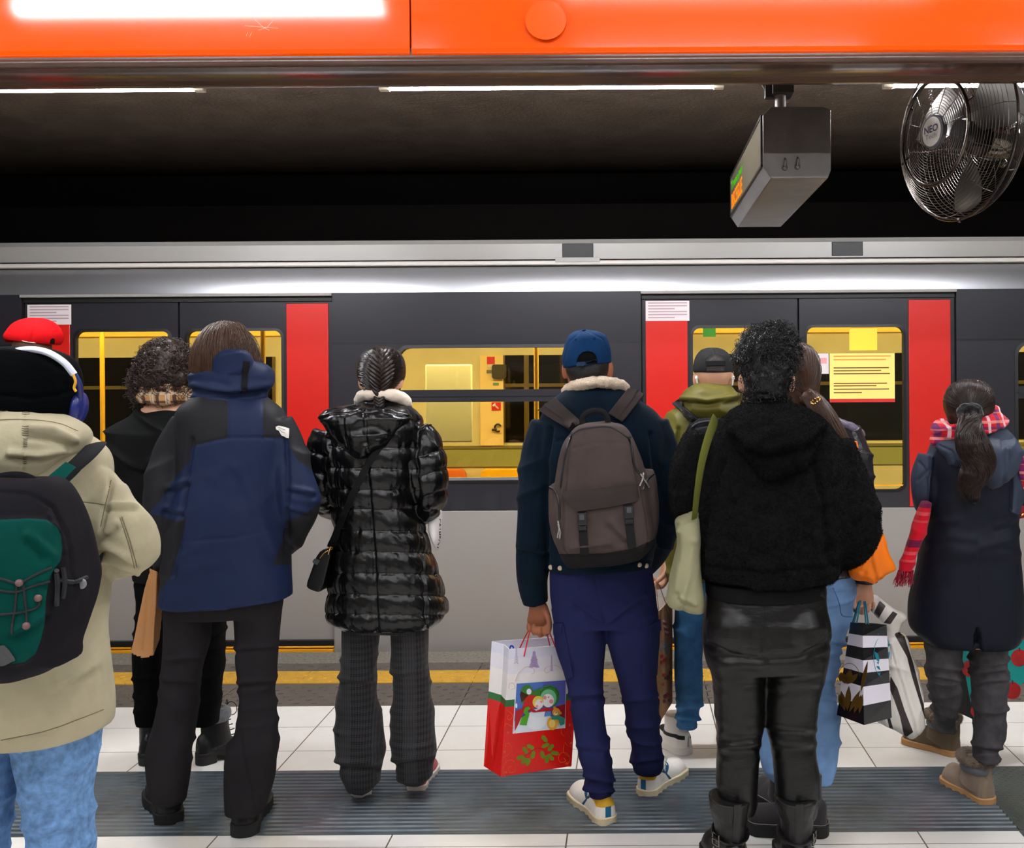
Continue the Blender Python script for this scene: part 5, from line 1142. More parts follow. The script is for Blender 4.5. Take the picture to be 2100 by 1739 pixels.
swirl([(90, 1690), (70, 1600), (110, 1510), (180, 1490), (225, 1550), (210, 1630), (150, 1640), (135, 1580), (180, 1565)]); swirl([(60, 1460), (140, 1420), (178, 1350), (150, 1290), (100, 1290), (105, 1330)]); swirl([(905, 1570), (860, 1560), (890, 1480), (860, 1410), (790, 1400), (750, 1460), (780, 1520), (840, 1500), (815, 1465)]); swirl([(820, 1290), (815, 1390), (880, 1450)]); swirl([(215, 1180), (200, 1100), (110, 1040), (95, 1080)]); swirl([(110, 870), (160, 905), (185, 950), (150, 995), (118, 970), (145, 935)]); swirl([(785, 1110), (790, 1170), (830, 1190)]); swirl([(925, 1340), (860, 1310), (830, 1270)])
swirl([(220, 520), (260, 420), (350, 345), (440, 370), (450, 420), (420, 430)], gl2); swirl([(800, 385), (720, 330), (620, 340), (575, 380), (600, 420), (640, 400)], gl2); swirl([(140, 610), (150, 550), (195, 550), (215, 600), (170, 620)], gl2)
tw = mat('print_twig', (120, 30, 40), .5)
q = M(); q.tube([fp(*c8(x, y), 1) for x, y in ((330, 1440), (400, 1400), (450, 1355), (520, 1345), (580, 1375), (620, 1410))], .0008, 5, k=4); put('holly_twig', q, tw, gbo)
for x, y in ((85, 1388), (130, 1150), (105, 1640), (905, 1280), (890, 1060), (850, 1530)):
    q = M()
    for k in range(3): t = pi*k/3; q.tube([fp(*c8(x-18*cos(t), y-18*sin(t)), 1), fp(*c8(x+18*cos(t), y+18*sin(t)), 1)], .0006, 4)
    put('gold_star', q, gl, gbo)
lil = mat('print_lilac', (186, 160, 206), .5)
g = np.random.default_rng(5)
for cx, cy, n, wd_ in ((450, 260, 30, 70), (665, 310, 14, 22), (230, 220, 10, 30)):
    q = M()
    for i in range(n):
        y = cy-110+220*i/n*.9; ww = wd_*(.25+.75*i/n)*g.uniform(.6, 1); q.tube([fp(*c8(cx-ww, y+16), 1), fp(*c8(cx, y), 1), fp(*c8(cx+ww, y+16), 1)], .0008, 4)
    put('printed_tree', q, lil, gbo)
rc = mat('cord_red', (216, 30, 26), .5); fist = P(1106, 1281, Y-.03)
for pts in ([(1074, 1346, None), (1084, 1305, 3.55), (1090, 1284, 3.555)], [(1138, 1326, None), (1128, 1300, 3.60), (1119, 1283, 3.565)], [(1065, 1331, 3.64), (1080, 1300, 3.60), (1091, 1284, 3.555)], [(1128, 1325, 3.70), (1122, 1300, 3.64), (1118, 1283, 3.565)]):
    q = M(); q.tube([fp(p[0], p[1], 4) if p[2] is None else P(*p) for p in pts], .0023, 8, k=3); put('cord_handle', q, rc, gb)
q = M(); q.tube([P(1046, 1340, 3.6), P(1046, 1328, 3.6), P(1049, 1324, 3.6), P(1053, 1328, 3.6), P(1053, 1340, 3.6)], .0028, 8, k=3); put('ribbon_loop', q, mat('ribbon_blue', (26, 60, 190), .4), gb)
# ================================================================ curls
def curls(centres, normals, length, coil, r, seed=1, k=16, turns=2.2, down=.6):
    g = np.random.default_rng(seed); n = len(centres); L = length*g.uniform(.6, 1.25, n); ph = g.uniform(0, 6.28, n); hand_ = g.choice([-1, 1], n); out = np.zeros((n, k, 3))
    for i in range(k):
        t = i/(k-1); D = normals*(1-down*t)[..., None] if not np.isscalar(down) else normals*(1-down*t); D = D+np.array([0, 0, -down*t*1.2]); D /= np.linalg.norm(D, axis=1)[:, None]
        s = np.cross(D, np.array([.2, .5, .8])); s /= np.linalg.norm(s, axis=1)[:, None]; o = np.cross(D, s); a = ph+hand_*turns*2*pi*t; cc = coil*min(1, t*4)
        out[:, i] = centres+(normals*(1-down*t*.6)+np.array([0, 0, -down*t*.8]))*(L*t)[:, None]+cc*(s*np.cos(a)[:, None]+o*np.sin(a)[:, None])
    return strands(out, r)
# ================================================================ the person with the tan checked scarf
Y = 4.1
ps = person(Y, 350, 'person with curly brown hair, tan checked scarf and dark wide collared jacket, ankle boots')
tor = [(836, 300, 400, .06), (852, 278, 420, .09), (880, 244, 450, .12), (920, 242, 455, .13), (980, 258, 450, .14), (1060, 275, 440, .14), (1150, 280, 440, .14), (1185, 283, 440, .135)]
aL = [(262, 892, 0, 34), (252, 940, 0, 36), (263, 990, 0, 34), (286, 1040, .05, 30), (305, 1085, .12, 24)]
aR = [(432, 892, 0, 34), (442, 940, 0, 36), (436, 1000, 0, 34), (420, 1050, .05, 30), (400, 1090, .12, 24)]
lL = [(1170, 284, 350, .085), (1250, 284, 343, .08), (1350, 276, 335, .076), (1400, 278, 333, .068), (1460, 281, 330, .062), (1484, 283, 328, .06)]
lR = [(1170, 380, 462, .088), (1260, 395, 462, .082), (1350, 412, 456, .072), (1400, 406, 454, .066), (1460, 401, 446, .06), (1484, 402, 444, .058)]
b = M(); head(b, P(340, 766, Y+.03), .212, .1); rows(b, [(826, 315, 375, .05), (836, 296, 400, .065)]+tor[1:], Y, .9 if 0 else .80); rows(b, [(815, 318, 372, .05), (832, 300, 396, .062), (846, 285, 410, .075), (870, 275, 420, .08)], Y); rows(b, lL, Y, .7); rows(b, lR, Y, .7)
limb(b, [(343, 800, 0, 28), (345, 860, 0, 32)], Y); limb(b, aL, Y, .55); limb(b, aR, Y, .55); hand(b, P(305, 1085, Y+.12), (.2, .8, -.3), (1, 0, 0), 1); hand(b, P(400, 1090, Y+.12), (-.2, .8, -.3), (-1, 0, 0), -1)
body(ps, b, skin_m('skin_light', (206, 158, 130)))
dj = cloth('charcoal_wool', (20, 21, 20), .9, 500, .4, var=.15)
j = M(); rows(j, [(846, 284, 414, .085)]+tor[2:], Y, k=3); limb(j, aL, Y); limb(j, aR, Y)
jk = garment('jacket', j, ps, dj, .0075, 4, [wave((6, 6, 5), .006, seed=2), drape(.008, 4, 9, .6, 3)])
c_ = M(); rows(c_, [(842, 280, 410, .085, -.01), (858, 252, 425, .10, -.03), (882, 210, 440, .105, -.05), (892, 214, 445, .105, -.06), (930, 230, 440, .09, -.08), (955, 252, 420, .07, -.095), (968, 275, 400, .04, -.10)], Y, p=2.0)
garment('shawl_collar', c_, jk, dj, .0065, 3, [drape(.011, 4, 12, -.5, 5), wave((8, 8, 8), .006, seed=4)])
scm = plaidmat('tan_check', (190, 142, 92), [(0, .058, .01, .012, (54, 36, 42), .85), (2, .05, .012, .009, (60, 40, 44), .8), (0, .058, .034, .016, (222, 200, 172), .7), (2, .05, .03, .012, (224, 204, 176), .6), (0, .029, .0, .0022, (70, 44, 44), .7)], wob=.004)
s_ = M(); rows(s_, [(780, 302, 386, .08), (792, 290, 398, .098), (806, 286, 401, .102), (820, 286, 400, .1), (828, 288, 396, .092)], Y, p=2.2); garment('checked_scarf', s_, ps, scm, .006, 4, [drape(.008, 4, 26, .1, 6), crease([(286, 803), (340, 800), (400, 806)], 3, .007)])
hcm = mat('hair_curly_brown', (48, 34, 28), .42, spec=.45, var=.35, varscale=60)
hs = M(); hc = P(338, 748, Y); hs.ell(hc+np.array([.006, 0, .006]), (.098, .1, .1)); hs.ell(hc+np.array([0, -.012, -.035]), (.1, .105, .085)); hs.ell(hc+np.array([-.03, -.02, -.062]), (.085, .075, .045)); hs.ell(hc+np.array([-.095, -.01, -.085]), (.03, .04, .035)); hs.ell(hc+np.array([.07, -.02, -.06]), (.05, .07, .05))
def curly(me):
    p, n = sample(me, 950, 5); return curls(p-n*.014, n, .066, .0092, .0021, 3, 20, 2.3, .6)
garment('hair', hs, ps, hcm, .007, 2, [wave((40, 40, 40), .008)], extra=curly)
tr = M(); rows(tr, lL, Y); rows(tr, lR, Y); rows(tr, [(1120, 284, 440, .12), (1180, 284, 460, .12), (1230, 286, 460, .1)], Y); garment('trousers', tr, ps, cloth('black_denim', (8, 8, 10), .9, 700, .3), .007, 4, [drape(.005, 5, 16, 0, 2)])
blt = mat('boot_leather_black', (19, 18, 18), .42, bump=[(70, .35, .003)], spec=.5); bsl = mat('boot_sole_black', (20, 19, 19), .6); knit = mat('knit_grey', (112, 114, 118), .95, bump=[((50, 50, 160), .9, .006)], sheen=.3, var=.2, varscale=60)
for hp, yw in ((G(298, 1572), .1), (G(404, 1570), -.72)):
    o, fw, inv = shoe(ps, 'boot', hp, yw, .27, .098, shaft=.17, upper=blt, sole_m=bsl, sole=.018, heel_h=.032, top=.08, style='boot', shaft_r=.048)
    q = M(); yc = .29*.27; q.tube(fw(np.array([(0, yc, .165), (0, yc, .18), (0, yc, .205), (0, yc, .22)])), [.05, .062, .062, .05], 24, k=3, up=(0, 1, 0)); put('knit_cuff', q, knit, o)
    q = M()
    for i in range(6):
        z = .08+i*.022; y0 = yc+.085-i*.008; q.tube(fw(np.array([(-.02, y0-.006, z), (0, y0+.004, z+.008), (.02, y0-.006, z+.014)])), .0022, 6, k=3)
    for s in (-1, 1): a = np.linspace(0, 2*pi, 14); q.tube(fw(np.stack([s*(.02+.02*np.cos(a)), yc+.06+.014*np.cos(a), .205+.028*np.sin(a)], 1)), .0018, 6)
    put('laces', q, mat('lace_navy', (24, 30, 48), .8), o)
# ================================================================ the man in the red cap, mostly hidden
Y = 4.35
pr = person(Y, 62, 'person in a red baseball cap standing behind the person in the black beanie')
tor = [(800, 30, 110, .06), (825, 0, 140, .09), (860, -22, 156, .12), (930, -28, 156, .13), (1050, -22, 150, .13), (1190, -18, 146, .13)]
lL = [(1180, -10, 60, .09), (1300, -5, 55, .08), (1420, 0, 50, .07), (1510, 4, 48, .06)]; lR = [(1180, 68, 140, .09), (1300, 72, 134, .08), (1420, 76, 128, .07), (1510, 80, 124, .06)]
b = M(); head(b, P(66, 732, Y), .222, .5); rows(b, tor, Y, .75); rows(b, lL, Y, .75); rows(b, lR, Y, .75); limb(b, [(68, 770, 0, 28), (70, 850, 0, 30)], Y); aL = [(0, 870, 0, 28), (-20, 960, 0, 28), (-22, 1060, .02, 26), (-16, 1150, .05, 20)]; aR = [(134, 870, 0, 28), (146, 960, 0, 28), (146, 1060, .02, 26), (140, 1150, .05, 20)]
limb(b, aL, Y, .6); limb(b, aR, Y, .6); hand(b, P(-16, 1150, Y+.05), (0, .1, -1), (1, 0, 0), 1); hand(b, P(140, 1150, Y+.05), (0, .1, -1), (-1, 0, 0), -1)
body(pr, b, skin_m('skin_brown', (92, 62, 48)))
j = M(); rows(j, tor, Y); limb(j, aL, Y); limb(j, aR, Y); rows(j, [(775, 40, 100, .07), (800, 34, 106, .075)], Y); garment('jacket', j, pr, cloth('dark_brown_cloth', (44, 38, 34), .9), .008, 4, [wave((7, 7, 5), .006)])
tr = M(); rows(tr, lL, Y); rows(tr, lR, Y); rows(tr, [(1150, -12, 142, .11), (1200, -12, 142, .11)], Y); garment('trousers', tr, pr, cloth('black_denim', (8, 8, 10)), .008, 4)
for hp in (G(22, 1530), G(100, 1530)): shoe(pr, 'shoe', hp, .1, .28, .1, shaft=.06, upper=blk, sole_m=blks)
cp = M(); rows(cp, [((652, 652), 58, 88, .02), ((656, 656), 44, 100, .05), ((665, 664), 30, 112, .08), ((678, 676), 20, 121, .097), ((688, 688), 14, 125, .104), ((692, 702), 14, 122, .105), ((696, 708), 18, 116, .102)], Y, p=2.0, k=4)
redc = cloth('cap_red', (196, 14, 20), .8, 600, .25, layers=[('gap', (24, 16, 14))]); GP = [(102, 705), (103, 697), (108, 693), (113, 696), (112, 706)]
cpo = garment('cap', cp, pr, redc, .005, 3, [crease([(72, 653), (66, 690), (60, 704)], 1.5, .003)], [('gap', GP)])
q = M(); Rm = rotz(.9); c = P(66, 696, Y); n_ = 14
xs = np.linspace(-1, 1, n_); up_ = [c+(Rm@np.array([x*.08, .08+(1-x*x)*0, 0])) for x in xs]; lo_ = [c+(Rm@np.array([x*.075, .08+(1-x*x)*.07, -.012])) for x in xs[::-1]]
q.loft([[p for p in up_+lo_], [p+np.array([0, 0, .005]) for p in up_+lo_]]); put('peak', q, redc, cpo)
q = M(); q.tube([P(x, y, Y-.1) for x, y in ((46, 699), (58, 702), (72, 703))], .005, 8, flat=.4); put('strap', q, cloth('strap_pale', (176, 150, 140)), cpo)
# ================================================================ the person in the beanie, closest on the left
Y = 2.6
pe = person(Y, 35, 'person in a khaki parka, black beanie and pale blue jeans, nearest at the left edge')
tor = [(880, -70, 140, .11), (905, -115, 185, .14), (940, -150, 214, .16), (1000, -158, 214, .175), (1060, -160, 207, .182), (1135, -160, 205, .182), (1180, -158, 209, .18), (1252, -155, 206, .18), (1300, -155, 205, .182), (1353, -158, 210, .186), (1430, -165, 218, .192), (1482, -165, 216, .19), (1496, -160, 212, .185)]
aR = [(186, 990, 0, 50), (222, 1045, -.02, 56), (262, 1100, -.03, 60), (262, 1135, .06, 48), (222, 1150, .18, 38), (180, 1140, .3, 32)]
aL = [(-130, 990, 0, 50), (-166, 1045, -.02, 56), (-206, 1100, -.03, 60), (-206, 1135, .06, 48), (-166, 1150, .18, 38), (-120, 1140, .3, 32)]
lR = [(1480, 34, 192, .105), (1545, 39, 186, .10), (1600, 56, 185, .092), (1700, 68, 184, .085), (1800, 74, 180, .08), (1900, 80, 178, .075), (1985, 82, 176, .072)]
lL = [(1480, -130, 34, .105), (1545, -132, 33, .10), (1600, -130, 24, .092), (1700, -126, 8, .085), (1800, -122, -4, .08), (1900, -118, -10, .075), (1985, -116, -12, .072)]
b = M(); head(b, P(62, 815, Y+.02), .225, -.25); rows(b, tor, Y, .75); rows(b, lL, Y, .7); rows(b, lR, Y, .7); limb(b, [(58, 850, 0, 45), (45, 960, 0, 48)], Y); limb(b, aL, Y, .55); limb(b, aR, Y, .55); hand(b, P(180, 1140, Y+.3), (-.5, .7, .2), (-.6, 0, -.7), -1, (.7, .8, .5)); hand(b, P(-120, 1140, Y+.3), (.5, .7, .2), (.6, 0, -.7), 1, (.7, .8, .5))
body(pe, b, skin_m('skin_deep', (70, 36, 32)))
kh = mat('khaki_cotton', (174, 166, 137), .88, bump=[(620, .4, .0015), (9, .25, .02)], var=.1, varscale=9, spec=.2, sheen=.06)
j = M(); rows(j, tor, Y, k=4); limb(j, aR, Y, n=18); limb(j, aL, Y, n=18)
jk = garment('parka', j, pe, kh, .0065, 5, [drape(.012, 4, 11, .7, 2, (200, 330, 1000, 1180)), drape(.009, 3, 8, -.4, 5, (140, 215, 1000, 1330)), wave((6, 6, 5), .007, seed=6), crease([(232, 965), (226, 1010), (210, 1060), (206, 1100)], 4, .012), crease([(140, 1027), (180, 1031), (215, 1034)], 2, .003), crease([(246, 1060), (262, 1110), (278, 1165)], 2, .003), crease([(160, 1292), (205, 1285)], 3, .005), crease([(0, 1522), (100, 1500), (216, 1456)], 2, .003), fold([(215, 1034), (285, 1032)], 6, .008), fold([(210, 1120), (270, 1150)], 8, .012), fold([(208, 1150), (280, 1172)], 7, .010), fold([(205, 1095), (235, 1070)], 8, .01), fold([(170, 1185), (208, 1190)], 7, .006), fold([(120, 1400), (200, 1360)], 12, .008)])
h_ = M(); rows(h_, [(836, -40, 100, .065, -.06), (850, -72, 128, .105, -.06), (872, -92, 158, .125, -.07), (896, -98, 172, .13, -.08), (922, -92, 162, .12, -.09), (945, -72, 130, .095, -.11), (968, -40, 100, .06, -.125), (984, -10, 70, .035, -.13)], Y, p=2.2, k=4)
hdo = garment('hood', h_, jk, kh, .006, 4, [drape(.012, 3, 14, -.25, 8), crease([(48, 845), (46, 900), (48, 975)], 2, .004), crease([(-60, 865), (40, 858), (120, 866)], 2, .003), fold([(60, 880), (110, 885), (150, 905)], 9, .012), fold([(20, 930), (80, 935), (130, 925)], 8, .010), wave((14, 14, 14), .005)])
hb_ = bvh(hdo); pb_ = bvh(jk); sm_ = mat('khaki_stitch', (118, 108, 84), .9)
for bb_, pts in ((hb_, [(-80, 872), (20, 860), (110, 866), (160, 884)]), (hb_, [(-50, 850), (40, 842), (100, 846)]), (pb_, [(160, 1028), (190, 1031), (214, 1035)]), (pb_, [(228, 985), (216, 1035), (206, 1080)]), (pb_, [(246, 1062), (262, 1110), (276, 1165)]), (pb_, [(250, 1060), (267, 1110), (281, 1163)]), (pb_, [(2, 1518), (100, 1497), (212, 1455)])):
    q = M(); seam(q, bb_, pts, .0011, .0006, 50, Y); put('stitch_line', q, sm_, jk)
for x0_, x1_, y0_, y1_ in ((45, 61, 836, 849), (45, 59, 874, 892), (48, 56, 900, 915), (48, 55, 934, 950)):
    q = M()
    for i in range(5): y_ = y0_+(y1_-y0_)*i/4; seam(q, hb_, [(x0_, y_), ((x0_+x1_)/2, y_+.8), (x1_, y_)], .0011, .0006, 6, Y)
    put('stitch_patch', q, sm_, jk)
bn = M(); rows(bn, [(711, 34, 92, .04), (718, 5, 118, .085), (735, -22, 142, .112), (765, -34, 156, .126), (800, -36, 158, .128), (835, -34, 156, .126), (860, -26, 146, .118), (880, -10, 130, .105)], Y, p=2.1, k=4)
bno = garment('beanie', bn, pe, mat('beanie_black', (5, 7, 8), .95, bump=[((40, 40, 160), .5, .003)], spec=.05), .006, 4, [crease([(-30, 806), (60, 816), (120, 810), (152, 800)], 3, .006), wave((12, 12, 9), .006), crease([(70, 720), (95, 735), (140, 760)], 8, .004)])
tr = M(); rows(tr, lL, Y); rows(tr, lR, Y); rows(tr, [(1440, -130, 190, .14), (1500, -130, 190, .13)], Y)
garment('jeans', tr, pe, mat('washed_denim', (108, 146, 192), .9, bump=[(700, .4, .0015), ((3, 3, 30), .3, .01)], var=.3, varscale=(46), spec=.1), .0065, 4, [drape(.008, 4, 14, .1, 3), wave((8, 8, 6), .005), crease([(64, 1545), (72, 1600), (100, 1700), (106, 1739)], 2, -.003), crease([(150, 1530), (160, 1600), (155, 1680)], 2, -.003)])
for hp, yw in ((P(128, 2030, 2.585), -.05), (P(-60, 2030, 2.585), .15)): hp[2] = 0; shoe(pe, 'shoe', hp, yw, .29, .105, shaft=.07, upper=mat('shoe_tan', (150, 120, 86), .6), sole_m=wsole)
# headphones
hp_ = thing('headphones', 'blue and white over ear headphones worn over the black beanie', 'headphones', tuple(P(62, 780, Y)))
q = M(); q.tube([P(x, y, Y+o) for x, y, o in ((-34, 762, -.045), (-10, 737, -.055), (26, 722, -.06), (64, 717, -.06), (100, 724, -.06), (132, 744, -.05), (152, 768, -.04))], .0085, 12, k=5, flat=1.3, up=(0, 1, 0)); put('headband', q, mat('headphone_white', (214, 220, 236), .25, coat=.5), hp_)
bl = mat('headphone_blue', (34, 44, 116), .3, coat=.4)
for x, s in ((165, 1), (-46, -1)):
    q = M(); q.tube([P(x-14*s, 766, Y-.04), P(x-4*s, 785, Y-.03), P(x-1*s, 802, Y-.015), P(x-1*s, 824, Y)], .008, 10, k=4); put('slider', q, bl, hp_)
    q = M(); q.ell(P(x-4*s, 838, Y+.01), (.018, .036, .044), 20, 14, roty(s*.18)); q.ell(P(x-13*s, 842, Y+.01), (.016, .038, .046), 20, 14, roty(s*.18)); put('ear_cup', q, bl, hp_)
q = M(); q.tube([P(x, y, Y-.105) for x, y in ((150, 768), (155, 782), (152, 795), (156, 803))], .0035, 6, k=4); put('yellow_mark', q, mat('mark_yellow', (222, 166, 30), .6), bno)
# teal and black backpack
bp = thing('backpack', 'black and teal green sports backpack worn over the khaki parka', 'backpack', tuple(P(25, 1380, Y-.32)))
yb = Y-.325; bk = M()
rows(bk, [(978, -62, 110, .05), (988, -82, 128, .075), (1010, -98, 141, .10), (1048, -106, 153, .122), (1100, -118, 166, .135), (1150, -126, 174, .142), (1186, -130, 179, .145), (1225, -124, 173, .145), (1262, -114, 165, .14), (1320, -98, 150, .13), (1352, -84, 136, .118), (1372, -62, 110, .10), (1384, -40, 80, .085)], yb, p=2.8, k=4)
GR = [(-70, 1340), (-78, 1250), (-80, 1120), (-72, 1090), (-50, 1068), (60, 1063), (96, 1066), (116, 1080), (125, 1098), (128, 1125), (124, 1150), (106, 1175), (98, 1200), (94, 1235), (92, 1275), (84, 1312), (72, 1342), (50, 1358), (20, 1362), (30, 1350), (10, 1342), (-30, 1356)]
tl = cloth('teal_nylon_panel', (24, 23, 27), .75, 900, .25, layers=[('teal', (0, 66, 58))], var=.12, varscale=12)
bo = garment('bag_body', bk, bp, tl, .006, 3, [lambda co, no, px: .012*smooth(-6, 6, sdf(px, GR))*back(no), crease([(-40, 1008), (60, 1012), (110, 1040), (140, 1100), (150, 1200)], 3, .006), fold([(60, 1100), (100, 1140), (90, 1190)], 9, .008), fold([(100, 1060), (118, 1100), (126, 1130)], 5, .006), drape(.008, 4, 10, -.6, 4, (90, 180, 1180, 1380)), wave((10, 10, 8), .006), fold([(30, 1290), (70, 1270), (95, 1250)], 9, .008)], [('teal', GR)])
bb = bvh(bo); ck = mat('bungee_dark', (26, 30, 32), .7)
for pts in ([(-20, 1180), (20, 1192), (40, 1196), (70, 1180), (105, 1164)], [(-20, 1208), (30, 1214), (60, 1205), (100, 1192)], [(-20, 1262), (40, 1256), (78, 1244), (80, 1225)], [(34, 1200), (32, 1240), (26, 1275), (24, 1300)], [(48, 1200), (54, 1250), (56, 1284)]):
    q = M(); seam(q, bb, pts, .0028, .002, 30, yb); put('bungee_cord', q, ck, bp)
for x, y in ((40, 1195), (78, 1226), (54, 1284)):
    q = M(); blob_at(q, bb, x, y, .008, .003, yb); put('cord_lock', q, mat('cord_lock', (112, 84, 78), .5), bp)
q = M(); patch(q, bb, [(-20, 1330), (8, 1322), (20, 1334), (32, 1352)], [(-20, 1366), (5, 1364), (18, 1362), (30, 1354)], .002, .003, 10, 5, yb); put('grey_patch', q, cloth('grey_panel', (84, 84, 86)), bp)
for pts in ([(112, 1168), (116, 1200), (114, 1240)], [(126, 1164), (130, 1196), (126, 1225)]):
    q = M(); seam(q, bb, pts, .0055, .006, 14, yb); put('zip_pull', q, mat('plastic_dark', (30, 30, 34), .35), bp)
q = M(); seam(q, bb, [(120, 1190), (150, 1194), (176, 1184)], .005, .002, 20, yb); put('pocket_trim', q, ck, bp)
q = M(); blob_at(q, bb, 166, 1197, .012, .001, yb, (1, .5, 1)); put('toggle', q, mat('toggle_grey', (120, 120, 128), .3), bp)
q = M(); q.tube([P(x, y, yb-.01) for x, y in ((-20, 1000), (-10, 985), (20, 978), (50, 980), (78, 994), (88, 1008))], .0125, 10, k=4, flat=.55, up=(0, 1, 0)); put('handle', q, cloth('webbing_charcoal', (22, 22, 25)), bp)
jb = bvh(jk, bo, hdo)
q = M(); q.tube([P(196, 912, Y-.06), P(190, 920, Y-.11), P(170, 941, Y-.178), P(140, 967, Y-.225), P(104, 1000, Y-.255)], [.026, .028, .029, .029, .03], 16, k=5, flat=.22, up=(.3, -1, .35)); st = put('shoulder_strap', q, cloth('webbing_charcoal', (22, 22, 25)), bp)
q = M(); q.tube([P(-130, 912, Y-.06), P(-124, 920, Y-.11), P(-104, 941, Y-.178), P(-74, 967, Y-.225), P(-40, 1000, Y-.255)], [.026, .028, .029, .029, .03], 16, k=5, flat=.22, up=(-.3, -1, .35)); put('shoulder_strap', q, cloth('webbing_charcoal', (22, 22, 25)), bp)
q = M(); q.tube([P(150, 956, Y-.223), P(136, 969, Y-.24), P(110, 992, Y-.265)], [.020, .021, .022], 12, k=4, flat=.16, up=(.3, -1, .35)); put('teal_insert', q, cloth('teal_plain', (0, 66, 58), .8), st)
q = M(); q.tube([P(207, 1140, Y-.12), P(199, 1172, Y-.2), P(187, 1212, Y-.25), P(160, 1275, Y-.29)], [.011, .010, .009, .008], 8, k=4, flat=.3, up=(0, 1, 0)); put('lower_strap', q, cloth('webbing_charcoal', (22, 22, 25)), bp)
# ================================================================ brown paper bag held by the person in the navy parka
pg = thing('paper_bag', 'flat brown paper bag hanging from the left hand of the person in the navy parka', 'paper bag', tuple(P(300, 1350, 3.5)))
q = M(); kr = mat('kraft_paper', (176, 124, 76), .8, bump=[(9, .35, .01), (220, .15, .001)], var=.06)
fr_ = [(307, 1166), (331, 1180), (332, 1250), (323, 1342), (316, 1345), (293, 1353), (266, 1340), (280, 1280)]
f1 = [(307, 1166, 3.52), (322, 1172, 3.50), (319, 1260, 3.49), (315, 1345, 3.47), (293, 1353, 3.45), (266, 1340, 3.47), (282, 1270, 3.50)]
f2 = [(316, 1169, 3.55), (332, 1179, 3.54), (333, 1250, 3.55), (328, 1310, 3.56), (312, 1322, 3.56), (290, 1318, 3.56), (296, 1262, 3.56)]
q.loft([[P(*p) for p in f1], [P(*p) for p in f2]])
garment('bag', q, pg, kr, .004, 2, [crease([(306, 1175), (300, 1260), (294, 1330)], 3.5, .004), wave((12, 12, 7), .003)])
# ================================================================ the man in the olive jacket
Y = 4.25
po = person(Y, 1455, 'person in an olive jacket, black mesh cap and blue jeans with white high top shoes')
tor = [(825, 1415, 1500, .075), (842, 1382, 1540, .11), (870, 1356, 1556, .13), (930, 1353, 1560, .14), (1000, 1352, 1560, .14), (1080, 1355, 1558, .14), (1150, 1360, 1555, .14), (1185, 1365, 1550, .135)]
aL = [(1376, 872, 0, 32), (1366, 940, 0, 32), (1364, 1010, 0, 30), (1370, 1080, 0, 27), (1374, 1125, .0, 24), (1372, 1146, .0, 20)]
aR = [(1538, 872, 0, 32), (1550, 940, 0, 32), (1552, 1010, 0, 30), (1545, 1080, .06, 27), (1520, 1110, .16, 22)]
lL = [(1180, 1383, 1460, .095), (1240, 1382, 1452, .09), (1330, 1382, 1442, .08), (1400, 1383, 1441, .07), (1440, 1386, 1440, .066), (1470, 1385, 1433, .061), (1490, 1388, 1428, .056)]
lR = [(1180, 1462, 1540, .095), (1240, 1464, 1540, .09), (1330, 1470, 1532, .08), (1400, 1474, 1530, .07), (1440, 1475, 1528, .066), (1470, 1476, 1524, .061), (1490, 1478, 1520, .056)]
b = M(); head(b, P(1463, 772, Y+.01), .222, 0); rows(b, tor, Y, .75); rows(b, lL, Y, .7); rows(b, lR, Y, .7); limb(b, [(1463, 790, -.01, 30), (1463, 870, 0, 33)], Y); limb(b, aL, Y, .6); limb(b, aR, Y, .55)
hand(b, P(1368, 1146, Y), (-.18, 0, -1), (-.9, -.35, 0), -1, (.5, 1.3, 1.0), 1.0); hand(b, P(1520, 1110, Y+.16), (-.4, .8, -.2), (-.9, 0, 0), -1)
rows(b, [(752, 1424, 1502, .075), (770, 1427, 1499, .088), (788, 1434, 1492, .08), (800, 1438, 1488, .07)], Y)
body(po, b, skin_m('skin_olive', (196, 146, 116)), .005)
ol = cloth('olive_nylon', (90, 84, 22), .55, 1100, .15, var=.1, spec=.4)
j = M(); rows(j, tor, Y); limb(j, aL, Y); limb(j, aR, Y)
jk = garment('jacket', j, po, ol, .0065, 4, [drape(.010, 5, 13, .3, 2), wave((7, 7, 6), .006), crease([(1392, 880), (1388, 960)], 4, .01)])
h_ = M(); rows(h_, [(790, 1424, 1494, .055, -.03), (801, 1402, 1510, .09, -.055), (816, 1395, 1518, .105, -.07), (835, 1402, 1516, .095, -.085), (854, 1420, 1503, .065, -.1), (864, 1440, 1488, .04, -.1)], Y, p=2.2)
hd = garment('hood', h_, jk, ol, .005, 3, [drape(.010, 7, 26, .2, 4), wave((16, 16, 16), .004), fold([(1400, 815), (1450, 822), (1512, 812)], 6, .01)])
cp = M(); rows(cp, [(713, 1450, 1472, .02), (718, 1437, 1486, .055), (730, 1427, 1498, .083), (745, 1422, 1502, .096), (757, 1421, 1503, .098), (764, 1422, 1502, .095)], Y, p=2.0, k=4)
ARC = [(1449, 760), (1449, 738), (1456, 730), (1468, 727), (1480, 731), (1486, 738), (1486, 760)]
cm = mat('mesh_cap_black', (10, 10, 11), .8, bump=[(330, .9, .003)], layers=[('arch', (60, 52, 50))])
co_ = garment('cap', cp, po, cm, .0038, 3, [lambda co, no, px: -.006*smooth(-2, 3, sdf(px, ARC))*back(no), crease([(1461, 714), (1466, 728)], 1.5, .003)], [('arch', ARC)]); cv = bvh(co_)
q = M(); strip(q, cv, [(1448, 746), (1467, 745), (1487, 745)], 9, .003, .004, 12, Y); put('snap_strap', q, cloth('strap_black', (26, 26, 28)), co_)
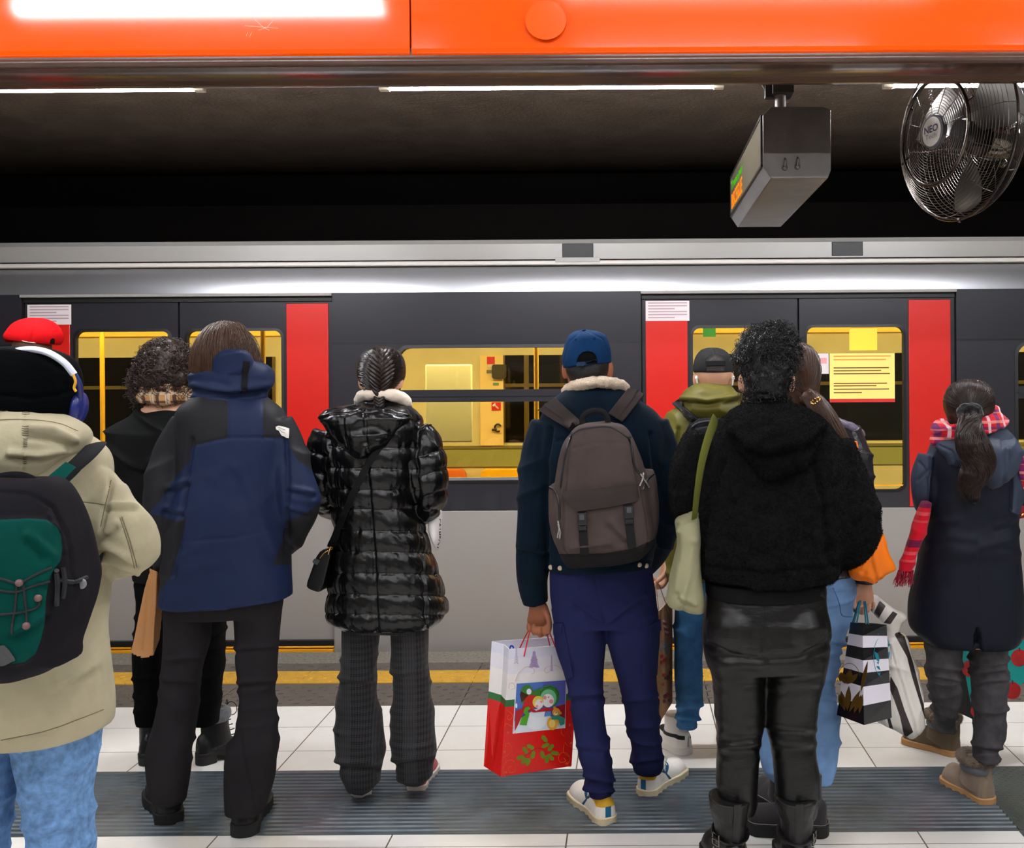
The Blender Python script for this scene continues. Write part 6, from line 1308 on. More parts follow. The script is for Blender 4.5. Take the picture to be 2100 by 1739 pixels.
q = M(); c = P(1463, 757, Y); xs = np.linspace(-1, 1, 14); o_ = [c+np.array([x*.08, .08, 0]) for x in xs]+[c+np.array([x*.075, .08+(1-x*x)*.07, -.012]) for x in xs[::-1]]; q.loft([o_, [p+np.array([0, 0, .005]) for p in o_]]); put('peak', q, cm, co_)
for x, s, lb in ((1429, -1, 'white wireless earbud in the left ear of the person in the black mesh cap'), (1503, 1, 'white wireless earbud in the right ear of the person in the black mesh cap')):
    e = thing('earbud', lb, 'earbud', tuple(P(x, 777, Y-.02)), 'earbuds'); q = M(); q.ell(P(x, 775, Y-.03), (.008, .009, .010), 12, 10); put('bud', q, mat('earbud_white', (236, 234, 230), .2), e); q = M(); q.tube([P(x, 777, Y-.034), P(x-s*1.5, 790, Y-.03)], .0035, 8); put('stem', q, mat('earbud_white', (236, 234, 230), .2), e)
tr = M(); rows(tr, lL, Y); rows(tr, lR, Y); rows(tr, [(1160, 1383, 1540, .12), (1200, 1383, 1540, .12), (1235, 1384, 1538, .1)], Y)
jn = mat('denim_blue', (68, 124, 174), .9, bump=[(700, .4, .0015)], var=.3, varscale=16)
garment('jeans', tr, po, jn, .006, 4, [drape(.008, 5, 20, .1, 3, (1375, 1450, 1240, 1340)), drape(.008, 6, 26, 0, 5, (1375, 1450, 1430, 1495)), wave((8, 8, 6), .004), fold([(1384, 1450), (1440, 1446)], 6, .008), fold([(1386, 1470), (1434, 1474)], 5, .007)])
wh = mat('high_top_white', (240, 236, 230), .5, layers=[('band', (18, 20, 26))], bump=[(90, .15, .001)])
bd = [('band', lambda lc: np.maximum(sdf(lc[:, 1:3], [(.02, .066), (.02, .082), (.10, .084), (.15, .098), (.175, .092), (.172, .078), (.13, .07)]), np.where(lc[:, 1] < .025, .008-np.abs(lc[:, 2]-.074)+0*lc[:, 0]-np.where(np.abs(lc[:, 0]) < .012, 1, 0), -1)))]
for hp, yw in ((G(1411, 1549), .62), (G(1498, 1552), -.1)):
    o, fw, inv = shoe(po, 'shoe', hp, yw, .285, .105, shaft=.125, upper=wh, sole_m=mat('high_top_sole', (236, 230, 220), .5), sole=.03, top=.085, lmasks=bd, shaft_r=.045)
    q = M(); q.tube(fw(np.array([(0, .003, .034), (0, .006, .08), (0, .018, .12)])), [.008, .007, .006], 8, k=3, flat=.4, up=(0, 1, 0)); put('heel_tab', q, wh, o)
bp = thing('backpack', 'black backpack on the person in the olive jacket', 'backpack', tuple(P(1465, 1110, Y-.26)))
q = M(); rows(q, [(858, 1432, 1500, .05), (868, 1414, 1514, .08), (900, 1406, 1524, .1), (1000, 1402, 1530, .11), (1070, 1404, 1528, .1), (1105, 1418, 1512, .08)], Y-.26, p=2.8); bo = garment('bag_body', q, bp, cloth('pack_black', (24, 24, 28), .6, 700, .3), .006, 4, [wave((9, 9, 9), .005), crease([(1415, 880), (1465, 868), (1515, 885)], 2.5, .005)])
q = M(); patch(q, bvh(jk, hd, bo), [(1382, 832), (1394, 824)], [(1420, 866), (1434, 858)], .004, .012, 5, 12, Y-.1); put('shoulder_strap', q, mat('strap_shiny_black', (34, 36, 42), .35), bp, bevel=.003)
q = M(); seam(q, bvh(bo), [(1410, 905), (1418, 878), (1440, 866), (1480, 864)], .004, .002, 24, Y-.3); put('zip', q, mat('zip_dark', (60, 60, 68), .35), bp)
# kraft christmas bag in his left hand
kb = thing('paper_bag', 'brown kraft paper bag printed with red berries beside the blue jeans and white high top', 'gift bag', tuple(P(1353, 1480, 4.0)))
A = P(1353, 1482, 4.0); B = P(1379, 1440, 4.256); A[2] = B[2] = (A[2]+B[2])/2; U = nrm(B-A); Wd = np.array([-U[1], U[0], 0])*.115; Cc = A+Wd; Dd = B+Wd; HT = np.array([.004, .03, .435])
def wallbox(crn, HT, matlist, parent, th=.0025, bands=((0, 1),)):
    m = M(); cen = sum(crn)/4
    for i, (t0, t1) in enumerate(bands):
        m.cur = i
        for s, e in zip(crn, crn[1:]+crn[:1]):
            n_ = nrm(np.cross(e-s, HT)); n_ = n_ if n_@(s-cen) > 0 else -n_; V = [s+HT*t0, e+HT*t0, e+HT*t1, s+HT*t1]; V += [v-n_*th for v in V]
            m.add(np.array(V), [(0, 1, 2, 3), (7, 6, 5, 4), (0, 4, 5, 1), (1, 5, 6, 2), (2, 6, 7, 3), (3, 7, 4, 0)])
    m.cur = 0; m.add(np.array([c+np.array([0, 0, z]) for z in (0, .003) for c in crn]), [(3, 2, 1, 0), (4, 5, 6, 7), (0, 1, 5, 4), (1, 2, 6, 5), (2, 3, 7, 6), (3, 0, 4, 7)])
    return put('bag_body', m, matlist, parent, smooth_=False)
kr2 = mat('kraft_brown', (150, 108, 68), .75, bump=[(14, .5, .01)], var=.2, varscale=12)
kbo = wallbox([A, B, Dd, Cc], HT, [kr2], kb)
lin_ = M(); 
for s, e in ((A, B), (B, Dd), (Dd, Cc), (Cc, A)):
    n_ = nrm(np.cross(e-s, HT)); cen = (A+Dd)/2; n_ = -n_ if n_@(s-cen) > 0 else n_; V = [s+HT*.6+n_*.0035, e+HT*.6+n_*.0035, e+HT*1.0+n_*.0035, s+HT*1.0+n_*.0035]; V += [v+n_*.001 for v in V]; lin_.add(np.array(V), [(0, 1, 2, 3), (7, 6, 5, 4), (3, 2, 6, 7)])
put('white_lining', lin_, mat('paper_white', (232, 222, 214), .6), kb)
def planar(A, e1, e2):
    n_ = nrm(np.cross(e1, e2)); n_ = n_ if n_@(A-EYE) < 0 else -n_
    def f(px, py, lay=1): d = P(px, py, 1.0)-EYE; t = ((A-EYE)@n_)/(d@n_); return EYE+d*t+n_*(.0005+.0006*lay)
    f.n = n_; return f
def flat(name, f, poly, mt, lay, parent, **k):
    q = M(); V = [f(x, y, lay) for x, y in poly]; V2 = [v-f.n*.0005 for v in V]; n = len(V); q.add(np.array(V+V2), [tuple(range(n)), tuple(range(2*n-1, n-1, -1))]+[(i, (i+1) % n, n+(i+1) % n, n+i) for i in range(n)]); return put(name, q, mt, parent, smooth_=False, **k)
def dot(cx, cy, rx, ry, n=14, rot=0): return el(cx, cy, rx, ry, rot, n)
kf = planar(A, B-A, HT); rd = mat('print_berry_red', (150, 24, 22), .5); gr = mat('print_leaf_green', (58, 84, 40), .5); dkb = mat('print_dark_berry', (84, 20, 18), .5); pal = mat('print_pale', (196, 170, 150), .5)
for x, y, r, mt in ((1357, 1346, 4, rd), (1362, 1353, 4, rd), (1356, 1358, 4, rd), (1361, 1385, 4, rd), (1364, 1391, 3, gr), (1360, 1403, 3.4, rd), (1375, 1380, 5, dkb), (1369, 1390, 5, dkb), (1364, 1428, 5, dkb), (1370, 1424, 5, rd), (1362, 1438, 4, dkb), (1372, 1436, 3.4, dkb), (1376, 1350, 3, rd)): flat('printed_berry', kf, dot(x, y, r*.8, r), mt, 1, kbo)
for x, y, rot in ((1363, 1320, .7), (1370, 1328, 2.2), (1366, 1336, 1.2), (1358, 1328, 2.7)): flat('printed_leaf', kf, dot(x, y, 9, 2.2, 12, rot), mat('print_blue_leaf', (110, 116, 124), .5), 1, kbo)
for i in range(6):
    x = 1362+i*1.1; y = 1274+i*5.5; flat('candy_stripe', kf, dot(x, y, 5, 2.2, 10, .5), rd if i % 2 else pal, 1, kbo)
for p0, p1 in (((1346, 1204), (1352, 1262)), ((1352, 1200), (1372, 1256)), ((1344, 1204), (1343, 1262))):
    q = M(); q.tube([P(*p0, 4.19), P(*p1, 4.06 if p1[0] < 1360 else 4.16)], .0018, 6); put('cord_handle', q, mat('cord_brown', (120, 86, 56), .8), kb)
# ================================================================ the woman with the brown ponytail
Y = 3.7
pw = person(Y, 1650, 'person with a long brown ponytail, shiny dark jacket, pale blue jeans and ankle boots')
tor = [(842, 1580, 1690, .08), (862, 1556, 1725, .11), (890, 1545, 1748, .13), (940, 1545, 1755, .145), (1000, 1550, 1755, .15), (1080, 1555, 1752, .148), (1140, 1560, 1750, .145), (1175, 1562, 1748, .14)]
aR = [(1728, 888, 0, 36), (1750, 945, 0, 40), (1756, 1000, 0, 39), (1764, 1080, 0, 34), (1772, 1150, 0, 28), (1774, 1192, 0, 23)]
aL = [(1565, 888, 0, 36), (1545, 945, 0, 38), (1542, 1000, .02, 36), (1560, 1060, .12, 28)]
lR = [(1290, 1640, 1738, .11), (1340, 1640, 1725, .10), (1400, 1636, 1714, .09), (1450, 1640, 1719, .082, -.02), (1500, 1642, 1722, .075, -.05), (1540, 1642, 1721, .07, -.08), (1580, 1645, 1714, .066, -.11), (1616, 1652, 1706, .06, -.13)]
lL = [(1290, 1563, 1648, .11), (1400, 1556, 1632, .09), (1480, 1553, 1616, .08, -.03), (1540, 1558, 1612, .07, -.07), (1580, 1570, 1616, .065, -.1), (1616, 1584, 1626, .06, -.12)]
lL = hem(lL, Y); lR = hem(lR, Y)
b = M(); head(b, P(1628, 778, Y+.01), .22, .1); rows(b, tor, Y, .75); rows(b, lL, Y, .7); rows(b, lR, Y, .7); limb(b, [(1628, 800, 0, 30), (1640, 880, 0, 33)], Y); limb(b, aR, Y, .6); limb(b, aL, Y, .55); rows(b, [(1180, 1580, 1740, .1), (1290, 1575, 1735, .1)], Y)
hand(b, P(1772, 1188, Y), (-.05, 0, -1), (.05, -1, 0), 1, ((.5, 1.3, 1.0), (.6, 1.35, 1.0), (.7, 1.4, 1.0), (.8, 1.4, 1.0)), .98, .05, .4, .2); hand(b, P(1560, 1060, Y+.12), (.3, .8, 0), (.9, 0, 0), -1)
body(pw, b, skin_m('skin_fair', (214, 160, 130)), .0045)
shn = mat('shiny_charcoal_shell', (38, 36, 40), .25, spec=.6, bump=[(22, .5, .01)])
j = M(); rows(j, tor, Y); limb(j, aR, Y); limb(j, aL, Y)
jk = garment('jacket', j, pw, shn, .006, 4, [drape(.006, 6, 18, -.4, 3), wave((14, 14, 10), .006), crease([(1722, 900), (1724, 980), (1730, 1050)], 4, .012)])
q = M(); q.tube([P(x, y, Y+o) for x, y, o in ((1690, 862, -.08), (1715, 866, -.07), (1742, 876, -.03), (1762, 888, .03), (1764, 896, .09))], [.018, .024, .025, .022, .014], 12, k=4, flat=.7); garment('rolled_collar', q, jk, mat('shiny_lilac_shell', (112, 106, 124), .28, spec=.6, bump=[(30, .4, .006)]), .004, 3, [wave((40, 40, 40), .003)])
hbm = mat('hair_chestnut', (72, 49, 36), .36, spec=.5, bump=[((90, 90, 10), .5, .003)], var=.3, varscale=30)
hs = M(); rows(hs, [(706, 1616, 1646, .03), (714, 1596, 1662, .075), (735, 1580, 1676, .1), (765, 1574, 1681, .106), (795, 1578, 1679, .1), (820, 1590, 1678, .085, -.01), (838, 1605, 1672, .06, -.03)], Y, p=2.1)
c = P(1628, 770, Y)
pt = [(1655, 812, -.10), (1672, 824, -.135), (1690, 855, -.155), (1708, 890, -.165), (1724, 922, -.165), (1732, 960, -.16), (1735, 985, -.155)]
pr_ = [.03, .026, .038, .04, .036, .024, .006]
hs.tube([P(x, y, Y+o) for x, y, o in pt], pr_, 14, k=4)
g = np.random.default_rng(21)
def tail(pt, pr, n, Y, seed, spread=1.05, wav=0.0, k=18):
    g = np.random.default_rng(seed); cl = catmull([np.r_[P(x, y, Y+o), r] for (x, y, o), r in zip(pt, pr)], 8); s = np.linspace(0, len(cl)-1, k); ctr = np.stack([np.interp(s, np.arange(len(cl)), cl[:, i]) for i in range(4)], 1); a = g.uniform(0, 2*pi, n); rr = np.sqrt(g.uniform(.3, 1, n))*spread; ph = g.uniform(0, 6.28, n); out = np.zeros((n, k, 3)); e = g.uniform(.8, 1.0, n)
    for i in range(k):
        r = rr*ctr[i, 3]*(1+.05*np.sin(ph+i)); aa = a+wav*np.sin(ph*.3+i*.55); out[:, i] = ctr[i, :3]+np.stack([r*np.cos(aa), r*np.sin(aa)*.8, r*np.sin(aa)*.15+0*r], 1)+np.array([wav*.02*sin(i*.8), 0, 0])
    return out
sw = []
for i in range(500):
    az = g.uniform(pi*1.0, pi*2.15); p0 = g.uniform(.1, 1.1); k = 14; tgt = P(1658, 814, Y-.10); pts_ = []
    st_ = c+np.array([.112*sin(p0)*cos(az), .11*sin(p0)*sin(az), .12*cos(p0)])
    for t in np.linspace(0, 1, k):
        x = st_+(tgt-st_)*t; d = x-c; ex = np.sqrt((d[0]/.112)**2+(d[1]/.11)**2+(d[2]/.122)**2); x = c+d/max(ex, .3)*(1.015*(1-t)+ex*t if ex > 1 else 1.015); pts_.append(x)
    sw.append(pts_)
garment('hair', hs, pw, hbm, .0055, 3, [wave((50, 50, 8), .003)], extra=both(comb(sw, .0012, .001, .006), comb(tail(pt, pr_, 900, Y, 4), .0012, .001, .007, 5)))
q = M(); tg = P(1672, 822, Y-.17)
for i in range(11): a = 2*pi*i/11; q.ell(tg+np.array([.016*cos(a)*.9, -.008+.004*sin(a*3), .008*sin(a)+.008*cos(a)]), (.0042,)*3, 10, 8)
put('hair_clip', q, gold, pw, label='gold beaded hair clip')
tr = M(); rows(tr, lL, Y); rows(tr, lR, Y); rows(tr, [(1150, 1572, 1750, .12), (1200, 1568, 1751, .128), (1250, 1565, 1749, .13), (1310, 1565, 1732, .118)], Y)
jo = garment('jeans', tr, pw, mat('pale_denim', (112, 148, 192), .9, bump=[(700, .4, .0015)], var=.16, varscale=14), .006, 4, [drape(.006, 5, 18, .1, 3), wave((8, 8, 6), .004), crease([(1700, 1400), (1716, 1404)], 3, .004), fold([(1690, 1310), (1735, 1322)], 5, .007), fold([(1690, 1345), (1725, 1340)], 5, .006), fold([(1680, 1425), (1716, 1430)], 4, .004)])
q = M(); seam(q, bvh(jo), [(1708, 1205), (1714, 1218), (1722, 1240), (1727, 1262), (1748, 1265)], .0015, .0008, 20, Y); put('pocket_seam', q, mat('pale_denim_seam', (80, 114, 158), .9), jo)
sb_ = mat('suede_dark', (46, 42, 44), .85, bump=[(120, .3, .002)], sheen=.2); sls = mat('boot_sole_black', (20, 19, 19), .6)
for hp, yw in ((G(1628, 1695), .3), (G(1697, 1712), 1.42)):
    o, fw, inv = shoe(pw, 'boot', hp, yw, .27, .10, shaft=.16, upper=sb_, sole_m=sls, sole=.045, top=.085, style='boot', shaft_r=.05, sole_flare=.006)
    q = M(); ol_ = outline(.282, .112); q.tube([fw(np.array([[x*.985, y-.006, .047]]))[0] for x, y in ol_]+[fw(np.array([[ol_[0][0], ol_[0][1]-.006, .047]]))[0]], .0011, 5); put('welt_stitch', q, mat('stitch_pale', (150, 140, 130), .7), o)
# orange shoulder bag
ob = thing('tote_bag', 'bright orange slouchy shoulder bag showing behind the black fleece sleeve', 'handbag', tuple(P(1790, 1190, Y-.09)))
orm = mat('orange_leather', (250, 124, 16), .42, spec=.4, bump=[(12, .3, .012), (200, .1, .001)])
q = M(); rows(q, [(1050, 1775, 1786, .02), (1072, 1762, 1803, .04), (1100, 1752, 1813, .055), (1135, 1745, 1826, .065), (1166, 1740, 1839, .06), ((1180, 1174), 1740, 1826, .055), ((1189, 1190), 1748, 1802, .04)], Y-.10, p=2.6)
oo = garment('bag_body', q, ob, orm, .005, 3, [fold([(1786, 1112), (1792, 1150), (1800, 1182)], 6, .010), fold([(1776, 1130), (1772, 1165)], 6, .008), drape(.008, 9, 7, 1.3, 4), wave((12, 12, 10), .005)])
q = M(); patch(q, bvh(jk), [(1746, 905), (1756, 905)], [(1758, 975), (1768, 970)], .003, .004, 4, 10, Y-.1); q.tube([P(1763, 972, Y-.13), P(1772, 1015, Y-.15), P(1780, 1064, Y-.12)], .010, 8, k=3, flat=.3, up=(0, 1, 0)); put('strap', q, orm, ob)
# striped bags in her right hand
gb2 = thing('shopping_bag', 'black and white striped paper bag with gold and teal leaf prints', 'shopping bag', tuple(P(1775, 1485, 3.42)))
A = P(1772, 1487, 3.42); Lp = P(1716, 1466, 3.53); Rp = P(1829, 1472, 3.50); At = P(1769, 1279, 3.47); Lt = P(1744, 1276, 3.53); Rt = P(1818, 1281, 3.51); Bb = Lp+Rp-A; Bt = Lt+Rt-At
T = [0, .19, .375, .51, .635, .76, .88, 1.0]; bl_ = mat('bag_black', (18, 17, 22), .22, spec=.5, coat=.3, bump=[(10, .3, .01)]); wt_ = mat('bag_white', (232, 226, 236), .25, spec=.5, coat=.3, bump=[(10, .3, .01)])
m = M(); cen = (A+Lp+Rp+Bb)/4
for i in range(7):
    m.cur = 0 if i % 2 == 0 else 1
    for (s0, s1), (e0, e1) in (((Lp, Lt), (A, At)), ((A, At), (Rp, Rt)), ((Rp, Rt), (Bb, Bt)), ((Bb, Bt), (Lp, Lt))):
        V = [s0+(s1-s0)*T[i], e0+(e1-e0)*T[i], e0+(e1-e0)*T[i+1], s0+(s1-s0)*T[i+1]]; n_ = nrm(np.cross(V[1]-V[0], V[3]-V[0])); n_ = n_ if n_@(V[0]-cen) > 0 else -n_; V += [v-n_*.0025 for v in V]
        m.add(np.array(V), [(0, 1, 2, 3), (7, 6, 5, 4), (0, 4, 5, 1), (1, 5, 6, 2), (2, 6, 7, 3), (3, 7, 4, 0)])
m.cur = 0; m.add(np.array([Lp, A, Rp, Bb]+[p+np.array([0, 0, .003]) for p in (Lp, A, Rp, Bb)]), [(3, 2, 1, 0), (4, 5, 6, 7)])
g2 = put('bag_body', m, [bl_, wt_], gb2, smooth_=False)
f1 = planar(A, Lp-A, (At-A)*.5+(Lt-Lp)*.5); f2 = planar(A, Rp-A, (At-A)*.5+(Rt-Rp)*.5); gd = mat('print_bronze_gold', (116, 84, 26), .3, metal=.5); te = mat('print_teal', (16, 124, 146), .4)
def leaf(cx, cy, L, wd, rot): return [(cx+t*L*cos(rot)-s*wd*sin(pi*t)*sin(rot), cy+t*L*sin(rot)+s*wd*sin(pi*t)*cos(rot)) for s, ts in ((1, np.linspace(0, 1, 10)), (-1, np.linspace(1, 0, 10)[1:-1])) for t in ts]
for cx, cy, L, wd, rot in ((1736, 1402, 32, 7, -1.25), (1734, 1402, 24, 7, -1.85), (1737, 1403, 32, 6, -.75), (1724, 1398, 20, 5, -1.5), (1738, 1458, 52, 6, -1.5), (1733, 1458, 42, 6, -1.75), (1742, 1460, 50, 5, -1.1), (1752, 1462, 40, 5, -1.2), (1730, 1452, 30, 5, -1.9)): flat('gold_leaf', f1, leaf(cx, cy, L, wd, rot), gd, 2, g2)
q = M(); q.tube([f1(1742+24*cos(t), 1398+38*sin(t), 2) for t in np.linspace(pi*1.0, pi*1.9, 20)], .0009, 5); put('gold_ring', q, gd, g2)
for cx, cy, L, wd, rot in ((1769, 1412, 66, 4, -1.35), (1766, 1455, 40, 4, -1.4)): flat('gold_leaf', f1, leaf(cx-3, cy+8, L, wd, rot), gd, 3, g2)
q = M(); q.tube([f2(1809+18*cos(t), 1346+42*sin(t), 2) for t in np.linspace(pi*.55, pi*2.05, 26)], .0009, 5); q.tube([f2(1805+5.5*cos(t), 1301+6*sin(t), 2) for t in np.linspace(pi*.85, pi*2.1, 16)], .0012, 5); put('teal_ring', q, te, g2)
flat('ornament_cap', f2, [(1801, 1304), (1811, 1303), (1814, 1312), (1800, 1314)], te, 2, g2)
for cx, cy, L, wd, rot in ((1808, 1360, 36, 5, -1.65), (1808, 1362, 30, 5, -2.1), (1809, 1362, 30, 5.5, -1.05), (1814, 1325, 12, 3, -.3), (1809, 1322, 10, 3, -1.0), (1810, 1374, 16, 3.2, -2.6), (1810, 1376, 16, 3.2, -.5), (1812, 1386, 15, 3, -2.7), (1812, 1388, 14, 3, -.4), (1812, 1364, 16, 3.5, -2.75), (1810, 1366, 15, 3.5, -.6), (1813, 1393, 10, 2.4, -2.6)): flat('teal_leaf', f2, leaf(cx, cy, L, wd, rot), te, 2, g2)
tcd = mat('cord_teal', (16, 104, 124), .5)
for p0, p1 in (((1752, 1276, 3.49), (1763, 1232, 3.56)), ((1757, 1278, 3.5), (1765, 1232, 3.565)), ((1776, 1280, 3.475), (1772, 1234, 3.56)), ((1781, 1281, 3.48), (1775, 1234, 3.56)), ((1748, 1278, 3.55), (1761, 1234, 3.57))):
    q = M(); q.tube([P(*p0), P(*p1)], .0028, 8); put('cord_handle', q, tcd, gb2)
pl2 = thing('plastic_bag', 'dark and white striped plastic carrier bag right of the striped paper bag', 'shopping bag', tuple(P(1860, 1505, 3.62)))
q = M(); rows(q, [(1296, 1812, 1858, .035), (1310, 1806, 1866, .05), (1350, 1808, 1873, .06), (1400, 1806, 1882, .07), (1450, 1800, 1890, .075), ((1478, 1486), 1796, 1897, .07), ((1490, 1504), 1812, 1882, .045), ((1498, 1510), 1835, 1868, .02)], Y+.03, p=2.6)
rows(q, [(1224, 1783, 1797, .012), (1236, 1784, 1812, .02), ((1254, 1256), 1790, 1842, .03), ((1270, 1266), 1800, 1858, .032), ((1284, 1276), 1810, 1852, .03), (1300, 1820, 1848, .03)], Y+.03, p=2.6)
def x4(pts): return [(1680+x/3.112, 1180+y/3.112) for x, y in pts]
S1 = [x4(p) for p in ([(455, 640), (500, 720), (545, 860), (600, 1000), (545, 1040), (515, 900), (480, 800), (448, 720)], [(545, 390), (600, 560), (660, 800), (690, 900), (685, 950), (640, 800), (590, 640), (560, 520), (510, 430), (478, 372), (510, 360)], [(385, 160), (425, 195), (365, 300), (335, 270)], [(470, 228), (500, 245), (455, 312), (410, 304)], [(360, 960), (380, 930), (400, 1000), (380, 1010)], [(430, 900), (450, 900), (490, 1040), (460, 1020)], [(300, 130), (335, 130), (345, 300), (325, 300)])]
pbm = mat('striped_plastic', (228, 222, 212), .35, spec=.5, layers=[('dark', (52, 44, 42))], bump=[((30, 30, 8), .5, .006)])
po_ = garment('bag', q, pl2, pbm, .0045, 3, [drape(.010, 9, 4, 1.25, 3), wave((22, 22, 8), .004), fold([(1826, 1320), (1858, 1420), (1880, 1500)], 3, .006), crease([(1815, 1300), (1850, 1298)], 4, .008)], [('dark', S1)])
# ================================================================ the woman in the black fleece hoodie
Y = 3.25
pf = person(Y, 1570, 'person in a black fluffy fleece hoodie, black shiny leggings and tall buckled boots')
tor = [(832, 1532, 1622, .085), (850, 1500, 1662, .115), (880, 1468, 1702, .145), (930, 1440, 1730, .165), (1000, 1426, 1742, .175), (1080, 1420, 1738, .18), (1150, 1422, 1722, .178), (1190, 1434, 1714, .172), (1208, 1442, 1712, .165)]
tor = hem(tor, Y)
aL = [(1462, 912, 0, 56), (1432, 962, 0, 58), (1424, 1020, 0, 54), (1430, 1062, .08, 44), (1462, 1082, .2, 36)]
aR = [(1692, 922, 0, 56), (1716, 985, 0, 59), (1734, 1050, -.02, 64), (1736, 1098, 0, 62), (1722, 1122, .1, 46), (1700, 1128, .2, 38)]
hips = [(1195, 1450, 1692, .14), (1240, 1445, 1694, .15), (1290, 1440, 1702, .162), (1330, 1442, 1700, .16), (1365, 1450, 1694, .14)]
lL = [(1335, 1445, 1567, .145), (1400, 1462, 1565, .122), (1450, 1464, 1564, .108), (1500, 1469, 1563, .097), (1540, 1470, 1558, .091), (1580, 1468, 1556, .09), (1640, 1471, 1552, .08), (1665, 1474, 1549, .072)]
lR = [(1335, 1568, 1698, .145), (1400, 1568, 1686, .122), (1450, 1569, 1675, .108), (1500, 1573, 1671, .097), (1540, 1582, 1673, .091), (1580, 1586, 1679, .09), (1640, 1591, 1678, .08), (1670, 1594, 1674, .074)]
b = M(); head(b, P(1572, 778, Y+.02), .232, 0, 0, .158); rows(b, tor, Y, .75); rows(b, hips, Y, .85); rows(b, lL, Y, .75); rows(b, lR, Y, .75); limb(b, [(1573, 810, 0, 40), (1573, 880, 0, 44)], Y); limb(b, aL, Y, .55); limb(b, aR, Y, .55); hand(b, P(1455, 1080, Y+.2), (.5, .8, .1), (.8, 0, -.5), -1, (.6, .8, .5)); hand(b, P(1700, 1128, Y+.2), (-.5, .8, .1), (-.8, 0, -.5), 1, (.6, .8, .5))
body(pf, b, skin_m('skin_olive', (196, 146, 116)))
fl = mat('fleece_black', (20, 19, 20), .95, sheen=.02, bump=[(70, .8, .01), (260, .6, .003)], spec=.05)
j = M(); rows(j, tor, Y, k=4); limb(j, aL, Y, n=18); limb(j, aR, Y, n=18)
fj = garment('fleece_jacket', j, pf, fl, .0075, 4, [wave((26, 26, 26), .006, oct_=2), wave((6, 6, 4), .009, seed=5), crease([(1486, 950), (1450, 1040), (1432, 1150)], 8, .014), crease([(1668, 950), (1690, 1040), (1700, 1150)], 8, .014), crease([(1425, 1160), (1560, 1172), (1712, 1160)], 5, .008)], extra=fuzz(42000, .011, .0010, .7, 7))
h_ = M(); rows(h_, [(820, 1536, 1624, .065, -.02), (836, 1500, 1660, .11, -.05), (856, 1486, 1688, .135, -.075), (884, 1487, 1695, .135, -.095), (914, 1508, 1682, .115, -.12), (948, 1534, 1652, .09, -.14), (972, 1552, 1614, .06, -.155), (986, 1564, 1590, .03, -.16)], Y, p=2.1, k=4)
garment('fleece_hood', h_, fj, fl, .0065, 4, [wave((26, 26, 26), .005), drape(.014, 3, 9, .5, 3), fold([(1500, 880), (1560, 920), (1640, 905), (1690, 870)], 12, .012)], extra=fuzz(20000, .011, .0010, .7, 9))
# short curly hair
hbk = mat('hair_curly_black', (16, 14, 14), .4, spec=.5, var=.3, varscale=60)
hs = M(); rows(hs, [(672, 1560, 1610, .05, .02), (684, 1540, 1622, .08, .01), (705, 1523, 1630, .1), (735, 1515, 1632, .11), (762, 1518, 1629, .112), (785, 1527, 1618, .105, -.01), (812, 1532, 1613, .09, -.015), (828, 1536, 1610, .07, -.02)], Y, p=2.1)
def curly2(me):
    p, n = sample(me, 1500, 6, lambda c_, nn: np.where(c_[:, 2] > P(0, 752, Y)[2], 1.0, .15)); return curls(p-n*.008, n, .034, .0062, .0018, 8, 14, 1.9, .1)
garment('hair', hs, pf, hbk, .006, 2, [wave((70, 70, 70), .005)], extra=both(curly2, fuzz(9000, .010, .0010, 1.0, 5)))
lea = mat('leather_leggings', (14, 13, 12), .36, spec=.42, bump=[((5, 5, 16), .35, .02), (160, .15, .0015)])
tr = M(); rows(tr, hips, Y, k=4); rows(tr, lL, Y, k=4); rows(tr, lR, Y, k=4); tr.ell(P(1508, 1290, Y-.045), (.098, .12, .11), 20, 14); tr.ell(P(1634, 1290, Y-.045), (.098, .12, .11), 20, 14)
lg_ = garment('leggings', tr, pf, lea, .0065, 5, [crease([(1571, 1228), (1571, 1300), (1566, 1345)], 4, .008), crease([(1450, 1322), (1500, 1345), (1560, 1352)], 6, .010), crease([(1700, 1318), (1640, 1348), (1578, 1352)], 6, .010), fold([(1475, 1372), (1560, 1368)], 7, 0.0023), fold([(1482, 1402), (1562, 1396)], 7, 0.0027), fold([(1575, 1385), (1684, 1378)], 7, 0.0027), fold([(1572, 1410), (1680, 1402)], 7, 0.0027), fold([(1470, 1505), (1562, 1500)], 8, 0.0036), fold([(1576, 1490), (1670, 1497)], 7, 0.0040), fold([(1470, 1535), (1556, 1528)], 8, 0.0040), fold([(1585, 1528), (1672, 1525)], 8, 0.0036), drape(.0025, 4, 14, .1, 3), crease([(1446, 1226), (1570, 1231), (1690, 1230)], 2, .004)], sm=2)
sh_ = M(); rows(sh_, [(1190, 1446, 1692, .148), (1222, 1447, 1691, .150)], Y); garment('undershirt', sh_, pf, cloth('jersey_black', (18, 17, 18)), .006, 3)
bm_ = mat('boot_leather_soft', (24, 22, 22), .42, bump=[(60, .35, .004), (14, .3, .012)], spec=.5); stl = mat('buckle_steel', (128, 124, 116), .28, metal=1)
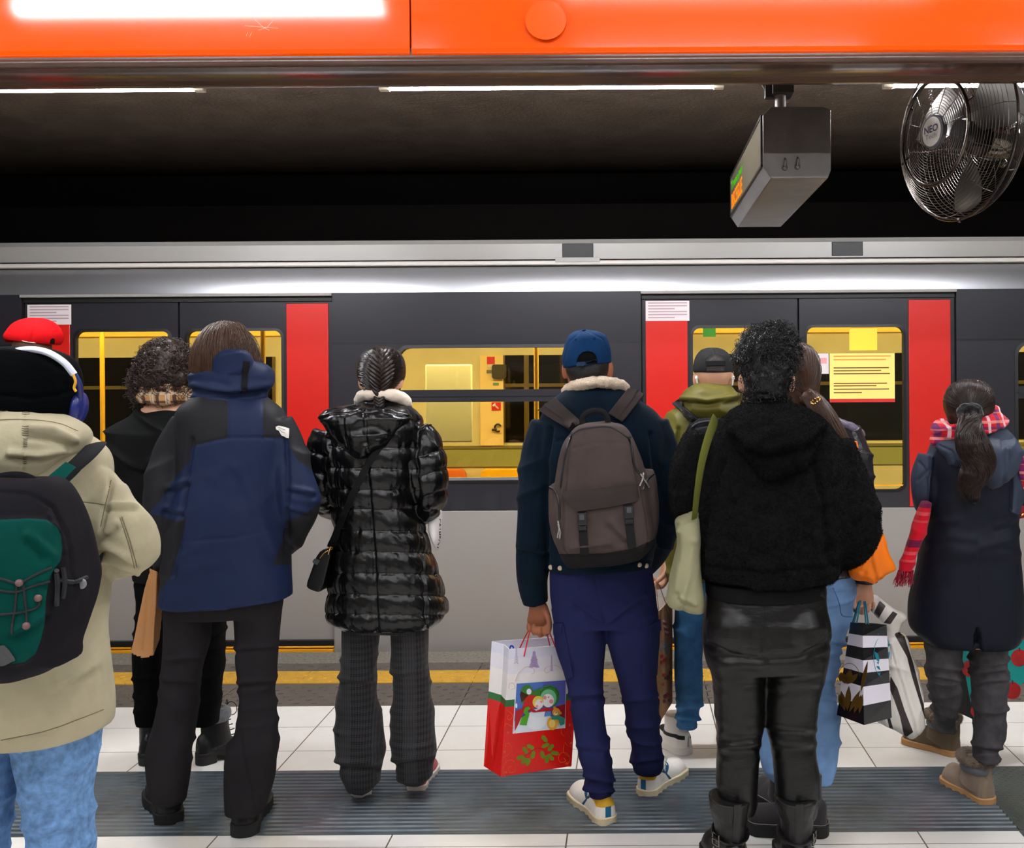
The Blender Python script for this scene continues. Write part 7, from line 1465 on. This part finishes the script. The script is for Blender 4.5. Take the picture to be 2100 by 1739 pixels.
for hx, yw, sd in ((1513, .2, -1), (1640, -.02, 1)):
    hp = P(hx, 1776, 3.14); hp[2] = 0
    o, fw, inv = shoe(pf, 'boot', hp, yw, .275, .108, shaft=.205, upper=bm_, sole_m=bsl, sole=.024, top=.09, style='boot', shaft_r=.066, shaft_p=(.72, .74, .94, 1.03), heel_h=.012, ops=[wave((14, 14, 20), .005)])
    yc = .284*.275; q = M(); q.tube(fw(np.array([(0, yc-.058, .06), (0, yc-.06, .13), (0, yc-.077, .2), (0, yc-.081, .248)])), .0115, 8, flat=.25, up=(0, 1, 0)); put('pull_strip', q, bm_, o)
    a = np.linspace(0, 2*pi, 40); 
    for z, nm in ((.125, 'ankle_strap'),): 
        q = M(); q.tube(fw(np.stack([.052*np.cos(a), yc+.062*np.sin(a), z+.012*np.sin(a)], 1)), .011, 8, flat=.3, up=(0, 1, 0)); st = put(nm, q, bm_, o)
        q = M(); t = pi*1.12 if sd < 0 else pi*1.88; cc = np.array([.055*cos(t), yc+.066*sin(t), z+.012*sin(t)]); n_ = np.array([cos(t), sin(t), 0]); u = np.array([-sin(t), cos(t), 0])
        pr2 = [cc+n_*.004+u*x+np.array([0, 0, zz]) for x, zz in ((-.016, -.017), (.016, -.017), (.016, .017), (-.016, .017), (-.016, -.017))]; q.tube(fw(np.array(pr2)), .0026, 6); q.tube(fw(np.array([cc+n_*.006-u*.016, cc+n_*.006+u*.016])), .002, 6); put('buckle', q, stl, o)
    for i in range(5):
        q = M(); t = (pi*1.0 if sd < 0 else pi*2.0); cc = np.array([.054*cos(t), yc+.064*sin(t)+.0, .085-.012*i]); q.ell(fw(cc[None])[0], (.005, .005, .005), 10, 8); put('stud', q, stl, o)
# sage tote bag on the left shoulder
tt = thing('tote_bag', 'sage green canvas tote bag hanging from the left shoulder of the black fleece hoodie', 'tote bag', tuple(P(1410, 1255, Y)))
sg = cloth('sage_canvas', (146, 143, 112), .9, 500, .4, var=.08); sgs = cloth('olive_webbing', (92, 94, 40), .85, 700, .4)
q = M(); rows(q, [(1040, 1428, 1438, .02), (1064, 1388, 1437, .05), (1085, 1388, 1438, .06), (1120, 1389, 1438, .07), (1165, 1378, 1438, .08), (1205, 1368, 1440, .085), (1236, 1367, 1444, .08), ((1245, 1252), 1378, 1444, .06), ((1252, 1257), 1405, 1443, .035)], Y-.05, p=2.6)
to = garment('bag_body', q, tt, sg, .0055, 3, [fold([(1392, 1090), (1398, 1150), (1388, 1210)], 7, .008), fold([(1424, 1110), (1416, 1180), (1400, 1240)], 8, .010), fold([(1395, 1225), (1425, 1240)], 6, .007), wave((12, 12, 9), .006), crease([(1388, 1076), (1436, 1060)], 2.5, .003)])
q = M(); q.tube([P(1468, 858, Y-.02), P(1464, 868, Y-.075), P(1452, 900, Y-.135), P(1440, 945, Y-.165), P(1431, 1000, Y-.16), P(1424, 1064, Y-.105)], [.017, .018, .017, .016, .014, .012], 12, k=5, flat=.2, up=(.5, -1, .2)); put('strap', q, sgs, tt)
# ================================================================ the woman on the right
Y = 3.72
pq = person(Y, 1990, 'person with dark ponytail, navy coat, grey blue hood and red checked scarf')
tor = [(872, 1945, 2050, .08), (890, 1925, 2070, .105), (915, 1910, 2088, .13), (955, 1900, 2098, .145), (1000, 1905, 2095, .148), (1056, 1903, 2086, .145), (1102, 1896, 2085, .148), (1180, 1881, 2091, .158), (1240, 1868, 2093, .165), (1282, 1866, 2093, .168), (1302, 1880, 2088, .166), (1316, 1900, 2080, .155)]
aL = [(1916, 938, 0, 34), (1903, 978, 0, 36), (1903, 1015, 0, 34), (1906, 1038, .06, 28), (1930, 1046, .16, 22)]
aR = [(2072, 938, 0, 34), (2088, 985, 0, 35), (2088, 1020, .04, 31), (2075, 1036, .14, 24)]
lL = [(1290, 1898, 1972, .095), (1340, 1900, 1969, .088), (1380, 1902, 1966, .082), (1440, 1911, 1963, .072, .06), (1480, 1914, 1960, .066, .12), (1495, 1915, 1960, .062, .14)]
lR = [(1290, 1992, 2066, .095), (1340, 1992, 2063, .09), (1380, 1993, 2062, .084), (1440, 1998, 2063, .076), (1500, 1999, 2059, .068), (1540, 1996, 2050, .062), (1556, 1998, 2048, .058)]
b = M(); head(b, P(1988, 838, Y+.01), .218, .25); rows(b, tor, Y, .75); rows(b, lL, Y, .7); rows(b, lR, Y, .7); limb(b, [(1988, 860, 0, 30), (1990, 930, 0, 33)], Y); limb(b, aL, Y, .55); limb(b, aR, Y, .55); hand(b, P(1930, 1046, Y+.16), (.4, .8, 0), (.8, 0, -.4), -1); hand(b, P(2075, 1036, Y+.14), (-.2, .8, 0), (-.8, 0, -.4), 1)
body(pq, b, skin_m('skin_fair', (214, 160, 130)))
j = M(); rows(j, tor, Y, k=4); limb(j, aL, Y); limb(j, aR, Y)
BD = [(1911, 940), (1918, 925), (1960, 905), (2040, 905), (2075, 930), (2079, 1000), (2076, 1050), (2140, 1080), (2140, 1420), (1820, 1420), (1840, 1200), (1885, 1110), (1903, 1050), (1906, 1000)]
cn = mat('coat_grey_blue', (50, 58, 74), .6, spec=.25, layers=[('body', (14, 18, 30))], bump=[(500, .2, .001), (12, .2, .01)], var=.1)
SL = [(1998, 1350), (1999, 1305), (2004, 1288), (2009, 1290), (2013, 1310), (2014, 1350)]
ct = garment('coat', j, pq, cn, .006, 4, [drape(.009, 3, 12, .1, 3, (1895, 2090, 1040, 1160)), wave((6, 6, 5), .006), fold([(1905, 1062), (1935, 1070), (1965, 1068)], 7, .002), fold([(1900, 1108), (1945, 1100), (2000, 1106)], 8, .002), fold([(2010, 1122), (2050, 1112), (2082, 1114)], 8, .002), fold([(2045, 1078), (2084, 1064)], 7, .003), crease([(1911, 940), (1907, 1000), (1904, 1050)], 4, .012), crease([(2078, 940), (2080, 1000), (2076, 1045)], 4, .012), crease([(1884, 948), (1898, 965), (1905, 985)], 2.5, .007), crease([(1880, 985), (1905, 962)], 2.5, .006), crease([(2005, 1100), (2006, 1290)], 1.6, .002), lambda co, no, px: -.035*smooth(-1.5, 3, sdf(px, SL))*back(no)], [('body', BD)])
h_ = M(); rows(h_, [(890, 1950, 2056, .045, -.04), (903, 1920, 2082, .08, -.065), (922, 1922, 2098, .095, -.085), (945, 1942, 2097, .085, -.1), (972, 1978, 2084, .065, -.115), (992, 2005, 2060, .035, -.125), (1000, 2018, 2040, .018, -.125)], Y, p=2.1, k=4)
garment('padded_hood', h_, ct, mat('hood_grey_blue', (53, 61, 77), .6, spec=.25, bump=[(500, .2, .001), (14, .3, .012)]), .0052, 3, [drape(.007, 5, 12, 1.0, 4), crease([(1922, 912), (1950, 925), (1966, 960)], 3, .006), fold([(2062, 925), (2066, 990)], 6, .008), crease([(2056, 900), (2058, 990)], 3, .005), wave((20, 20, 20), .004)])
rsc = plaidmat('red_check', (196, 26, 44), [(0, .07, .01, .018, (40, 30, 90), .75), (2, .06, .0, .014, (60, 30, 84), .7), (0, .07, .045, .012, (232, 200, 206), .7), (2, .06, .034, .010, (226, 150, 150), .65), (2, .03, .0, .004, (230, 120, 60), .5)], wob=.008)
q = M(); q.tube([P(x, y, Y+o) for x, y, o in ((1950, 866, .08), (1936, 872, .03), (1932, 884, -.05), (1955, 890, -.09), (1990, 884, -.1), (2020, 872, -.095), (2042, 866, -.04), (2046, 862, .03), (2036, 850, .08))], [.02, .028, .032, .03, .028, .034, .036, .034, .02], 14, k=5)
q.tube([P(x, y, Y+o) for x, y, o in ((1946, 880, .05), (1934, 892, -.01), (1922, 902, -.05), (1935, 908, -.09))], [.015, .022, .02, .008], 12, k=4)
q.tube([P(x, y, Y+o) for x, y, o in ((2030, 842, .07), (2038, 846, .0), (2030, 856, -.06), (2010, 866, -.08))], [.015, .022, .024, .012], 12, k=4)
garment('checked_scarf', q, pq, rsc, .005, 3, [drape(.007, 8, 20, .3, 4), wave((22, 22, 22), .004)])
e_ = M(); rows(e_, [(1030, 1892, 1910, .03), (1060, 1880, 1906, .035), (1090, 1868, 1898, .035), (1115, 1858, 1890, .034), (1140, 1851, 1880, .03), (1162, 1845, 1873, .026), (1172, 1842, 1871, .022)], Y-.07, p=2.3)
se = plaidmat('red_check_end', (200, 18, 40), [(2, .14, .018, .018, (90, 20, 62), .9), (2, .14, .045, .012, (214, 84, 90), .8), (2, .14, .002, .010, (96, 22, 66), .9), (2, .14, .070, .008, (210, 80, 84), .7)], wob=.004)
sc_end = garment('scarf_end', e_, pq, se, .0045, 2, [drape(.005, 10, 4, 1.2, 2)])
g = np.random.default_rng(8); fp_ = []
for i in range(46):
    x = 1842+g.uniform(0, 30); o = g.uniform(-.02, .02); ln = g.uniform(26, 36); k = 8; dx = g.uniform(-6, 3)+(x-1857)*.25-2
    fp_.append([P(x+dx*t+1.2*sin(t*7+i), 1169+ln*t, Y-.07+o) for t in np.linspace(0, 1, k)])
v, f = strands(fp_, .0023, 4); q = M(); q.add(v, f); put('fringe', q, mat('fringe_crimson', (150, 20, 44), .9, var=.6, varscale=70), sc_end, fix=False)
# hair
hdk = mat('hair_dark_brown', (42, 28, 22), .32, spec=.55, bump=[((100, 100, 14), .5, .003)], var=.3, varscale=30)
hs = M(); rows(hs, [(780, 1974, 2002, .03), (787, 1955, 2018, .07), (802, 1942, 2030, .093), (820, 1937, 2036, .102), (838, 1938, 2036, .102), (856, 1944, 2030, .095), (872, 1954, 2020, .08, -.02), (884, 1968, 2006, .05, -.04)], Y, p=2.1)
pt = [(1990, 845, -.10), (1990, 856, -.135), (1987, 880, -.16), (1994, 912, -.185), (2008, 942, -.195), (2003, 968, -.19), (1987, 992, -.185), (1990, 1012, -.182), (2001, 1037, -.18)]; pr_ = [.023, .022, .031, .048, .046, .04, .03, .02, .004]
hs.tube([P(x, y, Y+o) for x, y, o in pt], np.array(pr_)*.85, 14, k=4)
c = P(1987, 832, Y); sw = []
for i in range(520):
    az = g.uniform(pi*1.0-.3, pi*2.3); p0 = g.uniform(.05, 1.4); tgt = P(1989, 846, Y-.11); pts_ = []
    st_ = c+np.array([.092*sin(p0)*cos(az), .1*sin(p0)*sin(az), .095*cos(p0)])
    for t in np.linspace(0, 1, 12):
        x = st_+(tgt-st_)*t; d = x-c; ex = np.sqrt((d[0]/.091)**2+(d[1]/.105)**2+(d[2]/.096)**2); x = c+d/max(ex, .3)*max(1.012, ex if t > .85 else 1.012); pts_.append(x)
    sw.append(pts_)
garment('hair', hs, pq, hdk, .005, 3, [wave((40, 40, 9), .003)], extra=both(comb(sw, .0011, .001, .005), comb(tail(pt, pr_, 1100, Y, 9, 1.1, .5), .0013, .001, .02, 5), lambda me: strands(np.array([[P(2020+a*20*t+b_, 940+t*70+8*sin(t*5+a), Y-.17) for t in np.linspace(0, 1, 18)] for a, b_ in zip(g.uniform(.2, 1.2, 14), g.uniform(-6, 6, 14))]), .0008)))
q = M(); cc = P(1989, 848, Y-.125)
for i in range(9): a = 2*pi*i/9; q.ell(cc+np.array([.033*cos(a), -.006*sin(a*2), .026*sin(a)]), (.016, .015, .016), 12, 10)
garment('scrunchie', q, pq, mat('velvet_black', (14, 14, 18), .9, sheen=.3), .004, 2, [wave((90, 90, 90), .004)])
tr = M(); rows(tr, lL, Y); rows(tr, lR, Y); rows(tr, [(1220, 1898, 2070, .12), (1280, 1897, 2068, .12), (1310, 1898, 2066, .1)], Y)
garment('jeans', tr, pq, mat('charcoal_denim', (64, 62, 64), .92, bump=[(700, .4, .0015), ((40, 40, 8), .3, .004)], var=.35, varscale=26), .006, 4, [drape(.007, 6, 22, .15, 3), wave((9, 9, 7), .005), fold([(1996, 1380), (2060, 1372)], 5, .007), fold([(1998, 1400), (2062, 1392)], 5, .006), fold([(1998, 1530), (2054, 1536)], 5, .008), fold([(1904, 1365), (1966, 1372)], 5, .006), fold([(1906, 1385), (1966, 1394)], 5, .006)])
for nm, hp, yw, pc, cu, up_c in (('left', G(1966, 1551), .72, 0, 0, (104, 88, 66)), ('right', G(2030, 1652), .3, 0, 0, (138, 118, 100))):  # left boot in a darker tone than the right, shade put into its colour
    ugm = mat('boot_sheepskin_'+nm, up_c, .92, bump=[(200, .3, .002), (14, .2, .01)], sheen=.2, var=.12, varscale=12); ugs = mat('boot_gum_sole', (190, 142, 92), .6, bump=[(80, .25, .002)])
    o, fw, inv = shoe(pq, 'boot', hp, yw, .255, .105, shaft=.125, upper=ugm, sole_m=ugs, sole=.026, top=.09, style='boot', shaft_r=.053, sole_flare=.005)
    yc = .284*.255; a = np.linspace(0, 2*pi, 30); q = M(); q.tube(fw(np.stack([.056*np.cos(a), yc+.065*np.sin(a), .152+0*a], 1)), .015, 10); garment('fur_cuff', q, o, mat('fur_taupe', (158, 138, 116), .95, sheen=.3), .005, 2, [wave((50, 50, 50), .004)], extra=fuzz(4500, .012, .0011, .6, 6))
    q = M(); q.tube(fw(np.stack([.0575*np.cos(a), yc+.0675*np.sin(a), .118+0*a], 1)), .012, 8, flat=.25, up=(0, 1, 0)); put('ankle_band', q, mat('band_grey', (104, 108, 114), .55), o)
    q = M(); q.tube(fw(np.array([(0, yc-.064, .045), (0, yc-.068, .1), (0, yc-.068, .145)])), .011, 8, flat=.3, up=(0, 1, 0)); put('heel_strip', q, ugm, o)
rb = thing('red_clutch', 'small dark red clutch at the right elbow of the navy coat', 'purse', tuple(P(2094, 1060, Y+.03)))
q = M(); q.loft([[P(x, y, Y+d) for x, y in ((2078, 1036), (2092, 1034), (2112, 1042), (2110, 1060), (2090, 1064), (2078, 1062))] for d in (-.02, .09)]); put('clutch_body', q, mat('red_leather', (150, 16, 26), .4), rb, bevel=.006)
q = M(); q.tube([P(2094, 1057, Y-.03), P(2099, 1053, Y-.03)], .004, 8); put('clasp', q, gold, rb)
q = M(); q.tube([P(x, y, Y+o) for x, y, o in ((2090, 925, -.12), (2096, 950, -.13), (2101, 975, -.12), (2099, 1002, -.09))], [.006, .016, .018, .006], 10, k=4, flat=.4, up=(0, 1, 0)); put('scarf_tail', q, rsc, pq)
# teal shopping bag with red apples
tb_ = thing('shopping_bag', 'teal shopping bag printed with red apples behind the charcoal jeans', 'shopping bag', tuple(P(1997, 1476, 3.98)))
TL, BL, BR, TR = P(1962, 1290, 3.98), P(1997, 1476, 3.98), P(2150, 1362, 4.15), P(2125, 1225, 4.15); bk_ = np.array([-.1, .16, .02])
m = M(); F_ = [TL, BL, BR, TR]; K_ = [p+bk_ for p in F_]
m.cur = 0; m.add(np.array(F_), [(0, 1, 2, 3)]); m.add(np.array(K_), [(3, 2, 1, 0)]); m.cur = 1; m.add(np.array([TL, K_[0], K_[1], BL]), [(0, 1, 2, 3)]); m.add(np.array([BL, K_[1], K_[2], BR]), [(0, 1, 2, 3)]); m.add(np.array([BR, K_[2], K_[3], TR]), [(0, 1, 2, 3)])
tbo = put('bag_body', m, [mat('bag_teal', (0, 150, 142), .35, bump=[(8, .5, .03)], spec=.5), mat('bag_side_black', (14, 16, 16), .5)], tb_, smooth_=False, fix=False)
n_ = nrm(np.cross(BL-TL, BR-BL)); ff = planar(TL, BL-TL, BR-BL); ap = mat('print_apple', (178, 22, 24), .4, var=.3, varscale=20)
for x, y, r in ((2090, 1349, 17), (1988, 1371, 16), (2076, 1416, 17), (2002, 1458, 12), (2104, 1300, 12), (2050, 1380, 14)):
    flat('printed_apple', ff, dot(x, y, r, r*1.05, 22), ap, 1, tbo); flat('apple_stem', ff, [(x-1.5, y-r-4), (x+1.5, y-r-4), (x+1, y-r+4), (x-1, y-r+4)], mat('print_stem', (60, 40, 20), .5), 2, tbo)
q = M(); q.tube([P(2040, 1262, 4.06), P(2060, 1180, 4.05), P(2075, 1120, 4.0), P(2080, 1050, 3.88)], .008, 8, k=4); put('handle', q, mat('bag_teal', (0, 150, 142)), tb_)
# ================================================================ departure board
Y1, Y2 = 3.85, 5.05
sg_ = thing('departure_board', 'hanging grey metal departure board with green and orange lit text', 'display sign', (.655, 4.45, 2.34))
def sx(px): return (px-PX)*Y1/F
def sz(py): return H-(py-PY)*Y1/F
x0, x1 = sx(1568), sx(1707); z0, z1 = sz(368), sz(221)
steel = mat('board_steel', (112, 108, 104), .38, metal=.75, bump=[(6, .15, .006)], var=.15, varscale=7, rvar=.1); scr = mat('board_screen', (92, 86, 72), .3, spec=.5)
cxx = .030; prof = [(x0, z0+.045), (x0+cxx, z0), (x1-cxx*.4, z0), (x1, z0+.03), (x1, z1-.012), (x1-.03, z1), (x0+.03, z1), (x0, z1-.03)]
m = M(); m.loft([[(x, y, z) for x, z in prof] for y in (Y1, Y2)]); bo = put('case', m, steel, sg_, angle=20, bevel=.002)
m = M(); m.bx(x0-.004, x0+.002, Y1+.03, Y2-.03, z0+.055, z1-.035); sc_ = put('screen', m, scr, sg_)
m = M(); fr = .012
for ya, yb, za, zb_ in ((Y1+.015, Y2-.015, z0+.047, z0+.057), (Y1+.015, Y2-.015, z1-.036, z1-.026), (Y1+.015, Y1+.03, z0+.05, z1-.03), (Y2-.03, Y2-.015, z0+.05, z1-.03)): m.bx(x0-.007, x0+.001, ya, yb, za, zb_)
put('screen_frame', m, mat('frame_dark', (46, 44, 44), .4, metal=.5), sg_)
def led(txt, size, ymid, zmid, mt, wscale=1.0):
    v, f = text_mesh(txt, size, True, 'LEFT'); q = M(); q.add([(x0-.0052, ymid-x*wscale, zmid+y) for x, y, _ in v], f); return put('lit_text', q, mt, sc_, fix=False)
led('Treno per', .058, Y2-.06, z1-.085, glow('led_green', (70, 170, 10), .7), 2.0); led('BISCEGLIE', .10, Y2-.06, z0+.108, glow('led_orange', (240, 120, 8), .9), 1.05)
m = M(); xm = sx(1612); m.tube([(xm, Y1+.1, z1-.005), (xm, Y1+.1, z1+.07)], .022, 14); m.bx(xm-.05, xm+.05, Y1+.06, Y1+.16, z1-.004, z1+.006); put('stem', m, mat('bracket_grey', (120, 112, 106), .5), sg_)
m = M(); m.bx(xm-.035, xm+.045, Y1+.05, Y1+.15, z1+.07, 3.14); m.bx(xm-.06, xm-.03, Y1+.08, Y1+.12, z1+.06, z1+.2); m.tube([(xm-.045, Y1+.1, z1+.08), (xm-.09, Y1+.1, z1+.16), (xm-.02, Y1+.1, z1+.25)], .01, 8); put('hanger_bracket', m, mat('bracket_dark', (40, 36, 34), .5), sg_)
for y_, z_ in ((-.02, .03), (.028, .034)):
    m = M(); m.tube([(xm+y_+.02, Y1-.012, z0+z_+.012), (xm+y_+.022, Y1-.014, z0+z_+.036), (xm+y_+.02, Y1-.006, z0+z_+.046)], [.006, .005, .003], 8); m.ell((xm+y_+.02, Y1-.004, z0+z_+.01), (.011, .006, .011), 12, 8); put('latch', m, steel, sg_)
m = M(); m.ell((xm, Y1-.002, z0+.17), (.004, .003, .004), 10, 8); put('screw', m, steel, sg_)
# ================================================================ wall fan
YF_ = 3.78
C0 = P(1966, 275, YF_); nf = nrm((-.94, -.34, 0)); uf = np.array([-nf[1], nf[0], 0]); vf = np.array([0, 0, 1.])
fan = thing('fan', 'round chrome caged ventilator fan with a white hub badge', 'fan', tuple(C0-np.array([0, 0, .33])))
def fp3(r, a, h): return C0+r*(cos(a)*uf+sin(a)*vf)+nf*h
chrome = mat('fan_chrome', (96, 88, 82), .22, metal=1.0); wire = mat('fan_wire', (92, 84, 78), .3, metal=.9); RF = .318
def fcirc(m, r, h, rad, n=64, sides=5): m.tube([fp3(r, a, h) for a in np.linspace(0, 2*pi, n)], rad, sides, cap=False)
hfront = lambda r: .115*(1-(r/RF)**2.6)**.5 if r < RF else 0
hback = lambda r: -.135*(1-(r/RF)**3)**.5 if r < RF else 0
m = M()
for r in np.linspace(.058, .308, 27): fcirc(m, r, hfront(r), .0011)
for i in range(12): a = 2*pi*i/12+.13; m.tube([fp3(r, a, hfront(r)-.002) for r in np.linspace(.05, RF, 14)], .0014, 5)
put('front_grille', m, wire, fan)
m = M()
for r in np.linspace(.07, .308, 25): fcirc(m, r, hback(r), .0011)
for i in range(10): a = 2*pi*i/10; m.tube([fp3(r, a, hback(r)+.002) for r in np.linspace(.06, RF, 14)], .0016, 5)
put('rear_grille', m, wire, fan)
m = M(); fcirc(m, RF, 0, .006, 72, 8); put('rim', m, chrome, fan)
m = M(); rr = .195; fcirc(m, rr, hfront(rr)+.012, .0075, 72, 10); gr_ = put('guard_ring', m, chrome, fan)
for i in range(6):
    a = .35+2*pi*i/6; m = M(); m.tube([fp3(rr-.02, a, hfront(rr)+.006), fp3(rr+.028, a, hfront(rr)+.004)], .0045, 6); put('ring_clip', m, mat('clip_dark', (44, 38, 36), .4, metal=.6), gr_)
ax_fn = lambda rg: np.array([C0+p[0]*uf+p[1]*vf+nf*p[2] for p in rg])
m = M(); m.lathe([(.062, .098), (.064, .106), (.062, .116), (.055, .119)], 36, ax_fn); hb_ = put('hub_rim', m, mat('hub_grey', (92, 92, 98), .4), fan)
m = M(); m.lathe([(.054, .112), (.054, .121), (.03, .1225), (.004, .123)], 36, ax_fn); badge = put('hub_badge', m, mat('badge_white', (232, 228, 220), .35), fan, label='white round badge lettered NEO Tech')
# lettering reads left to right as seen from the front
ur = -uf if np.dot(np.cross(-uf, vf), nf) > 0 else uf
def btext(t, size, z, mt, bold, wx=1.0):
    v, f = text_mesh(t, size, bold); q = M(); q.add([C0+ur*x*wx+vf*(y+z)+nf*.1236 for x, y, _ in v], f); put('badge_lettering', q, mt, badge, fix=False)
btext('NEO', .036, .008, mat('badge_navy', (42, 44, 96), .4), True, 1.1); btext('Tech', .026, -.018, mat('badge_grey_text', (140, 140, 150), .4), False, 1.3)
blade = mat('fan_blade', (112, 108, 102), .3, metal=.8)
for i in range(3):
    a0 = .5+2*pi*i/3; m = M(); G_ = []
    for r in np.linspace(.05, .285, 10):
        wd_ = .55+.35*sin(pi*(r-.05)/.26); G_.append([fp3(r, a0+wd_*t, -.02+.05*(t-.5)*(1-.3*r)) for t in np.linspace(-.6, .6, 9)])
    G_ = np.array(G_); nu, nv = G_.shape[:2]; Va = G_.reshape(-1, 3); Vb = Va-nf*.002; n = nu*nv; fs = []
    for p in range(nu-1):
        for q_ in range(nv-1): k = p*nv+q_; fs += [(k, k+1, k+nv+1, k+nv), (n+k, n+k+nv, n+k+nv+1, n+k+1)]
    m.add(np.vstack([Va, Vb]), fs); put('blade', m, blade, fan)
m = M(); m.lathe([(.03, .0), (.055, .0), (.06, -.03), (.04, -.06), (.04, -.10)], 24, ax_fn); put('hub', m, mat('hub_dark', (40, 38, 38), .35, metal=.5), fan)
m = M(); m.lathe([(.066, -.10), (.078, -.105), (.085, -.15), (.085, -.20), (.07, -.225), (.02, -.235)], 28, ax_fn); mo = put('motor', m, mat('motor_chrome', (120, 112, 104), .12, metal=1), fan)
for dz in (-.03, .02):
    m = M(); m.ell(C0-nf*.22+vf*(dz-.06)+uf*-.02, (.016, .016, .018), 14, 10); put('motor_knob', m, chrome, mo)
m = M(); bx_ = C0-nf*.17; m.tube([bx_+vf*.06, bx_+vf*.3, np.array([bx_[0], bx_[1], 3.14])], .018, 12); m.bx(bx_[0]-.06, bx_[0]+.06, bx_[1]-.06, bx_[1]+.06, 3.125, 3.14); put('ceiling_mount', m, mat('mount_dark', (36, 34, 33), .4, metal=.6), fan)
m = M(); q0 = fp3(RF, -pi/2, 0); m.tube([q0+vf*.004, q0-vf*.012], .006, 8); m.tube([fp3(RF, -pi/2+.02, .01), fp3(RF, -pi/2-.02, -.01)], .005, 6); put('rim_clamp', m, chrome, fan)
